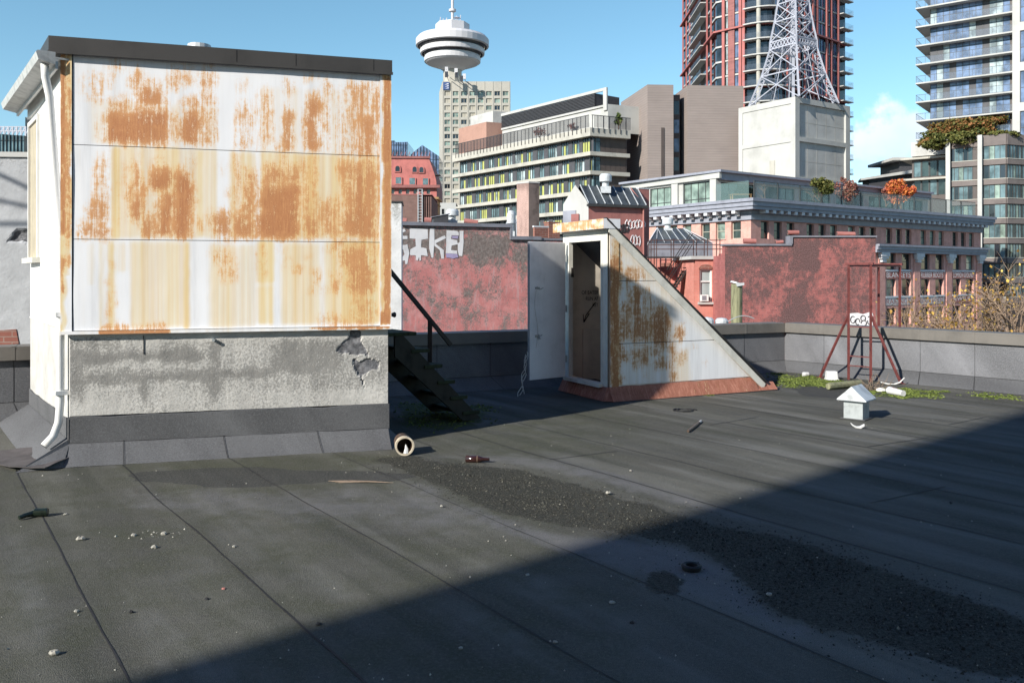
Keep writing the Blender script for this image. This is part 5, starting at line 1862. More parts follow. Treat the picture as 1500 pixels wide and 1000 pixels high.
RW = Fr((xat(560, 23.1), 23.1), (0.933, 0.36))
r0, r1, r2 = RW.s_at(589), RW.s_at(747.5), RW.s_at(792)
r3 = RW.s_at(905)
zA, zB = zat(331, 23.6), zat(352, 24.9)
rw = thing('red_wall', 'red painted neighbour wall with white block graffiti and sooty upper edge', 'wall', RW.p(0, 0, 0))
GR_T = painter(RW, [(560, 330, 700, 380, .88), (690, 335, 748, 395, .98), (748, 352, 800, 402, .95), (640, 378, 700, 398, .62), (560, 330, 600, 352, .7)], .25)


def rwg(a, z):
    return max(GR_T(a, z) * (.9 + .3 * fbm(a * 1.7, z * 2.2, 5)), 0.50 + 0.34 * fbm(a * 0.9, z * 0.8, 3)) - 0.10 * sstep(1.2, 0.2, z) + .12 * sstep(2.0, 2.6, z)


m = MB()
m.grid(RW, 0, r1, -0.8, zA, 0.06, dict(grime=rwg), 0.0, dfun=lambda a, z: .006 * fbm(a * 2, z * 2, 4))
m.grid(RW, r1, r3, -0.8, zB, 0.06, dict(grime=rwg), 0.0)
m.fbox(RW, 0, r1, -0.4, -0.02, -8, zA)
m.fbox(RW, r1 + .001, r3, -0.4, -0.02, -8, zB)
m.build('render', M['redwall'], rw)
m = MB()
m.fbox(RW, r0 - .05, r1 + 0.04, -0.45, 0.07, zA + .002, zA + .10)
m.fbox(RW, r1 - 0.02, r1 + 0.05, -0.44, 0.065, zB, zA)
m.fbox(RW, r1 + .051, r2 + .0, -0.45, 0.07, zB + .002, zB + .10)
m.fbox(RW, r2 + .001, r3, -0.42, 0.03, zB + .002, zB + .06)
m.build('zinc_coping', M['zinc'], rw)


def gr(polys, name, mt, dd):
    mm = MB()
    for P in polys:
        Q = []
        for i in range(len(P)):
            x0, y0 = P[i]
            x1, y1 = P[(i + 1) % len(P)]
            for k in range(3):
                f = k / 3
                Q.append((x0 + (x1 - x0) * f + .35 * mn.noise(Vector((x0 + f * 9, y0, 1))), y0 + (y1 - y0) * f + .5 * mn.noise(Vector((x0, y0 + f * 9, 5)))))
        mm.face([RW.p(a, dd, z) for a, z in [RW.sz(*q) for q in Q]][::-1])
    o = mm.build(name, mt, rw)
    return o


Z7 = lambda pts: [(560 + x / 7.143, 260 + y / 7.143) for x, y in pts]
gr([Z7(p) for p in ([(196, 540), (232, 536), (246, 560), (214, 575), (216, 610), (262, 612), (262, 644), (196, 646)],
                    [(196, 710), (262, 700), (282, 790), (262, 905), (240, 905), (236, 870), (200, 872), (200, 850), (232, 800), (216, 752), (196, 756)])],
   'graffiti_letter', M['paintwhite'], .007)
gr([Z7([(286, 540), (300, 532), (474, 540), (478, 640), (408, 652), (406, 732), (462, 740), (474, 822), (405, 812), (404, 866), (388, 872), (384, 830), (372, 868), (350, 862), (352, 815), (288, 812), (292, 752), (350, 720), (346, 640), (286, 640)])], 'graffiti_letter', M['paintwhite'], .007)
gr([Z7(p) for p in ([(498, 534), (544, 536), (545, 650), (532, 838), (514, 840), (490, 745), (492, 640)], [(546, 655), (656, 605), (664, 636), (556, 690), (642, 760), (644, 850), (618, 848), (600, 760), (545, 715)])], 'graffiti_letter', M['paintwhite'], .007)
gr([Z7([(672, 552), (786, 560), (800, 580), (800, 606), (724, 606), (720, 645), (782, 655), (790, 700), (726, 712), (718, 760), (780, 766), (786, 800), (664, 790)])], 'graffiti_letter', M['paintwhite'], .007)
gr([Z7([(808, 560), (848, 558), (850, 680), (836, 822), (802, 820), (790, 770), (788, 690), (808, 676)])], 'graffiti_letter', M['paintwhite'], .007)
gr([Z7(p) for p in ([(664, 792), (786, 802), (796, 836), (740, 848), (700, 838), (668, 840)], [(722, 612), (798, 610), (788, 640), (730, 636)])], 'graffiti_shade', M['paintlilac'], .009)
# neighbour roof slab behind those walls and the things standing on it
nr = MB()
nr.face([(-7, 24.5, 2.35), (3.3, 27.2, 2.35), (3.3, 34, 2.35), (14, 34, 2.35), (17, 62, 2.35), (-10, 62, 2.35)])
nr.face([(3.3, 27.2, -8), (3.3, 34, -8), (3.3, 34, 2.35), (3.3, 27.2, 2.35)])
nr.face([(-7, 24.3, -8), (-10, 62, -8), (-10, 62, 2.35), (-7, 24.5, 2.35)])
nr.face([(-10, 62, -8), (17, 62, -8), (17, 62, 2.35), (-10, 62, 2.35)])
tag(nr.build('neighbour_roof', M['flatroof']), kind='structure')
RZ = 2.35


def turbine(label, x, ytop, ybot, Y, w, base=True):
    """galvanised round roof ventilator: square base, neck, drum head"""
    c = at(x, ybot, Y)
    px_ = Y / FPX
    t = thing('roof_ventilator', label, 'ventilator', (c.x, c.y, c.z))
    zt_, zb = zat(ytop, Y), zat(ybot, Y)
    H_ = zt_ - zb
    m = MB()
    r = w * px_ / 2
    m.lathe((c.x, c.y), [(r * .55, zb + H_ * .25), (r * .55, zb + H_ * .55), (r * .98, zb + H_ * .56), (r, zb + H_ * .6), (r, zb + H_ * .85), (r * .75, zb + H_ * .97), (0, zt_)], 22)
    m.build('head', M['galvwhite'], t, smooth=False)
    m = MB()
    k = r * .78
    m.box(c.x - k, c.x + k, c.y - k, c.y + k, min(zb - .05, zb), zb + H_ * .3)
    m.build('base', M['galvwhite'], t)
    return t


turbine('white drum roof ventilator standing above the graffiti coping', 662.5, 306, 329, 30, 19)
turbine('white drum ventilator beside the small skylight behind the pink chimney', 749, 308, 352, 38, 13)
turbine('galvanised drum ventilator on the ridge of the pink skylight house', 887, 254, 282, 46, 18)
turbine('galvanised ventilator on the hipped grey skylight', 978, 318, 342, 40, 16)


def clay(label, x0, y0, x1, y1, Y, r, tilt=0.0):
    a, b = at(x0, y0, Y), at(x1, y1, Y)
    t = thing('clay_vent_pipe', label, 'pipe', a, 'clay pipes lying along the brick copings')
    m = MB()
    m.tube([a, b], [r, r * .95], 12)
    m.build('pipe', M['pinkwall'], t)
    m = MB()
    d = (b - a).normalized()
    m.tube([a - d * .004, a], [r * .7, r * .7], 12)
    m.build('mouth', M['innerdark'], t)


for lab, x0, y0, x1, y1, Y, r in (('short clay pipe on the coping right above the white wall end', 579, 322.5, 596, 323.5, 25.5, .085), ('clay pipe on the coping under the brown brick building', 622, 322.5, 632, 323, 26, .09), ('long clay pipe right of the white drum ventilator', 680, 323.5, 700, 326, 27, .08),
                                  ('clay pipe in the coping notch before the pink chimney', 735, 341, 744, 341, 27, .09), ('clay pipe on the low coping of the sooty brick wall', 1107, 353.5, 1089, 353, 28.5, .09), ('black pipe stub on the low coping of the sooty brick wall', 1136, 355, 1147, 354, 28.5, .06),
                                  ('clay pipe lying on the high coping left of the middle', 1154, 340.5, 1170, 340.5, 29, .075), ('clay pipe lying in the middle of the high coping', 1226, 342.5, 1252, 343, 29, .08)):
    clay(lab, x0, y0, x1, y1, Y, r)
# dark mono-pitch skylight boxes behind the coping
bx = thing('roof_hatch', 'low dark hatch lid behind the coping left of the white ventilator', 'hatch', at(645, 329, 29))
m = MB()
c = at(645, 329, 29)
F = Fr((c.x - .27, c.y), (1, .2))
m.fpoly(F, [(0, RZ), (.5, RZ), (.55, zat(313, 29)), (.05, zat(318, 29))], -.6, 0)
m.build('box', M['louvre'], bx)
m = MB()
m.fpoly(F, [(-.03, zat(318.5, 29)), (.6, zat(313, 29)), (.6, zat(312, 29)), (-.03, zat(317.5, 29))], -.62, .03)
m.build('lid', M['zinc'], bx)


def hip_skylight(label, x0, x1, xr0, xr1, ye, yr, yb, Y, dep, nbar):
    """grey wired-glass hipped skylight on a curb"""
    t = thing('skylight', label, 'skylight', at((x0 + x1) / 2, yb, Y))
    a, b = at(x0, ye, Y), at(x1, ye, Y)
    c, d = b + Vector((.15 * dep, dep, 0)), a + Vector((.15 * dep, dep, 0))
    r0, r1 = at(xr0, yr, Y + dep * .5), at(xr1, yr, Y + dep * .5)
    r0.z = r1.z = zat(yr, Y + dep * .5)
    m = MB()
    m.face([a, b, r1, r0])
    m.face([b, c, r1])
    m.face([c, d, r0, r1])
    m.face([d, a, r0])
    m.build('glazing', M['skyglass'], t)
    w_ = Y / FPX * 0.75
    for i in range(nbar + 1):
        f = i / nbar
        p = a.lerp(b, f)
        q = r0.lerp(r1, min(1, max(0, (f - .25) / .5)))
        m = MB()
        m.bar(p + Vector((0, -.02, .03)), q + Vector((0, -.02, .03)), w_)
        m.build('glazing_bar', M['galvwhite'], t)
    for i in range(4):
        p = d.lerp(a, i / 4)
        m = MB()
        m.bar(p + Vector((-.02, 0, .03)), r0 + Vector((-.02, 0, .03)), w_)
        m.build('glazing_bar', M['galvwhite'], t)
    m = MB()
    m.hexa([(a.x, a.y, RZ), (b.x, b.y, RZ), (c.x, c.y, RZ), (d.x, d.y, RZ)], [a - Vector((0, 0, .01)), b - Vector((0, 0, .01)), c - Vector((0, 0, .01)), d - Vector((0, 0, .01))])
    m.build('curb', M['zinc'], t)
    return t


hip_skylight('hipped grey glass skylight beside the fire escape railing', 950, 1044, 963, 1000, 356, 334.5, 374, 38.5, 3.0, 8)
hip_skylight('small white-barred skylight half hidden by the pink chimney', 733, 765, 745, 756, 347, 322, 352, 39, 1.2, 4)

# pink chimney and brick stubs
def block(name, label, cat, xl, xc, xr, yt, yb, Y, mt, captop=None, capmat=None, dl=(-0.75, 0.66), dr=(0.88, 0.47), part='stack', attrs=False):
    """rectangular mass seen on its corner: xl left edge, xc near corner, xr right edge"""
    C0 = (xat(xc, Y), Y)
    tl = hit(xl, C0, dl)
    tr_ = hit(xr, C0, dr)
    L = (C0[0] + dl[0] * tl, C0[1] + dl[1] * tl)
    R_ = (C0[0] + dr[0] * tr_, C0[1] + dr[1] * tr_)
    B = (L[0] + R_[0] - C0[0], L[1] + R_[1] - C0[1])
    z1, z0 = zat(yt, Y), (yb if yb < 50 else zat(yb, Y))
    t = thing(name, label, cat, (C0[0], C0[1], z0))
    m = MB()
    if attrs:
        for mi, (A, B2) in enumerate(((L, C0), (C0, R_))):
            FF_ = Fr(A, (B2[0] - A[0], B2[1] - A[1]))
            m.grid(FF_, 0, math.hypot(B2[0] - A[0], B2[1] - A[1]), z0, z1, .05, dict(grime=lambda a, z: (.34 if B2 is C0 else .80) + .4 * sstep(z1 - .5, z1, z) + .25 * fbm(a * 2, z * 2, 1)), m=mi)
        m.shell([C0, R_, B, L], z0, z1, skip=(0, 3))
    else:
        m.shell([C0, R_, B, L], z0, z1)
    m.build(part, [mt, M['sootpink']] if attrs else mt, t)
    if captop:
        e = captop
        cx_, cy_ = (C0[0] + B[0]) / 2, (C0[1] + B[1]) / 2
        gpt = lambda p: (cx_ + (p[0] - cx_) * e, cy_ + (p[1] - cy_) * e)
        m = MB()
        m.prism([gpt(C0), gpt(R_), gpt(B), gpt(L)], z1 + .002, z1 + .055)
        m.build('cap', capmat, t)
    return t


block('chimney', 'tall sooty pink stucco chimney rising behind the open door', 'chimney', 757, 774.5, 790, 268, RZ, 30, M['chimsoot'], 1.06, M['concgrey'], attrs=True)
block('brick_stack', 'low red brick stack beside the pink chimney', 'brick stack', 781, 783, 803, 333, RZ, 28.5, M['oldbrick'], 1.10, M['bandlight'])
block('brick_stack', 'taller red brick stack between the low stack and the skylight house', 'brick stack', 797, 804, 820, 327, RZ, 29.5, M['oldbrick'], 1.08, M['oldbrick'])

# ---------------------------------------------------------------- pink skylight house
PHC = (xat(862, 45.0), 45.0)
PHr, PHl = unit(0.92, 0.39), unit(-0.772, 0.635)
ph = thing('skylight_house', 'dull red rooftop house with a pale gable end and a glazed pitched roof', 'rooftop house', (PHC[0], PHC[1], RZ))
tr_, tl_ = hit(944, PHC, PHr), hit(825, PHC, PHl)
PFr = Fr(PHC, PHr)
PLc = (PHC[0] + PHl[0] * tl_, PHC[1] + PHl[1] * tl_)
PFl = Fr(PLc, (-PHl[0], -PHl[1]))
ez = zat(297, 45)
az_ = zat(271, 45.6)
m = MB()
m.holed(PFr, 0, tr_, RZ - 2.0, ez, [])
m.build('long_wall', M['pinkwall'], ph)
m = MB()
m.face([PFl.p(0, 0, RZ - 2.), PFl.p(tl_, 0, RZ - 2.), PFl.p(tl_, 0, ez), PFl.p(tl_ * .48, 0, az_), PFl.p(0, 0, ez)])
m.build('gable_wall', M['concgrey'], ph)
m = MB()
b0 = (PHC[0] + PHr[0] * tr_, PHC[1] + PHr[1] * tr_)
m.face([PFl.p(0, -tr_, RZ - 2), PFl.p(0, -.0, RZ - 2), PFl.p(0, 0, ez), PFl.p(0, -tr_, ez)])
PFb = Fr(b0, PHl)
m.face([PFb.p(0, 0, RZ - 2.), PFb.p(tl_, 0, RZ - 2.), PFb.p(tl_, 0, ez), PFb.p(tl_ * .52, 0, az_), PFb.p(0, 0, ez)])
m.build('back_wall', M['pinkwall'], ph)
# glazed roof
ev = lambda s, f, up=0.0, ov=0.12: PFr.p(s, ov * (1 - f) - tl_ * .52 * f, ez - .06 * (1 - f) + (az_ - ez) * f + up)
m = MB()
m.face([ev(-.1, 0), ev(tr_ + .1, 0), ev(tr_ + .1, 1), ev(-.1, 1)])
bk = lambda s, f: PFr.p(s, -tl_ - .1 + (tl_ * .48 + .1) * f, ez - .05 + (az_ - ez) * f)
m.face([bk(tr_ + .1, 0), bk(-.1, 0), bk(-.1, 1), bk(tr_ + .1, 1)])
m.build('glazed_roof', M['skyglass'], ph)
for i in range(8):
    s = -.05 + (tr_ + .1) * i / 7
    m = MB()
    m.bar(ev(s, 0, .04), ev(s, 1, .04), .036)
    m.build('glazing_bar', M['galvwhite'], ph)
m = MB()
m.fbox(PFr, -.12, tr_ + .12, 0.02, 0.20, ez - .20, ez - .075)
m.build('eaves_gutter', M['fascia'], ph)
m = MB()
q = PFr.p(tr_ - .12, .10, 0)
m.tube([(q[0], q[1], ez - .2), (q[0], q[1], RZ - 2)], [.05, .05], 8)
m.build('downpipe', M['pinkwall'], ph)
m = MB()
a0, a1 = PFl.s_at(825.5), PFl.s_at(844)
m.fbox(PFl, a0, a1, .002, .05, RZ - .5, zat(308, 45.5))
dr_ = m.build('door', M['bandmetal'], ph)  # flat blue-grey rectangle laid on the gable wall
m = MB()
a0, a1 = PFl.s_at(838), PFl.s_at(849)
m.fbox(PFl, a0, a1, .052, .09, zat(327, 45.5), zat(313.5, 45.5))
m.build('rusty_panel', M['redtile'], ph)
# sprayed tags: loops of thin paint
def tagline(x0, y0, w, h, n, mt, F, par, d=.012, r=.014, seed=1):
    rr_ = random.Random(seed)
    for k in range(n):
        m = MB()
        cx_, cy_ = x0 + w * (k + .5) / n, y0 + h * .5
        pts = []
        for i in range(15):
            t_ = i / 14 * 6.9 + rr_.random() * .4
            a, z = F.sz(cx_ + math.cos(t_) * w / n * .62 * rr_.uniform(.6, 1.1), cy_ + math.sin(t_) * h * .5 * rr_.uniform(.6, 1.1))
            pts.append(F.p(a, d, z))
        m.tube(pts, [r] * len(pts), 4)
        m.build('sprayed_tag', mt, par)


tagline(916, 322, 29, 13, 6, M['paintwhite'], PFr, ph, r=.022, seed=3)
tagline(906, 328, 14, 13, 3, M['sprayblack'], PFr, ph, r=.04, seed=5)
tagline(924, 344, 14, 16, 3, M['paintwhite'], PFr, ph, r=.022, seed=8)
block('brick_stack', 'dull red brick pier at the right end of the skylight house', 'brick stack', 925, 936, 951, 276.5, RZ, 47, M['pinkwall'], 1.08, M['galvwhite'])

# ---------------------------------------------------------------- red brick wing with arched window and fire escape
BW = Fr((xat(1018, 28.5), 28.5), (1, 0.06))
bw = thing('brick_wing', 'bright red brick wing with an arched white sash window and fire escape', 'building', BW.p(0, 0, 0))
b1 = BW.s_at(1062)
zt = zat(380, 28.6)
wz = (BW.s_at(1024.5), BW.s_at(1043), zat(442, 28.6), zat(394, 28.6))
m = MB()
m.holed(BW, 0, b1, -4, zt, [wz], .14)
m.fbox(BW, 0, b1, -4.0, -.16, -4, zt - .003)
m.build('wall', M['redbrick_bright'], bw)
m = MB()
m.fbox(BW, -.15, b1 + .03, -3.9, .09, zt + .002, zt + .11)
m.build('coping', M['concgrey'], bw)
win = add_window(bw, BW, wz, (M['white'], M['glass_pale']), .10, .05, True, .62, 'arched_window')
m = MB()
ac, aw = (wz[0] + wz[1]) / 2, (wz[1] - wz[0]) / 2
ar = [(ac - aw * 1.15, wz[3])] + [(ac - aw * 1.15 * math.cos(t * math.pi / 10), wz[3] + .16 * math.sin(t * math.pi / 10)) for t in range(1, 10)] + [(ac + aw * 1.15, wz[3])]
m.fpoly(BW, ar, .002, .035)
m.build('arch_head', M['oldbrick'], win)
m = MB()
m.fbox(BW, wz[0] - .06, wz[1] + .06, .002, .09, wz[2] - .08, wz[2] - .002)
m.build('sill', M['concgrey'], win)
m = MB()
m.fbox(BW, wz[0] + .02, wz[0] + .27, -.05, .14, wz[2] + .03, wz[2] + .24)
ac_ = m.build('air_conditioner', M['white'], win)
m = MB()
m.fbox(BW, wz[0] + .05, wz[0] + .20, .1402, .145, wz[2] + .06, wz[2] + .21)
m.build('grille', M['zinc'], win)
m = MB()
a = BW.s_at(1057)
m.tube([BW.p(a, .06, zt - .02), BW.p(a, .06, -.6)], [.035, .035], 8)
m.build('downpipe', M['pinkwall'], bw)
SWF = Fr((xat(925, 31.0), 31.0), (0.9, -0.03))
b2 = SWF.s_at(1018.5)
m = MB()
m.fbox(SWF, 0, b2 + .1, -1.0, 0, -4, zat(378.5, 30.9))
m.build('rear_wall', M['redbrick_bright'], bw)
m = MB()
a0 = SWF.s_at(968)
m.fbox(SWF, a0, SWF.s_at(981), .002, .03, zat(412, 31), zat(385, 31))
m.build('boarded_window', M['oldbrick'], bw)
fe = thing('fire_escape', 'rusty black fire escape stair and railing against the red brick wing', 'fire escape', at(1000, 400, 29.5))
FEF = Fr((xat(948, 30.2), 30.2), (1, -0.02))
top_z = zat(376, 30.2)
m = MB()
m.fbox(FEF, FEF.s_at(948), FEF.s_at(1022), -.3, .3, top_z - .05, top_z)
m.build('landing', M['steelblack'], fe)
for dd in (.28, -.28):
    for yy in (352, 358.5, 365):
        m = MB()
        z = zat(yy, 30.2)
        m.bar(FEF.p(FEF.s_at(952), dd, z), FEF.p(FEF.s_at(1061), dd, z), .017)
        m.build('rail', M['firesteel'], fe)
    for xx in (952, 960, 985, 1018, 1034, 1052):
        m = MB()
        a = FEF.s_at(xx)
        m.bar(FEF.p(a, dd, zat(350, 30.2)), FEF.p(a, dd, top_z - .4 if xx < 1022 else top_z), .028)
        m.build('rail_post', M['firesteel'], fe)
A_, B_ = at(1019, 375, 29.6), at(985, 428, 29.6)
for off in (0, .5):
    o_ = Vector((0, off, 0))
    m = MB()
    m.bar(A_ + o_, B_ + o_, .06)
    m.build('stringer', M['steelblack'], fe)
    for up in (.42, .78):
        m = MB()
        m.bar(A_ + o_ + Vector((-.1, 0, up)), B_ + o_ + Vector((-.1, 0, up)), .024)
        m.build('stair_rail', M['steelblack'], fe)
for i in range(11):
    p = A_.lerp(B_, (i + .5) / 11)
    m = MB()
    m.box(p.x - .10, p.x + .10, p.y, p.y + .5, p.z - .012, p.z + .012)
    m.build('tread', M['steelblack'], fe)

# ---------------------------------------------------------------- sooty red brick wall
DW = Fr((xat(1062, 27.0), 27.0), (1, 0.015))
c0_, c1_, c2_ = 0.0, DW.s_at(1159.5), DW.s_at(1282.5)
zl_, zh_ = zat(360, 27), zat(347.5, 27)
dw = thing('brick_wall', 'broad sooty red painted brick wall behind the ladder frame', 'wall', DW.p(0, 0, 0))
soot = painter(DW, [(1060, 362, 1112, 404, .80), (1100, 360, 1160, 387, .80), (1157, 350, 1202, 400, .95), (1202, 350, 1240, 372, .42), (1240, 350, 1268, 375, .68), (1270, 350, 1284, 470, .40), (1060, 400, 1105, 450, .45), (1130, 400, 1170, 440, .42), (1190, 380, 1202, 470, .4)], .12)
m = MB()
fn = dict(grime=lambda a, z: max(soot(a, z) * (.92 + .3 * fbm(a * 1.7, z * 1.7, 2)), .60 + .36 * fbm(a * 1.1, z * 1.1, 6)))
m.grid(DW, c0_, c1_, -.8, zl_, .06, fn)
m.grid(DW, c1_, c2_, -.8, zh_, .06, fn)
m.fbox(DW, c0_, c1_, -9, -.02, -8, zl_ - .3)
m.fbox(DW, c1_ + .001, c2_, -9, -.02, -8, zh_ - .3)
m.fbox(DW, c0_, c1_, -.35, -.02, zl_ - .3, zl_)
m.fbox(DW, c1_ + .001, c2_, -.35, -.02, zh_ - .3, zh_)
m.build('wall', M['redbrick_dark'], dw)
m = MB()
m.fbox(DW, c0_ - .04, c1_ + .0, -.40, .05, zl_ + .002, zl_ + .06)
m.fbox(DW, c1_ - .06, c1_ + .03, -.39, .045, zl_ + .061, zh_ + .05)
m.fbox(DW, c1_ + .031, c2_ + .03, -.40, .05, zh_ + .002, zh_ + .05)
m.build('coping', M['zinc'], dw)
gp = MB()
P = [DW.sz(*p) for p in ((1243, 459), (1256, 458), (1264, 460), (1277, 456), (1279, 462), (1278, 480), (1240, 480))]
gp.fpoly(DW, P, .003, .006)
gtag = gp.build('graffiti_patch', M['paintwhite'], dw)
for k, (cx_, cy_, rx, ry) in enumerate(((1249, 468, 3.4, 5), (1256, 471, 3, 4.5), (1264, 466, 3.5, 4), (1265, 473, 4, 4), (1273, 469, 2.6, 6))):
    m = MB()
    pts = []
    for i in range(11):
        t_ = i / 10 * 5.4 + k
        a, z = DW.sz(cx_ + rx * math.cos(t_), cy_ + ry * math.sin(t_))
        pts.append(DW.p(a, .008, z))
    m.tube(pts, [.016] * 11, 4)
    m.build('graffiti_stroke', M['sprayblack'], gtag)
# timber post with pale metal cap beyond the parapet
pp = at(1078.5, 472, 18.2)
tp = thing('timber_post', 'thick weathered timber post with a bent metal cap beyond the parapet', 'post', (pp.x, pp.y, -1))
m = MB()
m.tube([(pp.x, pp.y, -1), (pp.x + .01, pp.y, zat(416, 18.2))], [.125, .118], 12)
m.build('shaft', M['post'], tp)
m = MB()
z = zat(416, 18.2)
m.tube([(pp.x, pp.y, z + .002), (pp.x + .01, pp.y, z + .035)], [.135, .128], 10)
m.hexa([(pp.x - .02, pp.y - .15, z - .05), (pp.x + .13, pp.y - .15, z - .02), (pp.x + .13, pp.y - .13, z - .02), (pp.x - .02, pp.y - .13, z - .05)],
       [(pp.x - .05, pp.y - .15, z + .02), (pp.x + .13, pp.y - .15, z + .03), (pp.x + .13, pp.y - .13, z + .03), (pp.x - .05, pp.y - .13, z + .02)])
m.build('cap', M['galvwhite'], tp)
m = MB()
pts = [at(1066 + 4.3 * i, 471 - 8.5 * math.sin(i / 9 * 2.6), 17.6) for i in range(10)]
m.tube(pts, [.012] * 10, 5)
tag(m.build('bent_wire', M['galv']), 'thin pale wire arching over the parapet cap in front of the timber post', 'wire')
exec_pots = [(1036, 468), (1057, 469)]
for k, (x, y) in enumerate(exec_pots):
    c = at(x, y, 21.5)
    m = MB()
    m.lathe((c.x, c.y), [(.16, -.2), (.17, c.z - .01), (.12, c.z + .05), (.0, c.z + .07)], 12)
    tag(m.build('pipe_cap', M['galvwhite']), ('white domed pipe cap just right of the hatch slope', 'white domed pipe cap at the foot of the brick wing downpipe')[k], 'pipe cap')
# ================================================================ BRICK WAREHOUSE WITH CORNICE
rnd = random.Random(21)
WC = (xat(1100, 90.0), 90.0)
wr, wl_ = unit(0.814, 0.581), unit(-0.560, 0.828)
WL, WLL = 49.0, 21.0
WR_ = (WC[0] + wr[0] * WL, WC[1] + wr[1] * WL)
WLp = (WC[0] + wl_[0] * WLL, WC[1] + wl_[1] * WLL)
WB = (WR_[0] + wl_[0] * WLL, WR_[1] + wl_[1] * WLL)
FRt, FLt = Fr(WC, wr), Fr(WLp, (-wl_[0], -wl_[1]))
wh = thing('brick_warehouse', 'red brick warehouse with heavy grey cornice and painted sign bands between windows', 'building', (WC[0], WC[1], -18))
rows = [(5.65, 7.50, 3), (2.45, 4.45, 2), (-0.95, 1.25, 2), (-4.40, -2.35, 2)]
holes_r, holes_l = [], []
BAYS = [(1.5 + 7.95 * i, 1.5 + 7.95 * i + 6.0) for i in range(6)]
for b0, b1 in BAYS:
    for z0, z1, n in rows:
        if n == 2 and b0 < 24:
            continue
        wv, gap = ((1.35, .85) if n == 3 else (2.05, 1.45))
        tot = n * wv + (n - 1) * gap
        s = b0 + (b1 - b0 - tot) / 2
        for k in range(n):
            holes_r.append((s + k * (wv + gap), s + k * (wv + gap) + wv, z0, z1))
for b0 in (WLL - 7.4, WLL - 14.6):
    for k in range(3):
        holes_l.append((b0 + .3 + 2.2 * k, b0 + .3 + 2.2 * k + 1.35, 5.65, 7.5))
m = MB()
m.shell([WC, WR_, WB, WLp], -18, 8.0, {0: holes_r, 3: holes_l}, .45)
m.build('wall', M['warehouse'], wh)
m = MB()
for b0, b1 in BAYS + [(49.3, 50)]:
    m2 = MB()
    m2.fbox(FRt, b0 - 1.55 if b0 > 2 else 0.02, b0 - .15 if b0 > 2 else 1.2, .003, .09, -18, 4.5)
    if b0 > 20:
        m2.build('pier', M['warehouse'], wh)
        c2 = MB()
        a0 = b0 - 1.75
        c2.fbox(FRt, a0, a0 + 1.8, .092, .60, 4.05, 4.5)
        c2.fbox(FRt, a0 + .15, a0 + 1.65, .092, .50, 3.75, 4.049)
        c2.fbox(FRt, a0 + .45, a0 + 1.35, .092, .40, 3.35, 3.749)
        c2.build('capital', M['bandlight'], wh)
for i, h in enumerate(holes_r):
    add_window(wh, FRt, h, (M['winframe'], M['glass'] if rnd.random() < .7 else M['glass_blind']), .34, .09)
for i, h in enumerate(holes_l):
    w = add_window(wh, FLt, h, (M['winframe_lt'], M['glass_blind'] if i % 2 else M['glass']), .34, .09)
# cornice: fascia, brackets, frieze, second band
m = MB()
def ring(d0, d1, z0, z1):
    """moulding wrapped round both street fronts"""
    i_ = lambda d: (WC[0] + FRt.n[0] * d + FLt.n[0] * d, WC[1] + FRt.n[1] * d + FLt.n[1] * d)
    a = [FLt.p(0, d1, 0)[:2], i_(d1), FRt.p(WL + d1 * .7, d1, 0)[:2], FRt.p(WL + d1 * .7, d0, 0)[:2], i_(d0), FLt.p(0, d0, 0)[:2]]
    m.hexa([(*p, z0) for p in (a[0], a[1], a[4], a[5])], [(*p, z1) for p in (a[0], a[1], a[4], a[5])])
    m.hexa([(*p, z0) for p in (a[1], a[2], a[3], a[4])], [(*p, z1) for p in (a[1], a[2], a[3], a[4])])
ring(.004, .22, 7.60, 8.25)
ring(.004, .40, 8.252, 8.60)
m.build('frieze', M['bandmetal'], wh)
m = MB()
ring(.004, 1.30, 8.602, 8.95)
ring(.004, 1.45, 8.952, 9.40)
ring(.004, 1.62, 9.402, 9.74)
m.build('cornice', M['bandmetal'], wh)
for k in range(40):
    a = .9 + k * 1.24
    if a > WL:
        break
    m = MB()
    m.fbox(FRt, a, a + .48, .402, 1.22, 8.27, 8.60)
    m.build('bracket', M['bandlight'], wh)
for k in range(15):
    a = WLL - 1.1 - k * 1.32
    m = MB()
    m.fbox(FLt, a - .48, a, .402, 1.22, 8.27, 8.60)
    m.fbox(FLt, a - .44, a - .04, .402, .75, 8.0, 8.269)
    m.build('bracket', M['bandlight'], wh)
m = MB()
for d1, z0, z1 in ((.62, 4.502, 4.85), (.78, 4.852, 5.25), (.95, 5.252, 5.5)):
    m.fbox(FRt, 22.5, WL + d1 * .6, .004, d1, z0, z1)
m.build('string_course', M['bandmetal'], wh)
# sign bands
signs = {3: ('BLANKETS', 'RAILINGS'), 4: ('RUBBER BOOTS', 'BOOTS & SHOES'), 5: ('COMMON GROUND', 'JEWELRY')}
for i, (b0, b1) in enumerate(BAYS):
    if b0 < 24:
        continue
    for j, (z0, z1) in enumerate(((1.33, 2.2), (-1.95, -1.05))):
        m = MB()
        m.fbox(FRt, b0, b1 - .2, .004, .05, z0, z1)
        pale = j == 1 and i != 5
        sb = m.build('sign_band', M['signwhite'] if pale else M['signband'], wh)
        m = MB()
        m.fbox(FRt, b0 - .05, b1 - .1, .004, .10, z1 + .002, z1 + .22)
        m.build('sill', M['bandlight'], sb)
        tx = signs[i][j]
        text_obj(tx, FRt, b0 + .15, z0 + .12, (z1 - z0) * .74, M['letterred'] if pale else M['letter'], sb, 'lettering', b1 - b0 - .6, .056)
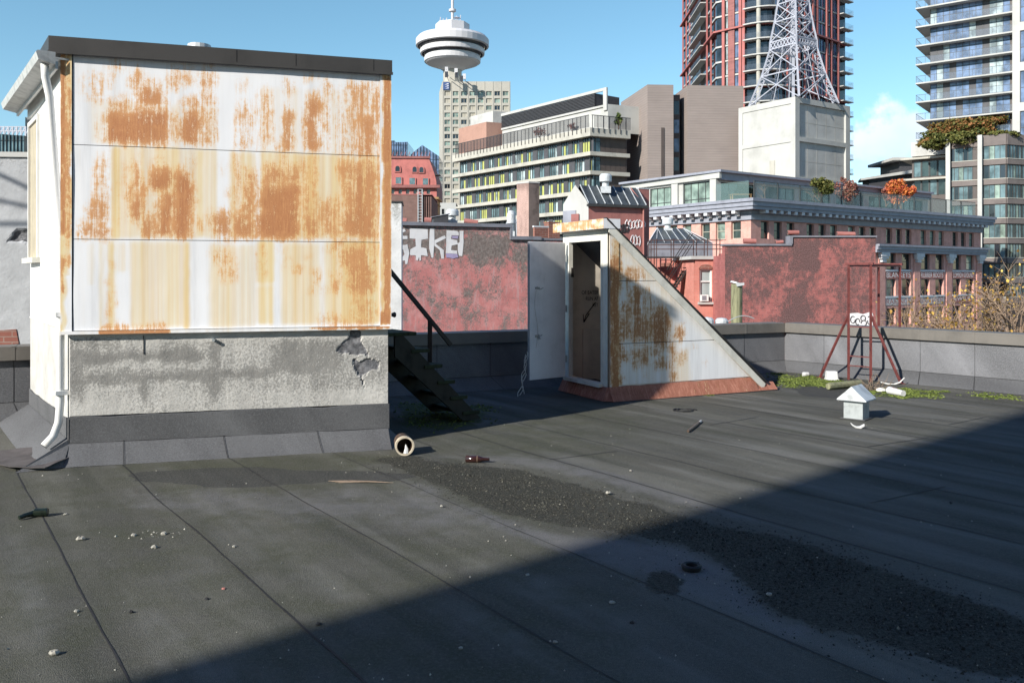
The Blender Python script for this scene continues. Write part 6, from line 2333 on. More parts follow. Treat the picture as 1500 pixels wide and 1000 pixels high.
# penthouse and terrace
pz0, pz1 = 8.002, 13.1
PC = FLt.p(WLL - 5.2, -.6, 0)[:2]
pl_ = (PC[0] + wl_[0] * 15.5, PC[1] + wl_[1] * 15.5)
pr_e = (PC[0] + wr[0] * 44, PC[1] + wr[1] * 44)
pbk = (pr_e[0] + wl_[0] * 15.5, pr_e[1] + wl_[1] * 15.5)
PFL, PFR = Fr(pl_, (-wl_[0], -wl_[1])), Fr(PC, wr)
ph2l = [(PFL.s_at(952), PFL.s_at(991.5), 9.75, 12.2), (PFL.s_at(1000.5), PFL.s_at(1043), 9.75, 12.3)]
ph2r = [(.6 + 7.2 * k, 6.6 + 7.2 * k, 9.2, 12.1) for k in range(6)]
m = MB()
m.shell([PC, pr_e, pbk, pl_], pz0, pz1, {0: ph2r, 3: ph2l}, .3)
m.build('penthouse_wall', M['concwhite'], wh)
for h in ph2l:
    add_window(wh, PFL, h, (M['winframe'], M['glass_blind']), .2, .10, True, .25, 'penthouse_window', mull=3)
for k, h in enumerate(ph2r):
    add_window(wh, PFR, h, (M['winframe'], M['glass_teal'] if k % 2 else M['glass']), .2, .10, False, .5, 'penthouse_window', mull=3)
m = MB()
m.fbox(PFR, -.5, 44, -15.5, .9, pz1 + .002, pz1 + .25)
m.fbox(PFR, .05, 44, .004, .5, 12.3, pz1)
m.build('penthouse_roof_edge', M['bandmetal'], wh)
m = MB()
m.fbox(PFL, 0, 16.1, .002, .35, 12.45, pz1 + .20)
m.fbox(PFL, 14.6, 15.5, .002, .25, 8.1, 12.449)
m.fbox(PFL, 15.2 - 6.6, 15.2 - 5.6, .002, .25, 9.7, 12.449)
m.build('penthouse_fascia', M['concwhite'], wh)
for k in range(12):
    a0, a1 = .3 + 3.9 * k, .3 + 3.9 * (k + 1) - .12
    m = MB()
    m.fbox(FRt, a0, a1, .20, .24, 9.742, 11.65)
    gp = m.build('balustrade_glass', M['balglass'], wh)
    m = MB()
    m.fbox(FRt, a0 - .12, a0 - .002, .18, .30, 9.742, 11.72)
    m.fbox(FRt, a0, a1, .19, .27, 11.652, 11.72)
    m.build('balustrade_post', M['winframe'], gp)
m = MB()
m.fbox(FLt, WLL - 4.6, WLL - .1, .20, .24, 9.742, 11.65)
m.fbox(FLt, WLL - 4.6, WLL - .1, .19, .27, 11.652, 11.72)
m.build('balustrade_glass', M['balglass'], wh)


# ---------------------------------------------------------------- plants
def crown_leaves(m, c, rad, n, size, rnd, clumps=14, flat=1.0, mats=1):
    cl = []
    for k in range(clumps):
        while True:
            v = Vector((rnd.uniform(-1, 1), rnd.uniform(-1, 1), rnd.uniform(-1, 1)))
            if v.length < 1:
                break
        v = v * (.55 + .45 * rnd.random())
        cl.append((Vector((c.x + v.x * rad[0] * .78, c.y + v.y * rad[1] * .78, c.z + v.z * rad[2] * .78)), rnd.uniform(.24, .46)))
    for k in range(n):
        cc, r = cl[rnd.randrange(len(cl))]
        v = Vector((rnd.gauss(0, 1), rnd.gauss(0, 1), rnd.gauss(0, 1))).normalized() * (rnd.random() ** .45)
        p = cc + Vector((v.x * rad[0] * r, v.y * rad[1] * r, v.z * rad[2] * r))
        a = Vector((rnd.gauss(0, 1), rnd.gauss(0, 1), rnd.gauss(0, .8))).normalized()
        b = a.cross(Vector((rnd.gauss(0, 1), rnd.gauss(0, 1), rnd.gauss(0, 1)))).normalized()
        s = size * rnd.uniform(.6, 1.3)
        m.face([p - a * s, p + b * s * .55, p + a * s, p - b * s * .55], rnd.randrange(mats))


def twigs(m, p, d, L, r, depth, rnd, spread=.55, up=.25, tips=None, kids=(2, 4)):
    pts, rs = [p], [r]
    q, dd = p.copy(), d.normalized()
    for k in range(3):
        dd = (dd + Vector((rnd.gauss(0, .14), rnd.gauss(0, .14), rnd.gauss(0, .10) + up * .12))).normalized()
        q = q + dd * L / 3
        pts.append(q.copy())
        rs.append(r * (1 - .22 * (k + 1)))
    m.tube(pts, rs, 4 if depth < 3 else 7, cap=False)
    if depth == 0:
        if tips is not None:
            tips.append(q)
        return
    for k in range(rnd.randint(*kids)):
        f = rnd.uniform(.45, 1.0)
        i = min(2, int(f * 3))
        o_ = pts[i].lerp(pts[i + 1], f * 3 - i)
        nd = (dd + Vector((rnd.gauss(0, spread), rnd.gauss(0, spread), rnd.gauss(0, spread * .6) + up))).normalized()
        twigs(m, o_, nd, L * rnd.uniform(.55, .8), r * .55, depth - 1, rnd, spread, up, tips, kids)


def shrub(name, label, cat, x, ytop, ybot, Y, w, leaf, seed, n=900, size=.12, bare=False, group=None):
    rr_ = random.Random(seed)
    b = at(x, ybot, Y)
    H = zat(ytop, Y) - b.z
    W = w * Y / FPX / 2
    t = thing(name, label, cat, b, group)
    m = MB()
    tips = []
    for k in range(4):
        twigs(m, b + Vector((rr_.gauss(0, .05), rr_.gauss(0, .05), 0)), Vector((rr_.gauss(0, .35), rr_.gauss(0, .35), 1)), H * .42, .03 + H * .008, 2, rr_, .6, .2, tips)
    m.build('stem', M['bark'], t)
    if not bare:
        m = MB()
        crown_leaves(m, b + Vector((0, 0, H * .58)), (W, W, H * .46), n, size, rr_, 12)
        m.build('foliage', M[leaf], t)
    return t


shrub('terrace_shrub', 'dense green terrace shrub behind the glass balustrade', 'shrub', 1205, 256, 302, 97, 46, 'leafolive', 1, 2200, .18)
shrub('terrace_shrub', 'loose dull red terrace shrub right of the green one', 'shrub', 1240, 255, 302, 100, 40, 'leafpink', 2, 800, .17)
shrub('terrace_tree', 'bright orange maple on the terrace of the brick warehouse', 'tree', 1320, 262, 306, 110, 56, 'leaforange', 3, 2000, .22)
shrub('terrace_tree', 'dull pink maple left of the orange one on the terrace', 'tree', 1298, 270, 303, 112, 26, 'leafpink', 4, 420, .18)
shrub('terrace_tree', 'bare leafless tree behind the glass balustrade corner', 'tree', 1120, 258, 292, 92.5, 26, 'leafpink', 6, bare=True)
c = at(1085, 290, 92.5)
tb = thing('terrace_table', 'timber table on the terrace behind the left glass balustrade', 'table', (c.x, c.y, 9.75))
m = MB()
m.box(c.x - 1.1, c.x + 1.1, c.y - .5, c.y + .5, 10.42, 10.5)
m.build('table_top', M['ochre'], tb)
for sx in (-1, 1):
    for sy in (-.4, .4):
        m = MB()
        m.box(c.x + sx - .05, c.x + sx + .05, c.y + sy - .05, c.y + sy + .05, 9.74, 10.419)
        m.build('leg', M['ochre'], tb)

# ================================================================ OFFICE BLOCK WITH YELLOW PANELS
OC = (xat(865, 150.0), 150.0)
ol, or_ = unit(-0.759, 1.0), unit(2.2, 1.0)
OLn = hit(669, OC, ol)
ORn = hit(922, OC, or_)
OLp = (OC[0] + ol[0] * OLn, OC[1] + ol[1] * OLn)
ORp = (OC[0] + or_[0] * ORn, OC[1] + or_[1] * ORn)
OBk = (ORp[0] + ol[0] * OLn, ORp[1] + ol[1] * OLn)
OFL, OFR = Fr(OLp, (-ol[0], -ol[1])), Fr(OC, or_)
ob = thing('office_block', 'long concrete office block with ribbon windows of yellow and grey panels', 'building', (OC[0], OC[1], -18))
FT = zat(187.5, 150)
ins = .9
def inset(d):
    return [(p[0] + (-OFL.n[0] - OFR.n[0]) * d * .8, p[1] + (-OFL.n[1] - OFR.n[1]) * d * .8) for p in (OC,)][0]
OCi = inset(.9)
m = MB()
m.shell([OCi, (ORp[0] - OFR.n[0] * .9, ORp[1] - OFR.n[1] * .9), OBk, (OLp[0] - OFL.n[0] * .9, OLp[1] - OFL.n[1] * .9)], -18, FT - .3)
m.build('core_wall', M['slate'], ob)
PIT = 3.37
for k in range(7):
    zt = FT - 1.45 - k * PIT
    zb = zt - PIT + .72
    if zt < 2:
        break
    # ribbon window on the long side: modules of glass, yellow and slate panels with mullions
    for F, L, right in ((OFL, OLn, False), (OFR, ORn, True)):
        m = MB()
        a = .35
        e = -.82
        mod = .78
        run = []
        pr = random.Random(k * 7 + (50 if right else 0))
        while a < L - .3:
            if right:
                t_ = 1 if a < 2.1 else 4
                w_ = 1.05
                run.append((a, min(a + w_, L - .1), t_))
                a += w_
            else:
                nmod = pr.choice((2, 3, 3, 4))
                kind = pr.random()
                for q in range(nmod):
                    r_ = pr.random()
                    mi = (3 if r_ < .52 else 1 if r_ < .8 else 2) if kind < .5 else (1 if r_ < .5 else 2 if r_ < .8 else 3)
                    run.append((a, a + mod * .8, mi))
                    a += mod * .8
                w_ = pr.uniform(.9, 1.7)
                run.append((a, a + w_, 0))
                a += w_
        for a0, a1, mi in run:
            a1 = min(a1, L - .05)
            if a1 <= a0 + .05:
                continue
            if mi in (1, 2, 3):
                m.fquad(F, a0 + .05, a1 - .05, zb, zt - .75, e + .02, mi)
                m.fquad(F, a0 + .05, a1 - .05, zt - .68, zt - .02, e + .02, 5)
                m.fbox(F, a0 - .05, a0 + .05, e + .01, e + .12, zb, zt - .02, 6)
                m.fbox(F, a0 + .05, a1 - .05, e + .01, e + .08, zt - .75, zt - .68, 6)
            else:
                m.fquad(F, a0 + .02, a1 - .02, zb, zt - .02, e + .05, mi)
        m.build('ribbon_window', [M['slate'], M['glass_teal'], M['glass_pale'], M['yellow'], M['brownpanel'], M['glass_dark'], M['winframe']], ob)
    m = MB()
    cI, cO = inset(.95), (OC[0] + (OFL.n[0] + OFR.n[0]) * .16, OC[1] + (OFL.n[1] + OFR.n[1]) * .16)
    A, B = OFL.p(-1.5, .2, 0)[:2], OFL.p(-1.5, -.95, 0)[:2]
    R1, R2 = OFR.p(ORn, .2, 0)[:2], OFR.p(ORn, -.95, 0)[:2]
    z0, z1 = zb - .70, zb - .02
    m.hexa([(*p, z0) for p in (A, cO, cI, B)], [(*p, z1) for p in (A, cO, cI, B)])
    m.hexa([(*p, z0) for p in (cO, R1, R2, cI)], [(*p, z1) for p in (cO, R1, R2, cI)])
    m.build('floor_slab', M['conc'], ob)
m = MB()
m.hexa([(*p, FT - 1.42) for p in (OFL.p(-1.2, .35, 0)[:2], (OC[0] + (OFL.n[0] + OFR.n[0]) * .26, OC[1] + (OFL.n[1] + OFR.n[1]) * .26), inset(3), OFL.p(0, -3, 0)[:2])],
       [(*p, FT) for p in (OFL.p(-1.2, .35, 0)[:2], (OC[0] + (OFL.n[0] + OFR.n[0]) * .26, OC[1] + (OFL.n[1] + OFR.n[1]) * .26), inset(3), OFL.p(0, -3, 0)[:2])])
m.hexa([(*p, FT - 1.42) for p in ((OC[0] + (OFL.n[0] + OFR.n[0]) * .26, OC[1] + (OFL.n[1] + OFR.n[1]) * .26), OFR.p(ORn, .35, 0)[:2], OFR.p(ORn, -3, 0)[:2], inset(3))],
       [(*p, FT) for p in ((OC[0] + (OFL.n[0] + OFR.n[0]) * .26, OC[1] + (OFL.n[1] + OFR.n[1]) * .26), OFR.p(ORn, .35, 0)[:2], OFR.p(ORn, -3, 0)[:2], inset(3))])
m.build('roof_parapet', M['conc'], ob)
m = MB()
m.face([(*p, FT - .05) for p in (OCi, ORp, OBk, OLp)])
m.build('terrace_floor', M['flatroof'], ob)
RH = 2.15
for F, L in ((OFL, OLn), (OFR, ORn)):
    m = MB()
    a = .2 if F is OFL else .1
    while a < L:
        m.fbox(F, a, a + .10, .37, .46, FT - .75, FT + RH)
        a += 1.15
    m.fbox(F, 0, L, .375, .455, FT + RH + .001, FT + RH + .12)
    a = .5
    while a < L:
        m.fbox(F, a, a + .07, .39, .43, FT + .1, FT + RH)
        a += .20
    m.build('terrace_railing', M['louvre'], ob)
# penthouse with louvre screen
OP = (OC[0] + or_[0] * 5.3 + ol[0] * 2.2, OC[1] + or_[1] * 5.3 + ol[1] * 2.2)
OPl = (OP[0] + ol[0] * 32, OP[1] + ol[1] * 32)
OPF = Fr(OPl, (-ol[0], -ol[1]))
pw = 32
zt = zat(129, OP[1])
m = MB()
m.shell([OP, (OP[0] + or_[0] * 9, OP[1] + or_[1] * 9), (OPl[0] + or_[0] * 9, OPl[1] + or_[1] * 9), OPl], FT - .05, zt - 2.9)
m.build('penthouse_wall', M['concwhite'], ob)
m = MB()
m.fbox(OPF, 0, pw, .02, .35, zt - .42, zt + .1)
m.fbox(OPF, pw - .9, pw, .02, .33, zt - 4, zt - .421)
m.fbox(OPF, 0, pw - .9, .02, .30, zt - 3.3, zt - 2.95)
m.build('white_screen_frame', M['concwhite'], ob)
m = MB()
for i in range(9):
    z = zt - 2.9 + .27 * i
    m.fbox(OPF, 0, pw - 3.2, .1, .28, z, z + .15)
m.fbox(OPF, 0, pw - 3.2, -.2, .09, zt - 2.9, zt - .45)
m.build('louvre_screen', M['louvre'], ob)
m = MB()
q0 = OPF.p(pw - 3.2, .28, zt - .5)
m.face([OPF.p(pw - 3.2, .28, zt - 2.9), OPF.p(pw - 3.2, -6, zt - 2.9), OPF.p(pw - 3.2, -6, zt - .45), OPF.p(pw - 3.2, .28, zt - .45)])
m.build('louvre_return', M['louvre'], ob)
# rose block and concrete plant room on the roof
def far_block(name, parent, xl, xc, xr, yt, zbot, Y, mt, dl=ol, dr=or_):
    C0 = (xat(xc, Y), Y)
    tl, tr_ = hit(xl, C0, dl), hit(xr, C0, dr)
    L = (C0[0] + dl[0] * tl, C0[1] + dl[1] * tl)
    R_ = (C0[0] + dr[0] * tr_, C0[1] + dr[1] * tr_)
    B = (L[0] + R_[0] - C0[0], L[1] + R_[1] - C0[1])
    m = MB()
    m.shell([C0, R_, B, L], zbot, zat(yt, Y))
    return m.build(name, mt, parent), C0, L, R_, B
far_block('stair_tower', ob, 672, 712.5, 755, 178.5, FT - .05, 179, M['brownroom'])
far_block('plant_room', ob, 689, 722, 772, 162.5, FT, 196, M['concgrey'])
shrub('terrace_shrub', 'dark conifer shrub on the office terrace corner', 'shrub', 906, 166, 190, 152, 15, 'leafgreen', 11, 500, .22)
for k, (x, yt, yb, w_) in enumerate(((838, 180, 193, 20), (790, 186, 203, 26), (806, 184, 199, 14), (760, 200, 212, 18))):
    shrub('terrace_shrub', ('plum red shrub behind the office railing near the corner', 'broad plum shrub behind the middle of the office railing', 'thin plum shrub in the middle of the office railing', 'plum shrub behind the office railing before the rose block')[k], 'shrub', x, yt, yb, 160 + 6 * k, w_, 'leafpink', 30 + k, 200, .2)

# ================================================================ BROWN RIBBED CONCRETE TOWERS
bt = thing('concrete_tower_block', 'windowless brown ribbed concrete block with a dark glazed slot', 'building', (xat(990, 155), 155, -18))
def brown(xl, xf, xr, yt, Y, dl, dr, dep):
    C0 = (xat(xf, Y), Y)
    tl, tr_ = hit(xl, C0, dl), hit(xr, C0, dr)
    L = (C0[0] + dl[0] * tl, C0[1] + dl[1] * tl)
    R_ = (C0[0] + dr[0] * tr_, C0[1] + dr[1] * tr_)
    m = MB()
    m.shell([C0, R_, (R_[0], R_[1] + dep), (L[0], L[1] + dep)], -18, zat(yt, Y))
    m.build('concrete_wall', M['brownconc'], bt)
    return C0, L, R_
dR = unit(1, .06)
T1 = brown(922, 948.5, 986.5, 124, 152, ol, dR, 12)
T2 = brown(995, 1007, 1089, 125, 152.5, unit(-1, .7), dR, 14)
F1 = Fr(T1[0], dR)
m = MB()
a = F1.s_at(968.5)
m.fbox(F1, a, a + .55, .003, .12, -5, zat(187, 152))
m.build('dark_slit', M['brownpanel'], bt)
m = MB()
q0, q1 = (xat(986.2, 155), 155), (xat(996, 155), 155)
m.prism([q0, q1, (q1[0], 160), (q0[0], 160)], -18, zat(139, 155))
m.build('slot_wall', M['brownpanel'], bt)
F2 = Fr(q0, (1, 0))
z = zat(146, 155)
while z > 2:
    m = MB()
    m.fquad(F2, .15, 1.05, z - 2.7, z - .3, .02)
    m.build('slot_window', M['glass_dark'] if int(z) % 2 else M['glass_blue'], bt)
    z -= 3.4

# ================================================================ WHITE CONCRETE BLOCK WITH LATTICE TOWER
ang = math.radians(34)
kx, ky = (math.cos(ang), math.sin(ang)), (-math.sin(ang), math.cos(ang))
KB = (xat(1165, 140), 140.0)
kr, kl_ = hit(1245.3, KB, kx), hit(1081.8, KB, ky)
KR = (KB[0] + kx[0] * kr, KB[1] + kx[1] * kr)
KL = (KB[0] + ky[0] * kl_, KB[1] + ky[1] * kl_)
KBk = (KR[0] + ky[0] * kl_, KR[1] + ky[1] * kl_)
KZ = zat(141.5, 140)
kb = thing('concrete_plant_block', 'pale concrete block with recessed panels carrying a steel lattice tower', 'building', (KB[0], KB[1], -18))
KFR, KFL = Fr(KB, kx), Fr(KL, (-ky[0], -ky[1]))
zm1, zm0 = zat(200, 140), zat(205, 140)
zq = zat(258, 140)
hr = [(1.1, kr - 1.2, zm1 + .1, KZ - .9), (1.1, kr - 1.2, zq, zm0 - .1)]
hl = [(.9, kl_ - .9, zm1 - .1, KZ - 1.0), (.9, kl_ - .9, zq - 3, zm0 - .2)]
m = MB()
m.shell([KB, KR, KBk, KL], -18, KZ, {0: hr, 3: hl}, .35)
m.build('frame_wall', M['concwhite'], kb)
for F, hh in ((KFR, hr), (KFL, hl)):
    for h in hh:
        m = MB()
        m.fquad(F, h[0], h[1], h[2], h[3], -.35 if F is KFR else -.14)
        m.build('recessed_panel', M['concgrey'] if F is KFR else M['concwhite'], kb)
m = MB()
for h in hr:
    for k in range(1, 5):
        a = h[0] + (h[1] - h[0]) * k / 5
        m.fbox(KFR, a - .02, a + .02, -.349, -.33, h[2], h[3])
    zc = h[2] + (h[3] - h[2]) * .45
    m.fbox(KFR, h[0], h[1], -.349, -.328, zc - .02, zc + .02)
m.build('panel_joint', M['towerconc'], kb)
m = MB()
a0, a1 = KFL.s_at(1127), KFL.s_at(1134.5)
m.fbox(KFL, a0, a1, -.13, -.05, zat(262, 143), zat(234, 143))
m.build('door', M['brownpanel'] if False else M['conc'], kb)
lt = thing('lattice_tower', 'grey white steel lattice tower on four splayed legs above the concrete block', 'tower', (xat(1162, 147), 147, KZ))
LCx, LCy = xat(1162, 147), 147.0
def cor(h, z):
    return [Vector((LCx + kx[0] * sx * h + ky[0] * sy * h, LCy + kx[1] * sx * h + ky[1] * sy * h, z)) for sx, sy in ((-1, -1), (1, -1), (1, 1), (-1, 1))]
Zp, Zt = zat(64, 147), 66.0
lev = [(5.25, KZ), (3.75, KZ + (Zp - KZ) * .48), (2.75, Zp - .9), (2.72, Zp + .3), (2.20, zat(32, 147)), (1.85, zat(6, 147)), (1.5, 54), (1.15, 60), (.8, Zt)]
for q in range(4):
    for k in range(len(lev) - 1):
        A, B = cor(*lev[k])[q], cor(*lev[k + 1])[q]
        m = MB()
        if k < 2:
            inw = (Vector((LCx, LCy, 0)) - Vector((A.x, A.y, 0))).normalized()
            A2_, B2_ = A + inw * .95, B + inw * .8
            m.bar(A, B, .24)
            m.bar(A2_, B2_, .15)
            n_ = 6
            for i in range(n_):
                m.bar(A.lerp(B, i / n_), A2_.lerp(B2_, (i + 1) / n_), .10)
                m.bar(A2_.lerp(B2_, i / n_), A.lerp(B, (i + 1) / n_), .10)
        else:
            m.bar(A, B, .26 if k < 5 else .20)
        m.build('leg', M['lattice'], lt)
for k in range(len(lev) - 1):
    for q in range(4):
        A0, A1 = cor(*lev[k])[q], cor(*lev[k])[(q + 1) % 4]
        B0, B1 = cor(*lev[k + 1])[q], cor(*lev[k + 1])[(q + 1) % 4]
        m = MB()
        if k == 2:
            for i in range(8):
                m.bar(A0.lerp(A1, i / 8), B0.lerp(B1, (i + 1) / 8), .13)
                m.bar(A0.lerp(A1, (i + 1) / 8), B0.lerp(B1, i / 8), .13)
        else:
            m.bar(A0, B1, .14)
            m.bar(A1, B0, .14)
            if k > 2:
                m.bar((A0 + A1) / 2, (A0 + B0) / 2, .11)
                m.bar((A0 + A1) / 2, (A1 + B1) / 2, .11)
            else:
                m.bar(A0.lerp(A1, .5), B0.lerp(B1, .5), .09)
        m.bar(B0, B1, .19)
        m.build('bracing', M['lattice'], lt)
m = MB()
m.bar((LCx, LCy, KZ + .1), (LCx, LCy, Zt), .4)
m.build('central_riser', M['lattice'], lt)

# ================================================================ RED HIGH-RISE
HC0 = (xat(1128, 165), 165.0)
hr_, hl2 = unit(1.2, 1.0), unit(-1.02, 1.0)
tR, tL = hit(1238, HC0, hr_), hit(1050, HC0, hl2)
H0 = (HC0[0] + hr_[0] * tR, HC0[1] + hr_[1] * tR)
H2 = (HC0[0] + hl2[0] * tL, HC0[1] + hl2[1] * tL)
d3 = unit(.02, 1.0)
t3 = hit(1001, H2, d3)
H3 = (H2[0] + d3[0] * t3, H2[1] + d3[1] * t3)
rh = thing('red_tower', 'red clad residential tower with rounded balconies behind the lattice tower', 'tower block', (HC0[0], HC0[1], -18))
# rounded corner: bevel the apex with a short arc
arc = []
for i in range(7):
    f = i / 6
    p = Vector((HC0[0] + hl2[0] * 4.5, HC0[1] + hl2[1] * 4.5)).lerp(Vector(HC0), f) if False else None
    A, B, Cc = Vector((HC0[0] + hl2[0] * 5, HC0[1] + hl2[1] * 5)), Vector(HC0), Vector((HC0[0] + hr_[0] * 4, HC0[1] + hr_[1] * 4))
    arc.append(tuple(A * (1 - f) ** 2 + B * 2 * f * (1 - f) + Cc * f * f))
FLH = 3.06
ZB0 = zat(150, 165) - 12
NF = 17
RFr, RFl = Fr(HC0, hr_), Fr(H2, (-hl2[0], -hl2[1]))
RFs = Fr(H3, (-d3[0], -d3[1]))
m = MB()
bk = (H0[0] - 6, H0[1] + 22)
m.shell([*arc, H0, bk, H3, H2], -18, ZB0 + FLH * NF)
m.build('glass_wall', M['glass_dark'], rh)
for k in range(NF):
    z = ZB0 + FLH * k
    red = k % 4 == 1
    e = .9 if red else .25
    # floor edge round the curved corner and along each side
    path = [Vector(H3), Vector(H2)] + [Vector(p) for p in arc] + [Vector(H0)]
    nrm = [Vector(RFs.n), Vector((RFs.n[0] + RFl.n[0], RFs.n[1] + RFl.n[1])).normalized()] + [Vector(RFl.n).lerp(Vector(RFr.n), i / 6).normalized() for i in range(7)] + [Vector(RFr.n)]
    m = MB()
    for i in range(len(path) - 1):
        o0, o1 = path[i] + nrm[i] * e, path[i + 1] + nrm[i + 1] * e
        i0, i1 = path[i] - nrm[i] * .3, path[i + 1] - nrm[i + 1] * .3
        m.hexa([(*o0, z), (*o1, z), (*i1, z), (*i0, z)], [(*o0, z + .34), (*o1, z + .34), (*i1, z + .34), (*i0, z + .34)])
    m.build('floor_edge', M['redsteel'] if red else M['concgrey'], rh)
def fins(F, items, mt, w, d, name):
    for x in items:
        a = F.s_at(x)
        m = MB()
        m.fbox(F, a - w / 2, a + w / 2, .3, .3 + d, ZB0 - 6, ZB0 + FLH * NF)
        m.build(name, mt, rh)
fins(RFr, (1151, 1159, 1167.5, 1176, 1188, 1194, 1208, 1215, 1225), M['redsteel'], .55, .35, 'red_fin')
fins(RFl, (1061.5, 1086, 1091), M['redsteel'], .6, .3, 'red_fin')
fins(RFl, (1073,), M['redtile'], 1.4, .2, 'tiled_pier')
fins(RFs, (1002.5, 1007.5, 1012.5, 1038, 1044), M['redsteel'], 1.1, .14, 'red_fin')
for k in range(NF):
    z = ZB0 + FLH * k
    # white window bays and balconies
    for F, x0, x1, mt in ((RFl, 1064, 1070, 'glass_pale'), (RFl, 1076.5, 1084, 'glass_blue'), (RFr, 1196, 1206, 'glass_blue'), (RFr, 1217, 1224, 'glass_blue'), (RFr, 1178, 1186, 'glass_blue'), (RFr, 1134, 1141, 'glass_blue')):
        a0, a1 = F.s_at(x0), F.s_at(x1)
        m = MB()
        m.fquad(F, a0, a1, z + .5, z + FLH - .12, .10)
        w = m.build('window', M[mt], rh)
        m = MB()
        for a in (a0, (a0 + a1) / 2, a1):
            m.fbox(F, a - .05, a + .05, .102, .2, z + .36, z + FLH - .02)
        m.build('mullion', M['winframe'], w)
    a0 = RFr.s_at(1226)
    m = MB()
    m.fbox(RFr, a0, tR + .8, .255, 1.5, z + .02, z + .2)
    bal = m.build('balcony', M['concgrey'], rh)
    m = MB()
    m.fbox(RFr, a0, tR + .8, 1.42, 1.46, z + .222, z + 1.3)
    m.fbox(RFr, tR + .75, tR + .79, .3, 1.42, z + .222, z + 1.3)
    m.build('glass_rail', M['railglass'], bal)
    m = MB()
    a0, a1 = RFs.s_at(1017), RFs.s_at(1036)
    m.fbox(RFs, a0, a1, .255, 1.5, z + .02, z + .22)
    bal = m.build('balcony', M['concgrey'], rh)
    m = MB()
    m.fbox(RFs, a0, a1, 1.42, 1.46, z + .222, z + 1.25)
    m.build('glass_rail', M['railglass'], bal)
    # rounded corner balconies
    m = MB()
    n_ = 6
    P = [Vector(p) + Vector(RFl.n).lerp(Vector(RFr.n), i / 6).normalized() * 1.5 for i, p in enumerate(arc)]
    for i in range(6):
        m.hexa([(*arc[i], z + .02), (*P[i], z + .02), (*P[i + 1], z + .02), (*arc[i + 1], z + .02)][::-1], [(*arc[i], z + .25), (*P[i], z + .25), (*P[i + 1], z + .25), (*arc[i + 1], z + .25)][::-1])
    bal = m.build('balcony', M['concgrey'], rh)
    m = MB()
    for i in range(6):
        m.face([(*P[i], z + .25), (*P[i + 1], z + .25), (*P[i + 1], z + 1.35), (*P[i], z + 1.35)])
    m.build('glass_rail', M['railglass'], bal)
m = MB()
c = Vector(arc[2]) + Vector(RFl.n) * .9
m.tube([(c.x, c.y, ZB0), (c.x, c.y, ZB0 + FLH * NF)], [.42, .42], 12)
m.build('round_column', M['conc'], rh)

# ================================================================ RIGHT-HAND TOWER AND PODIUM
TU = unit(0.795, -0.607)
T0 = (xat(1341, 136), 136.0)
TF = Fr(T0, TU)
ts_end = TF.s_at(1483)
tw = thing('balcony_tower', 'glass residential tower with white wrap-round balcony slabs at the right edge', 'tower block', (T0[0], T0[1], -18))
pitch = 2.99
Z0_ = zat(12, 136) + pitch * 2
m = MB()
SB = 1.5
wl0 = TF.s_at(1357) + .3
m.fbox(TF, wl0, ts_end + 12, -16, -SB - .02, -18, Z0_ + 2)
m.build('core_wall', M['slate'], tw)
for k in range(10):
    z = Z0_ - pitch * k
    if z < zat(215, 136):
        break
    m = MB()
    m.fbox(TF, 0, ts_end, -14, 0, z - .22, z)
    sl_ = m.build('balcony_slab', M['concwhite'], tw)
    m = MB()
    m.fbox(TF, .05, ts_end - .05, -.10, -.06, z + .002, z + 1.02)
    m.fbox(TF, .05, .09, -13, -.12, z + .002, z + 1.02)
    m.build('glass_rail', M['railglass'], sl_)
    m = MB()
    for i in range(11):
        a = .05 + (ts_end - .1) * i / 10
        m.fbox(TF, a, a + .05, -.13, -.105, z + .002, z + 1.08)
    m.fbox(TF, .05, ts_end, -.13, -.055, z + 1.03, z + 1.08)
    m.fbox(TF, .02, .06, -13, -.132, z + 1.03, z + 1.08)
    for i in range(1, 6):
        m.fbox(TF, .02, .06, -.13 - 2.2 * i, -.08 - 2.2 * i, z + .002, z + 1.03)
    m.build('rail_post', M['winframe'], sl_)
    pr = random.Random(90 + k)
    m = MB()
    a = wl0
    d = -SB
    i = 0
    while a < ts_end - .1:
        w_ = .92
        f = (a - wl0) / (ts_end - wl0)
        mi = 2 if .56 < f < .68 else 3 if (.68 < f < .83 and pr.random() < .8) else 4 if f > .9 else (0 if pr.random() < .72 else 1 if pr.random() < .5 else 2)
        a1 = min(a + w_, ts_end)
        m.fquad(TF, a, a1, z, z + pitch - .24, d + .0, mi)
        m.fbox(TF, a - .03, a + .03, d + .002, d + .06, z, z + pitch - .24, 5)
        if mi in (0, 1, 3):
            m.fbox(TF, a + .03, a1 - .03, d + .002, d + .05, z + 2.1, z + 2.16, 5)
        a = a1
    for i in range(12):
        m.face([TF.p(wl0, d - 1.0 * i, z), TF.p(wl0, d - 1.0 * (i + 1), z), TF.p(wl0, d - 1.0 * (i + 1), z + pitch - .24), TF.p(wl0, d - 1. * i, z + pitch - .24)][::-1], 0)
    m.build('window_wall', [M['glass_blue'], M['glass_pale'], M['slate'], M['glass_pale'], M['brownpanel'], M['winframe']], tw)
a0 = ts_end
ghol = []
zt = Z0_ + 1.0
z = zt - 1.2
while z > zat(190, 128):
    ghol.append((a0 + 1.0, a0 + 3.6, z - 2.5 * 2 + .3, z))
    ghol.append((a0 + 4.4, a0 + 7.0, z - 2.5 * 2 + .3, z))
    z -= pitch * 2
m = MB()
m.holed(TF, a0 + .02, a0 + 9, zat(195, 128), zt, ghol, .5, 0, .25)
m.face([TF.p(a0 + .02, -3, zat(195, 128)), TF.p(a0 + .02, .25, zat(195, 128)), TF.p(a0 + .02, .25, zt), TF.p(a0 + .02, -3, zt)])
m.build('concrete_grid', M['concwhite'], tw)
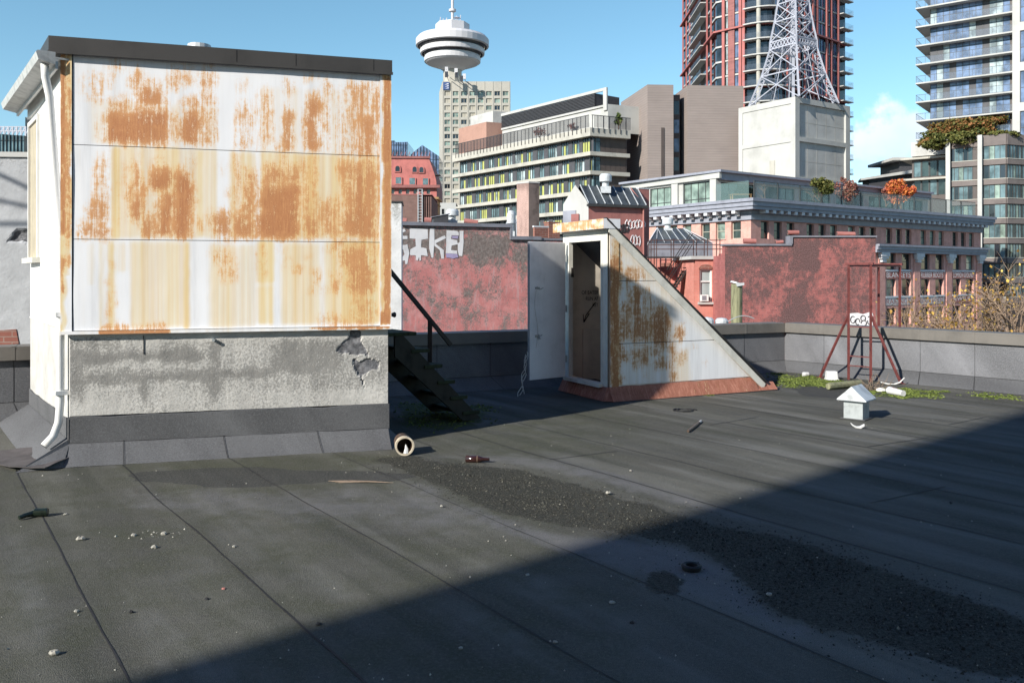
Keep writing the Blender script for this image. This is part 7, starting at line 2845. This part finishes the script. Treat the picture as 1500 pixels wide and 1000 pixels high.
for h in ghol:
    add_window(tw, TF, h, (M['winframe'], M['glass_blue']), .25, .09, True, .48, 'grid_window', .25, 1)

PDC = (xat(1474, 124), 124.0)
PDr = unit(2.68, 1.0)
PDl = (-TU[0], -TU[1])
pdL = hit(1386, PDC, PDl)
PDL = (PDC[0] + PDl[0] * pdL, PDC[1] + PDl[1] * pdL)
PDR = (PDC[0] + PDr[0] * 9, PDC[1] + PDr[1] * 9)
DFL, DFR = Fr(PDL, TU), Fr(PDC, PDr)
pd = thing('podium_block', 'brown banded podium building with white columns below the glass tower', 'building', (PDC[0], PDC[1], -18))
PT = zat(196, 124)
m = MB()
m.shell([PDC, PDR, (PDR[0] + 3, PDR[1] + 12), (PDL[0] + 6, PDL[1] + 12), PDL], -18, PT - .02)
m.build('core_wall', M['brownpanel'], pd)
DP = 2.88
zc = zat(212.5, 124)
for k in range(8):
    z1 = zc - DP * k
    z0 = z1 - 1.95
    if z1 < -4:
        break
    for F, spans in ((DFL, ((.5, 3.55), (4.35, pdL - .1))), (DFR, ((.1, 2.9), (3.1, 6.2), (6.4, 8.9)))):
        for q, (s0, s1) in enumerate(spans):
            m = MB()
            n_ = 5
            for i in range(n_):
                a, b = s0 + (s1 - s0) * i / n_, s0 + (s1 - s0) * (i + 1) / n_
                m.fbox(F, a - .03, a + .04, .002, .10, z0, z1, 1)
                m.fquad(F, a + .04, b - .03, z0, z1, .03, 0 if (i + k + q) % 3 else 2)
            m.fbox(F, s1 - .03, s1 + .03, .002, .10, z0, z1, 1)
            m.build('window', [M['glass_teal'], M['winframe'], M['glass_blind'] if (k + q) % 2 else M['glass_dark']], pd)
    for F, s0, s1 in ((DFL, .0, pdL), (DFR, .0, 9)):
        m = MB()
        m.fbox(F, s0, s1, .002, .22, z0 - .80, z0 - .05)
        m.build('spandrel_band', M['spandrel'], pd)
        m = MB()
        m.fbox(F, s0, s1, .002, .28, z0 - .049, z0 + .06)
        m.build('sill_band', M['conc'], pd)
for x0, x1 in ((1387, 1393.5), (1433.5, 1440)):
    m = MB()
    m.fbox(DFL, DFL.s_at(x0), DFL.s_at(x1), .30, .95, -18, zat(199, 126))
    m.build('white_column', M['concwhite'], pd)
m = MB()
for F, s1 in ((DFL, pdL), (DFR, 9)):
    m.fbox(F, 0, s1, .002, .20, zc + .06, PT)
m.build('roof_parapet', M['spandrel'], pd)
# wing with flat white eaves
wgF = Fr((xat(1322, 137), 137.0), TU)
wg1 = wgF.s_at(1386)
wg0 = wgF.s_at(1335.5)
for k, (yt, x0, x1) in enumerate(((228, 1320, 1387), (259, 1318, 1387))):
    m = MB()
    z = zat(yt, 133)
    m.fbox(wgF, wgF.s_at(x0) if k else wgF.s_at(1321), wg1 + 1, -9, .8, z - .3, z)
    m.build('flat_eave', M['conc'], pd)
m = MB()
m.fbox(wgF, wg0, wg1 + .5, -9, -.2, -18, zat(230, 133))
m.build('wing_wall', M['brownpanel'], pd)
m = MB()
m.fbox(wgF, wg0, wg1, -1.2, .4, zat(226, 133), zat(205, 133))
m.build('planter_wall', M['concwhite'], pd)
for yt, yb in ((234, 256), (262, 284)):
    for i in range(4):
        s0, s1 = wg0 + .3 + (wg1 - wg0 - .3) * i / 4, wg0 + .3 + (wg1 - wg0 - .3) * (i + 1) / 4 - .15
        m = MB()
        m.fquad(wgF, s0, s1, zat(yb, 133), zat(yt, 133), -.15, 0)
        for a in (s0, s1):
            m.fbox(wgF, a - .05, a + .05, -.19, -.05, zat(yb, 133), zat(yt, 133), 1)
        m.build('window', [M['glass'] if (i + yt) % 3 else M['glass_teal'], M['winframe']], pd)
# low white roofs further left
lb = thing('low_pavilion', 'low pale flat-roofed building peeping out beside the podium', 'building', (xat(1300, 190), 190, -18))
m = MB()
m.box(xat(1318, 190), xat(1345, 190), 190, 200, 15, zat(236, 190))
m.build('upper_wall', M['louvre'], lb)
m = MB()
m.box(xat(1304, 190), xat(1350, 190), 188.5, 202, zat(236, 190) + .01, zat(232, 190))
m.build('upper_roof', M['concwhite'], lb)
m = MB()
m.box(xat(1262, 190), xat(1345, 190), 186, 189.5, 10, zat(260, 187))
m.build('lower_wall', M['louvre'], lb)
m = MB()
pts = [(xat(1258, 186), 185), (xat(1350, 186), 185), (xat(1350, 190), 190.4), (xat(1258, 190), 190.4)]
m.hexa([(*pts[0], zat(265, 186)), (*pts[1], zat(252, 186)), (*pts[2], zat(252, 186)), (*pts[3], zat(265, 186))], [(*pts[0], zat(262, 186)), (*pts[1], zat(247, 186)), (*pts[2], zat(247, 186)), (*pts[3], zat(262, 186))])
m.build('lower_roof', M['concwhite'], lb)
# roof-garden tree and hanging plants
def podium_tree():
    rr_ = random.Random(77)
    c = at(1410, 197, 130)
    t = thing('roof_garden_tree', 'broad roof garden tree turning from green to rust on the podium', 'tree', at(1415, 214, 130))
    m = MB()
    b = at(1415, 214, 130)
    for k in range(4):
        twigs(m, b + Vector((rr_.gauss(0, .4), rr_.gauss(0, .4), 0)), Vector((rr_.gauss(0, .9), rr_.gauss(0, .5), .8)), 3.2, .13, 2, rr_, .6, .1)
    m.build('trunk', M['bark'], t)
    m = MB()
    for (x, y, rx, ry, n) in ((1385, 191, 3.2, 1.7, 2400), (1372, 203, 2.8, 1.4, 1800), (1415, 180, 3.6, 1.6, 2800), (1448, 182, 2.6, 1.6, 2100), (1410, 195, 4.0, 1.5, 2600), (1440, 196, 3.0, 1.2, 1700), (1460, 176, 1.8, 1.2, 900), (1354, 208, 1.3, .8, 500), (1375, 213, 2.2, .8, 900), (1400, 207, 3.2, .9, 1300)):
        crown_leaves(m, at(x, y, 130), (rx, 2.6, ry), n, .25, rr_, 18)
    m.build('crown', M['leafrust'], t)
    m = MB()
    for (x, y, rx, ry, n) in ((1378, 204, 3.4, 1.5, 1900), (1402, 200, 3.2, 1.4, 1700), (1430, 196, 2.8, 1.2, 1300), (1366, 212, 2.0, 1.0, 800)):
        crown_leaves(m, at(x, y, 129), (rx, 2.4, ry), n, .25, rr_, 18)
    m.build('lower_crown', M['leafolive'], t)
podium_tree()
shrub('hanging_plant', 'green grasses hanging over the podium edge between the white columns', 'plant', 1413, 190, 218, 126.5, 50, 'leafolive', 41, 1900, .24)
shrub('hanging_plant', 'green plants spilling over the podium edge right of the second column', 'plant', 1470, 189, 208, 125, 52, 'leafolive', 42, 1500, .24)

# ================================================================ LOOK-OUT TOWER
LY = 330.0
lo = thing('lookout_tower', 'concrete office tower crowned by a round white look-out pod and mast', 'tower', (xat(695, LY), LY, -18))
LFL, LFR = (xat(648, LY), LY), (xat(747.6, LY), LY)
LB2 = (xat(643.3, 350), 350)
LF = Fr(LFL, (1, 0))
LW = LFR[0] - LFL[0]
kz = LY / FPX
LZ = zat(119.5, LY)
hol = []
for c in range(8):
    x0 = 651 + 12.2 * c
    for r in range(17):
        y0 = 133.8 + 10.45 * r
        if (r < 3) or (c < 4 and r < 5) or (c < 2):
            hol.append((LF.s_at(x0), LF.s_at(x0 + 8.5), zat(y0 + 6.8, LY), zat(y0, LY)))
m = MB()
m.shell([LFL, LFR, (LFR[0], LY + 22), LB2], -18, LZ, {0: hol}, .45)
m.build('wall', M['towerconc'], lo)
for i, h in enumerate(hol):
    w = add_window(lo, LF, h, (M['winframe_lt'], M['glass_dark'] if rnd.random() < .14 else M['winframe_lt'] if rnd.random() < .55 else M['glass_blind']), .4, .16, False, .5, mull=1)
m = MB()
for c in range(9):
    a = LF.s_at(648.7 + 12.2 * c)
    m.fbox(LF, max(0, a - .12), a + .12, .003, .12, zat(300, LY), LZ - .02)
m.build('facade_rib', M['towerconc'], lo)
m = MB()
m.fbox(LF, LF.s_at(649.2), LF.s_at(658.4), .13, .5, zat(132, LY), zat(120.8, LY))
lg = m.build('roof_sign', M['logoblue'], lo)
for i in range(3):
    m = MB()
    y = 123.4 + 3 * i
    a0, a1 = LF.s_at(651.2 + i * .5), LF.s_at(657.2)
    m.fpoly(LF, [(a0, zat(y + 1.6, LY)), (a1, zat(y + .6, LY)), (a1, zat(y - .9, LY)), (a0 + .8, zat(y + .2, LY))], .502, .56)
    m.build('sign_bar', M['paintwhite'], lg)
PC_ = (xat(662.8, 338), 338.0)
q = 338 / FPX
R_ = lambda px_: px_ * q
Zq = lambda y: zat(y, 338)
def lathe_part(name, prof, mt, n=48, sm=False):
    m = MB()
    m.lathe(PC_, [(R_(r), Zq(y)) for r, y in prof], n)
    return m.build(name, mt, lo)
lathe_part('shaft', [(13.5, 165), (13.5, 101), (16, 98)], M['towerconc'], 10)
lathe_part('pod_underside', [(13.8, 104), (20, 100), (38, 93.5), (41, 91)], M['podwhite'], 48)
lathe_part('lower_ring', [(41, 91.5), (41.5, 86), (40, 83), (38.5, 82.4)], M['podwhite'], 40)
lathe_part('lower_glazing', [(38.5, 83), (44.5, 77.5)], M['poddark'], 40)
lathe_part('middle_ring', [(44.5, 80.5), (47, 80), (47.5, 74.5), (45.5, 72.5), (44, 72.3)], M['podwhite'], 40)
lathe_part('upper_glazing', [(44, 73), (51, 67)], M['poddark'], 40)
lathe_part('upper_ring', [(50.5, 69.5), (53.3, 68.5), (53.5, 59.5), (50, 55.5), (28, 51), (25, 50)], M['podwhite'], 40)
lathe_part('crown_drum', [(25, 52), (25, 36), (0, 35.4)], M['podwhite'], 8)
lathe_part('mast', [(2.0, 37), (2.0, -22), (0, -24)], M['podwhite'], 10)
lathe_part('mast_disc', [(2, 17.5), (5.2, 17.3), (5.2, 14.2), (2, 13.8)], M['podwhite'], 20)
for i, (dx, h) in enumerate(((-17, 6), (-8, 5), (6, 8), (8.5, 6), (12, 9), (-13, 4))):
    m = MB()
    x = PC_[0] + dx * q
    m.bar((x, PC_[1] - 4, Zq(36)), (x + .2, PC_[1] - 4, Zq(36 - h)), .35)
    if i in (2, 3):
        m.lathe((x, PC_[1] - 4), [(0, Zq(33)), (1.0, Zq(31)), (0, Zq(29))], 10)
    m.build('antenna', M['lattice'], lo)
for i, (x, y) in enumerate(((654, 102), (654, 109), (668, 104), (669, 110), (680, 112), (676, 115))):
    m = MB()
    c = at(x, y, 323)
    m.box(c.x - .6, c.x + .6, c.y, c.y + .8, c.z - 1.0, c.z + 1.0)
    m.bar(c, (c.x, 334, c.z), .2)
    m.build('antenna_panel', M['poddark'] if i % 2 else M['podwhite'], lo)

# ================================================================ RED MANSARD HOTEL
MY = 210.0
hm = thing('mansard_building', 'red mansard roofed building with arched dormers behind the shed corner', 'building', (xat(600, MY), MY, -18))
mx0 = xat(548, MY)
MF = Fr((mx0, MY), (1, 0))
e1 = MF.s_at(639.5)
et = MF.s_at(628)
y_e, y_t = 274, 231.5
ze, ztp = zat(y_e, MY), zat(y_t, MY)
m = MB()
prof = []
for i in range(9):
    t_ = i / 8
    prof.append((e1 - (e1 - et) * (1 - math.cos(t_ * math.pi / 2)) , ze + (ztp - ze) * math.sin(t_ * math.pi / 2) if t_ < 1 else ztp))
prof = [(e1, ze), (e1 - .1, ze + 1.5), (e1 - .45, ze + 3), (e1 - 1.0, ze + 4.6), (et, ztp)]
m.fpoly(MF, [(0, ze)] + prof + [(0, ztp)], -18, 0)
m.build('mansard_roof', M['copperred'], hm)
m = MB()
wh_ = []
for x in (575, 586, 597, 608, 618, 627.5):
    wh_.append((MF.s_at(x - 2.6), MF.s_at(x + 2.6), zat(286, MY), zat(277, MY)))
m.holed(MF, 0, e1, -18, ze - .01, wh_, .5, 0, -.3)
m.face([MF.p(e1, -.3, -18), MF.p(e1, -18, -18), MF.p(e1, -18, ze - .01), MF.p(e1, -.3, ze - .01)])
m.build('wall', M['copperred'], hm)
for h in wh_:
    add_window(hm, MF, h, (M['winframe_lt'], M['glass_dark']), .3, .14, True, .5, d=-.3)
m = MB()
m.fbox(MF, 0, e1 + .9, -.3, .8, ze - .25, ze + .45)
m.build('eaves_cornice', M['redtile'], hm)
m = MB()
m.fbox(MF, 0, et + .4, -.5, .35, ztp - .1, ztp + .4)
for i in range(14):
    a = et - 1.0 * i
    m.bar(MF.p(a, -.2, ztp + .4), MF.p(a + .3, -.2, ztp + 1.5), .14)
m.build('roof_cresting', M['redtile'], hm)
for x, y, w_, arch in ((582.5, 246.5, 6.4, True), (607.5, 247.5, 6, True), (617.5, 248, 6, True), (584, 264.5, 8, False), (604, 265.5, 8, False), (623.5, 266, 7.5, False)):
    a0, a1 = MF.s_at(x - w_ / 2), MF.s_at(x + w_ / 2)
    z0, z1 = zat(y + 4.8, MY), zat(y + (0 if arch else -4.6), MY)
    m = MB()
    P = [(a0 - .25, z0 - .2), (a1 + .25, z0 - .2), (a1 + .25, z1)]
    if arch:
        P += [((a0 + a1) / 2 + (a1 - a0 + .5) / 2 * math.cos(t_ * math.pi / 8), z1 + (a1 - a0 + .5) / 2 * math.sin(t_ * math.pi / 8)) for t_ in range(1, 8)]
    P += [(a0 - .25, z1)]
    m.fpoly(MF, P, -.4, .25)
    dm = m.build('dormer', M['copperred'], hm)
    m = MB()
    P = [(a0, z0), (a1, z0), (a1, z1)]
    if arch:
        P += [((a0 + a1) / 2 + (a1 - a0) / 2 * math.cos(t_ * math.pi / 8), z1 + (a1 - a0) / 2 * math.sin(t_ * math.pi / 8)) for t_ in range(1, 8)]
    P += [(a0, z1)]
    m.fpoly(MF, P, .252, .27)
    m.build('dormer_window', M['glass_dark'] if arch else M['glass_teal'], dm)
for y in (256, 273):
    m = MB()
    m.box(xat(637, MY), xat(645, MY), MY - .5, MY + 2, zat(y + 1.2, MY), zat(y, MY))
    m.bar((xat(644.5, MY), MY - .4, zat(y, MY)), (xat(644.5, MY), MY - .4, zat(y - 5, MY)), .15)
    m.build('fire_balcony', M['steelblack'], hm)
# plum brown brick block with ladder duct
PY = 72.0
pb = thing('brown_brick_block', 'plain brown brick block with a steel ladder duct behind the graffiti wall', 'building', (xat(600, PY), PY, -18))
PF = Fr((xat(545, PY), PY), (1, .02))
m = MB()
m.fbox(PF, 0, PF.s_at(619), -8, 0, -18, zat(285.5, PY))
m.fbox(PF, PF.s_at(619) + .001, PF.s_at(632), -8, -.2, -18, zat(287, PY))
for x in (621, 624.5, 628, 631):
    a = PF.s_at(x)
    m.fbox(PF, a - .045, a + .045, -.199, -.02, -18, zat(288, PY))
m.build('wall', M['brownbrick'], pb)
m = MB()
m.fbox(PF, 0, PF.s_at(632) + .03, -8.02, .04, zat(285.5, PY) + .002, zat(284, PY))
m.build('coping', M['pinkwall'], pb)
m = MB()
a0, a1 = PF.s_at(612.5), PF.s_at(618.5)
for a in (a0, a1):
    m.fbox(PF, a - .03, a + .03, .045, .10, -4, zat(277, PY))
z = zat(277, PY)
while z > 4:
    m.fbox(PF, a0 + .03, a1 - .03, .05, .08, z - .03, z)
    z -= .24
m.build('ladder', M['galvwhite'], pb)
oc = thing('ochre_facade', 'narrow ochre ornamented facade squeezed beside the brown brick block', 'building', (xat(637, 110), 110, -18))
OF2 = Fr((xat(630, 110), 110), (1, 0))
m = MB()
m.fbox(OF2, 0, OF2.s_at(640), -5, 0, -18, zat(292, 110))
m.build('wall', M['ochre'], oc)
m = MB()
m.fbox(OF2, 0, OF2.s_at(643), -5, .5, zat(292, 110) + .01, zat(289, 110))
m.fbox(OF2, 0, OF2.s_at(641), -5, .3, zat(299, 110), zat(297, 110))
for x in (633, 636.5, 640):
    a = OF2.s_at(x)
    m.fbox(OF2, a - .08, a + .08, .01, .25, zat(330, 110), zat(299.5, 110))
m.build('ornament', M['ochre'], oc)
# pale low building by the foot of the look-out tower
pw_ = thing('pale_low_building', 'small pale building at the foot of the look-out tower', 'building', (xat(655, 140), 140, -18))
PWF = Fr((xat(640, 140), 140), (1, .02))
hol2 = [(PWF.s_at(647), PWF.s_at(651), zat(314, 140), zat(306, 140))]
m = MB()
m.holed(PWF, 0, PWF.s_at(668), -18, zat(297, 140), hol2, .3)
m.face([PWF.p(0, 0, zat(297, 140)), PWF.p(PWF.s_at(668), 0, zat(297, 140)), PWF.p(PWF.s_at(668), -8, zat(297, 140)), PWF.p(0, -8, zat(297, 140))])
m.build('wall', M['concwhite'], pw_)
add_window(pw_, PWF, hol2[0], (M['winframe'], M['glass_dark']), .2, .08)

# ---------------------------------------------------------------- distant glass towers
def glass_tower(label, poly_px, Y, dep, mt, nv, nh, name='glass_tower'):
    t = thing(name, label, 'tower block', (xat(poly_px[0][0], Y), Y, -18))
    F = Fr((xat(poly_px[0][0], Y), Y), (1, 0))
    P = [(F.s_at(x), zat(y, Y)) for x, y in poly_px]
    base = [(P[0][0], -18)] + P + [(P[-1][0], -18)]
    m = MB()
    m.fpoly(F, base, -dep, 0)
    m.build('glass_wall', mt, t)
    zt_ = max(p[1] for p in P)
    w_ = Y / FPX
    m = MB()
    a0, a1 = P[0][0], P[-1][0]
    for i in range(nv + 1):
        a = a0 + (a1 - a0) * i / nv
        zz = P[0][1]
        for j in range(len(P) - 1):
            if P[j][0] <= a <= P[j + 1][0] and P[j + 1][0] > P[j][0]:
                zz = P[j][1] + (P[j + 1][1] - P[j][1]) * (a - P[j][0]) / (P[j + 1][0] - P[j][0])
        m.fbox(F, a - w_ * .15, a + w_ * .15, .01, .3, -5, zz)
    z = min(p[1] for p in P) - 1.0
    while z > 20:
        m.fbox(F, a0, a1, .01, .25, z - w_ * .18, z)
        z -= 4.0
    m.build('mullion_grid', M['winframe'], t)
    return t, F


glass_tower('blue glass tower top showing above the red mansard roof', [(556, 206.5), (578, 206), (578, 208.5), (597, 208)], 320, 20, M['glass_blue'], 12, 6)
glass_tower('dark blue glass tower with a pointed sloping top', [(602, 226), (618.5, 212.5), (643, 229)], 290, 16, M['glass_blue'], 9, 6)
gtw, GF = glass_tower('dark glass tower with white roof steelwork at the left edge', [(-6, 196), (36.5, 199)], 190, 18, M['glass_teal'], 8, 6)
m = MB()
for i in range(7):
    a = GF.s_at(-4 + 6.3 * i)
    m.bar(GF.p(a, -1, zat(199, 190)), GF.p(a, -1, zat(184, 190)), .3)
    m.bar(GF.p(a, -1, zat(197, 190)), GF.p(a + .8, -1, zat(186, 190)), .2)
for y in (185, 191):
    m.bar(GF.p(GF.s_at(-5), -1, zat(y, 190)), GF.p(GF.s_at(34), -1, zat(y, 190)), .25)
m.build('roof_steelwork', M['lattice'], gtw)
glass_tower('pale slender tower between the glass tower and the shed', [(38, 172), (50, 172)], 240, 16, M['concwhite'], 4, 6, 'slender_tower')

# ================================================================ STREET TREES BEHIND THE PARAPET
def street_tree(label, x, ytop, Y, w, seed, nleaf):
    rr_ = random.Random(seed)
    zt_ = zat(ytop, Y)
    b = Vector((xat(x, Y), Y, -18.0))
    t = thing('street_tree', label, 'tree', b, 'street trees behind the parapet')
    m = MB()
    top = Vector((b.x + rr_.gauss(0, .3), b.y, zt_ - 3.6))
    m.tube([b, b.lerp(top, .5) + Vector((.2, 0, 0)), top], [.30, .24, .17], 8)
    tips = []
    W = w * Y / FPX / 2
    for k in range(12):
        f = rr_.uniform(.82, 1.0)
        o_ = b.lerp(top, f)
        twigs(m, o_, Vector((rr_.uniform(-1, 1) * W / 4.2, rr_.uniform(-.7, .7), 1.0)), rr_.uniform(2.0, 3.0), .07, 3, rr_, .5, .12, tips, (3, 5))
    m.build('trunk', M['twigbark'], t)
    m = MB()
    for k in range(int(nleaf * 1.6)):
        p = rr_.choice(tips) + Vector((rr_.gauss(0, .22), rr_.gauss(0, .22), rr_.gauss(0, .22)))
        a = Vector((rr_.gauss(0, 1), rr_.gauss(0, 1), rr_.gauss(0, 1))).normalized()
        c_ = a.cross(Vector((0, .3, 1))).normalized()
        s = rr_.uniform(.05, .11)
        m.face([p - a * s, p + c_ * s * .7, p + a * s, p - c_ * s * .7])
    m.build('crown', M['leafyellow'], t)


street_tree('thin autumn street tree behind the red ladder frame', 1345, 466, 44, 120, 5, 380)
street_tree('tallest bare autumn tree with yellow leaves at the right edge', 1482, 412, 40, 130, 8, 900)
street_tree('bare autumn tree in front of the middle sign bands', 1412, 450, 46, 130, 13, 620)
# ================================================================ CAMERA, SUN, SKY
cam = bpy.data.cameras.new('camera')
cam.sensor_width = 36.0
cam.lens = 36.0 * FPX / 1500.0
cam.shift_y = -(500.0 - HY) / 1500.0
cam.clip_start, cam.clip_end = 0.05, 6000.0
co = bpy.data.objects.new('camera', cam)
COL.objects.link(co)
co.location = (0, 0, EYE)
co.rotation_euler = (math.pi / 2, 0, 0)
SC.camera = co

EL = math.radians(28.1)
AZ = unit(-0.719, -0.695)
tosun = Vector((AZ[0] * math.cos(EL), AZ[1] * math.cos(EL), math.sin(EL)))
sun = bpy.data.lights.new('sun', 'SUN')
sun.energy = 5.0
sun.angle = math.radians(0.85)
sun.color = (1.0, 0.955, 0.88)
so = bpy.data.objects.new('sun', sun)
COL.objects.link(so)
so.rotation_euler = tosun.to_track_quat('Z', 'Y').to_euler()
so.location = tosun * 60

w = bpy.data.worlds.new('World')
SC.world = w
w.use_nodes = True
nt = w.node_tree
nt.nodes.clear()
out = nt.nodes.new('ShaderNodeOutputWorld')
bg = nt.nodes.new('ShaderNodeBackground')
bg.inputs[1].default_value = 0.116
sky = nt.nodes.new('ShaderNodeTexSky')
sky.sky_type = 'NISHITA'
sky.sun_disc = False
sky.sun_elevation = EL
sky.sun_rotation = math.atan2(AZ[0], AZ[1])
sky.air_density = 1.0
sky.dust_density = 0.0
sky.ozone_density = 2.5
hs = nt.nodes.new('ShaderNodeHueSaturation')
hs.inputs['Hue'].default_value = 0.481
hs.inputs['Saturation'].default_value = 1.05
hs.inputs['Value'].default_value = 1.0
nt.links.new(sky.outputs[0], hs.inputs['Color'])
# one small cumulus low in the north-east and faint wisps, placed by compass direction
tc = nt.nodes.new('ShaderNodeTexCoord')


def wmath(op, a, b=None):
    n = nt.nodes.new('ShaderNodeMath')
    n.operation = op
    for i, v in enumerate((a, b)):
        if v is None:
            continue
        if isinstance(v, (int, float)):
            n.inputs[i].default_value = v
        else:
            nt.links.new(v, n.inputs[i])
    return n.outputs[0]


def wrange(v, a, b, lo=0.0, hi=1.0):
    n = nt.nodes.new('ShaderNodeMapRange')
    n.interpolation_type = 'SMOOTHSTEP'
    nt.links.new(v, n.inputs[0])
    for i, k in enumerate((a, b, lo, hi)):
        n.inputs[1 + i].default_value = k
    return n.outputs[0]


sp = nt.nodes.new('ShaderNodeSeparateXYZ')
nt.links.new(tc.outputs['Generated'], sp.inputs[0])
az = wmath('ARCTAN2', sp.outputs[0], sp.outputs[1])
el = wmath('ARCSINE', sp.outputs[2])
wn = nt.nodes.new('ShaderNodeTexNoise')
nt.links.new(tc.outputs['Generated'], wn.inputs['Vector'])
wn.inputs['Scale'].default_value = 26.0
wn.inputs['Detail'].default_value = 8.0
wn.inputs['Roughness'].default_value = 0.58
wn2 = nt.nodes.new('ShaderNodeTexNoise')
nt.links.new(tc.outputs['Generated'], wn2.inputs['Vector'])
wn2.inputs['Scale'].default_value = 9.0
wn2.inputs['Detail'].default_value = 5.0
da = wmath('DIVIDE', wmath('SUBTRACT', az, 0.418), 0.068)
de = wmath('DIVIDE', wmath('SUBTRACT', el, 0.146), 0.037)
rad = wmath('SQRT', wmath('ADD', wmath('MULTIPLY', da, da), wmath('MULTIPLY', de, de)))
dens = wmath('ADD', wmath('SUBTRACT', 1.0, rad), wmath('MULTIPLY', wmath('SUBTRACT', wn.outputs[0], 0.46), 2.2))
cm = wrange(dens, 0.10, 0.60)
lit = wrange(wmath('ADD', wmath('MULTIPLY', de, 0.45), wmath('MULTIPLY', wmath('SUBTRACT', wn2.outputs[0], 0.45), 2.6)), -0.9, 0.7)
cr = nt.nodes.new('ShaderNodeMix')
cr.data_type = 'RGBA'
cr.inputs[6].default_value = (3.9, 5.1, 6.6, 1)
cr.inputs[7].default_value = (6.6, 7.0, 7.5, 1)
nt.links.new(lit, cr.inputs[0])
mx = nt.nodes.new('ShaderNodeMix')
mx.data_type = 'RGBA'
nt.links.new(wmath('MULTIPLY', cm, 0.90), mx.inputs[0])
tn = nt.nodes.new('ShaderNodeMix')
tn.data_type, tn.blend_type = 'RGBA', 'MULTIPLY'
tn.inputs[0].default_value = 1.0
tn.inputs[7].default_value = (0.95, 1.0, 1.02, 1)
nt.links.new(hs.outputs[0], tn.inputs[6])
zn = nt.nodes.new('ShaderNodeMix')                # deeper, bluer sky towards the zenith
zn.data_type, zn.blend_type = 'RGBA', 'MULTIPLY'
zn.inputs[7].default_value = (0.52, 0.54, 0.92, 1)
nt.links.new(wrange(el, 0.34, 0.85), zn.inputs[0])
nt.links.new(tn.outputs[2], zn.inputs[6])
nt.links.new(zn.outputs[2], mx.inputs[6])
nt.links.new(cr.outputs[2], mx.inputs[7])
nt.links.new(mx.outputs[2], bg.inputs[0])
nt.links.new(bg.outputs[0], out.inputs[0])

SC.view_settings.view_transform = 'Standard'
SC.view_settings.look = 'None'
SC.view_settings.gamma = 1.0
SC.view_settings.exposure = 0.52
SC.render.film_transparent = False
SC.cycles.max_bounces = 6
SC.cycles.transparent_max_bounces = 12
SC.cycles.use_denoising = True
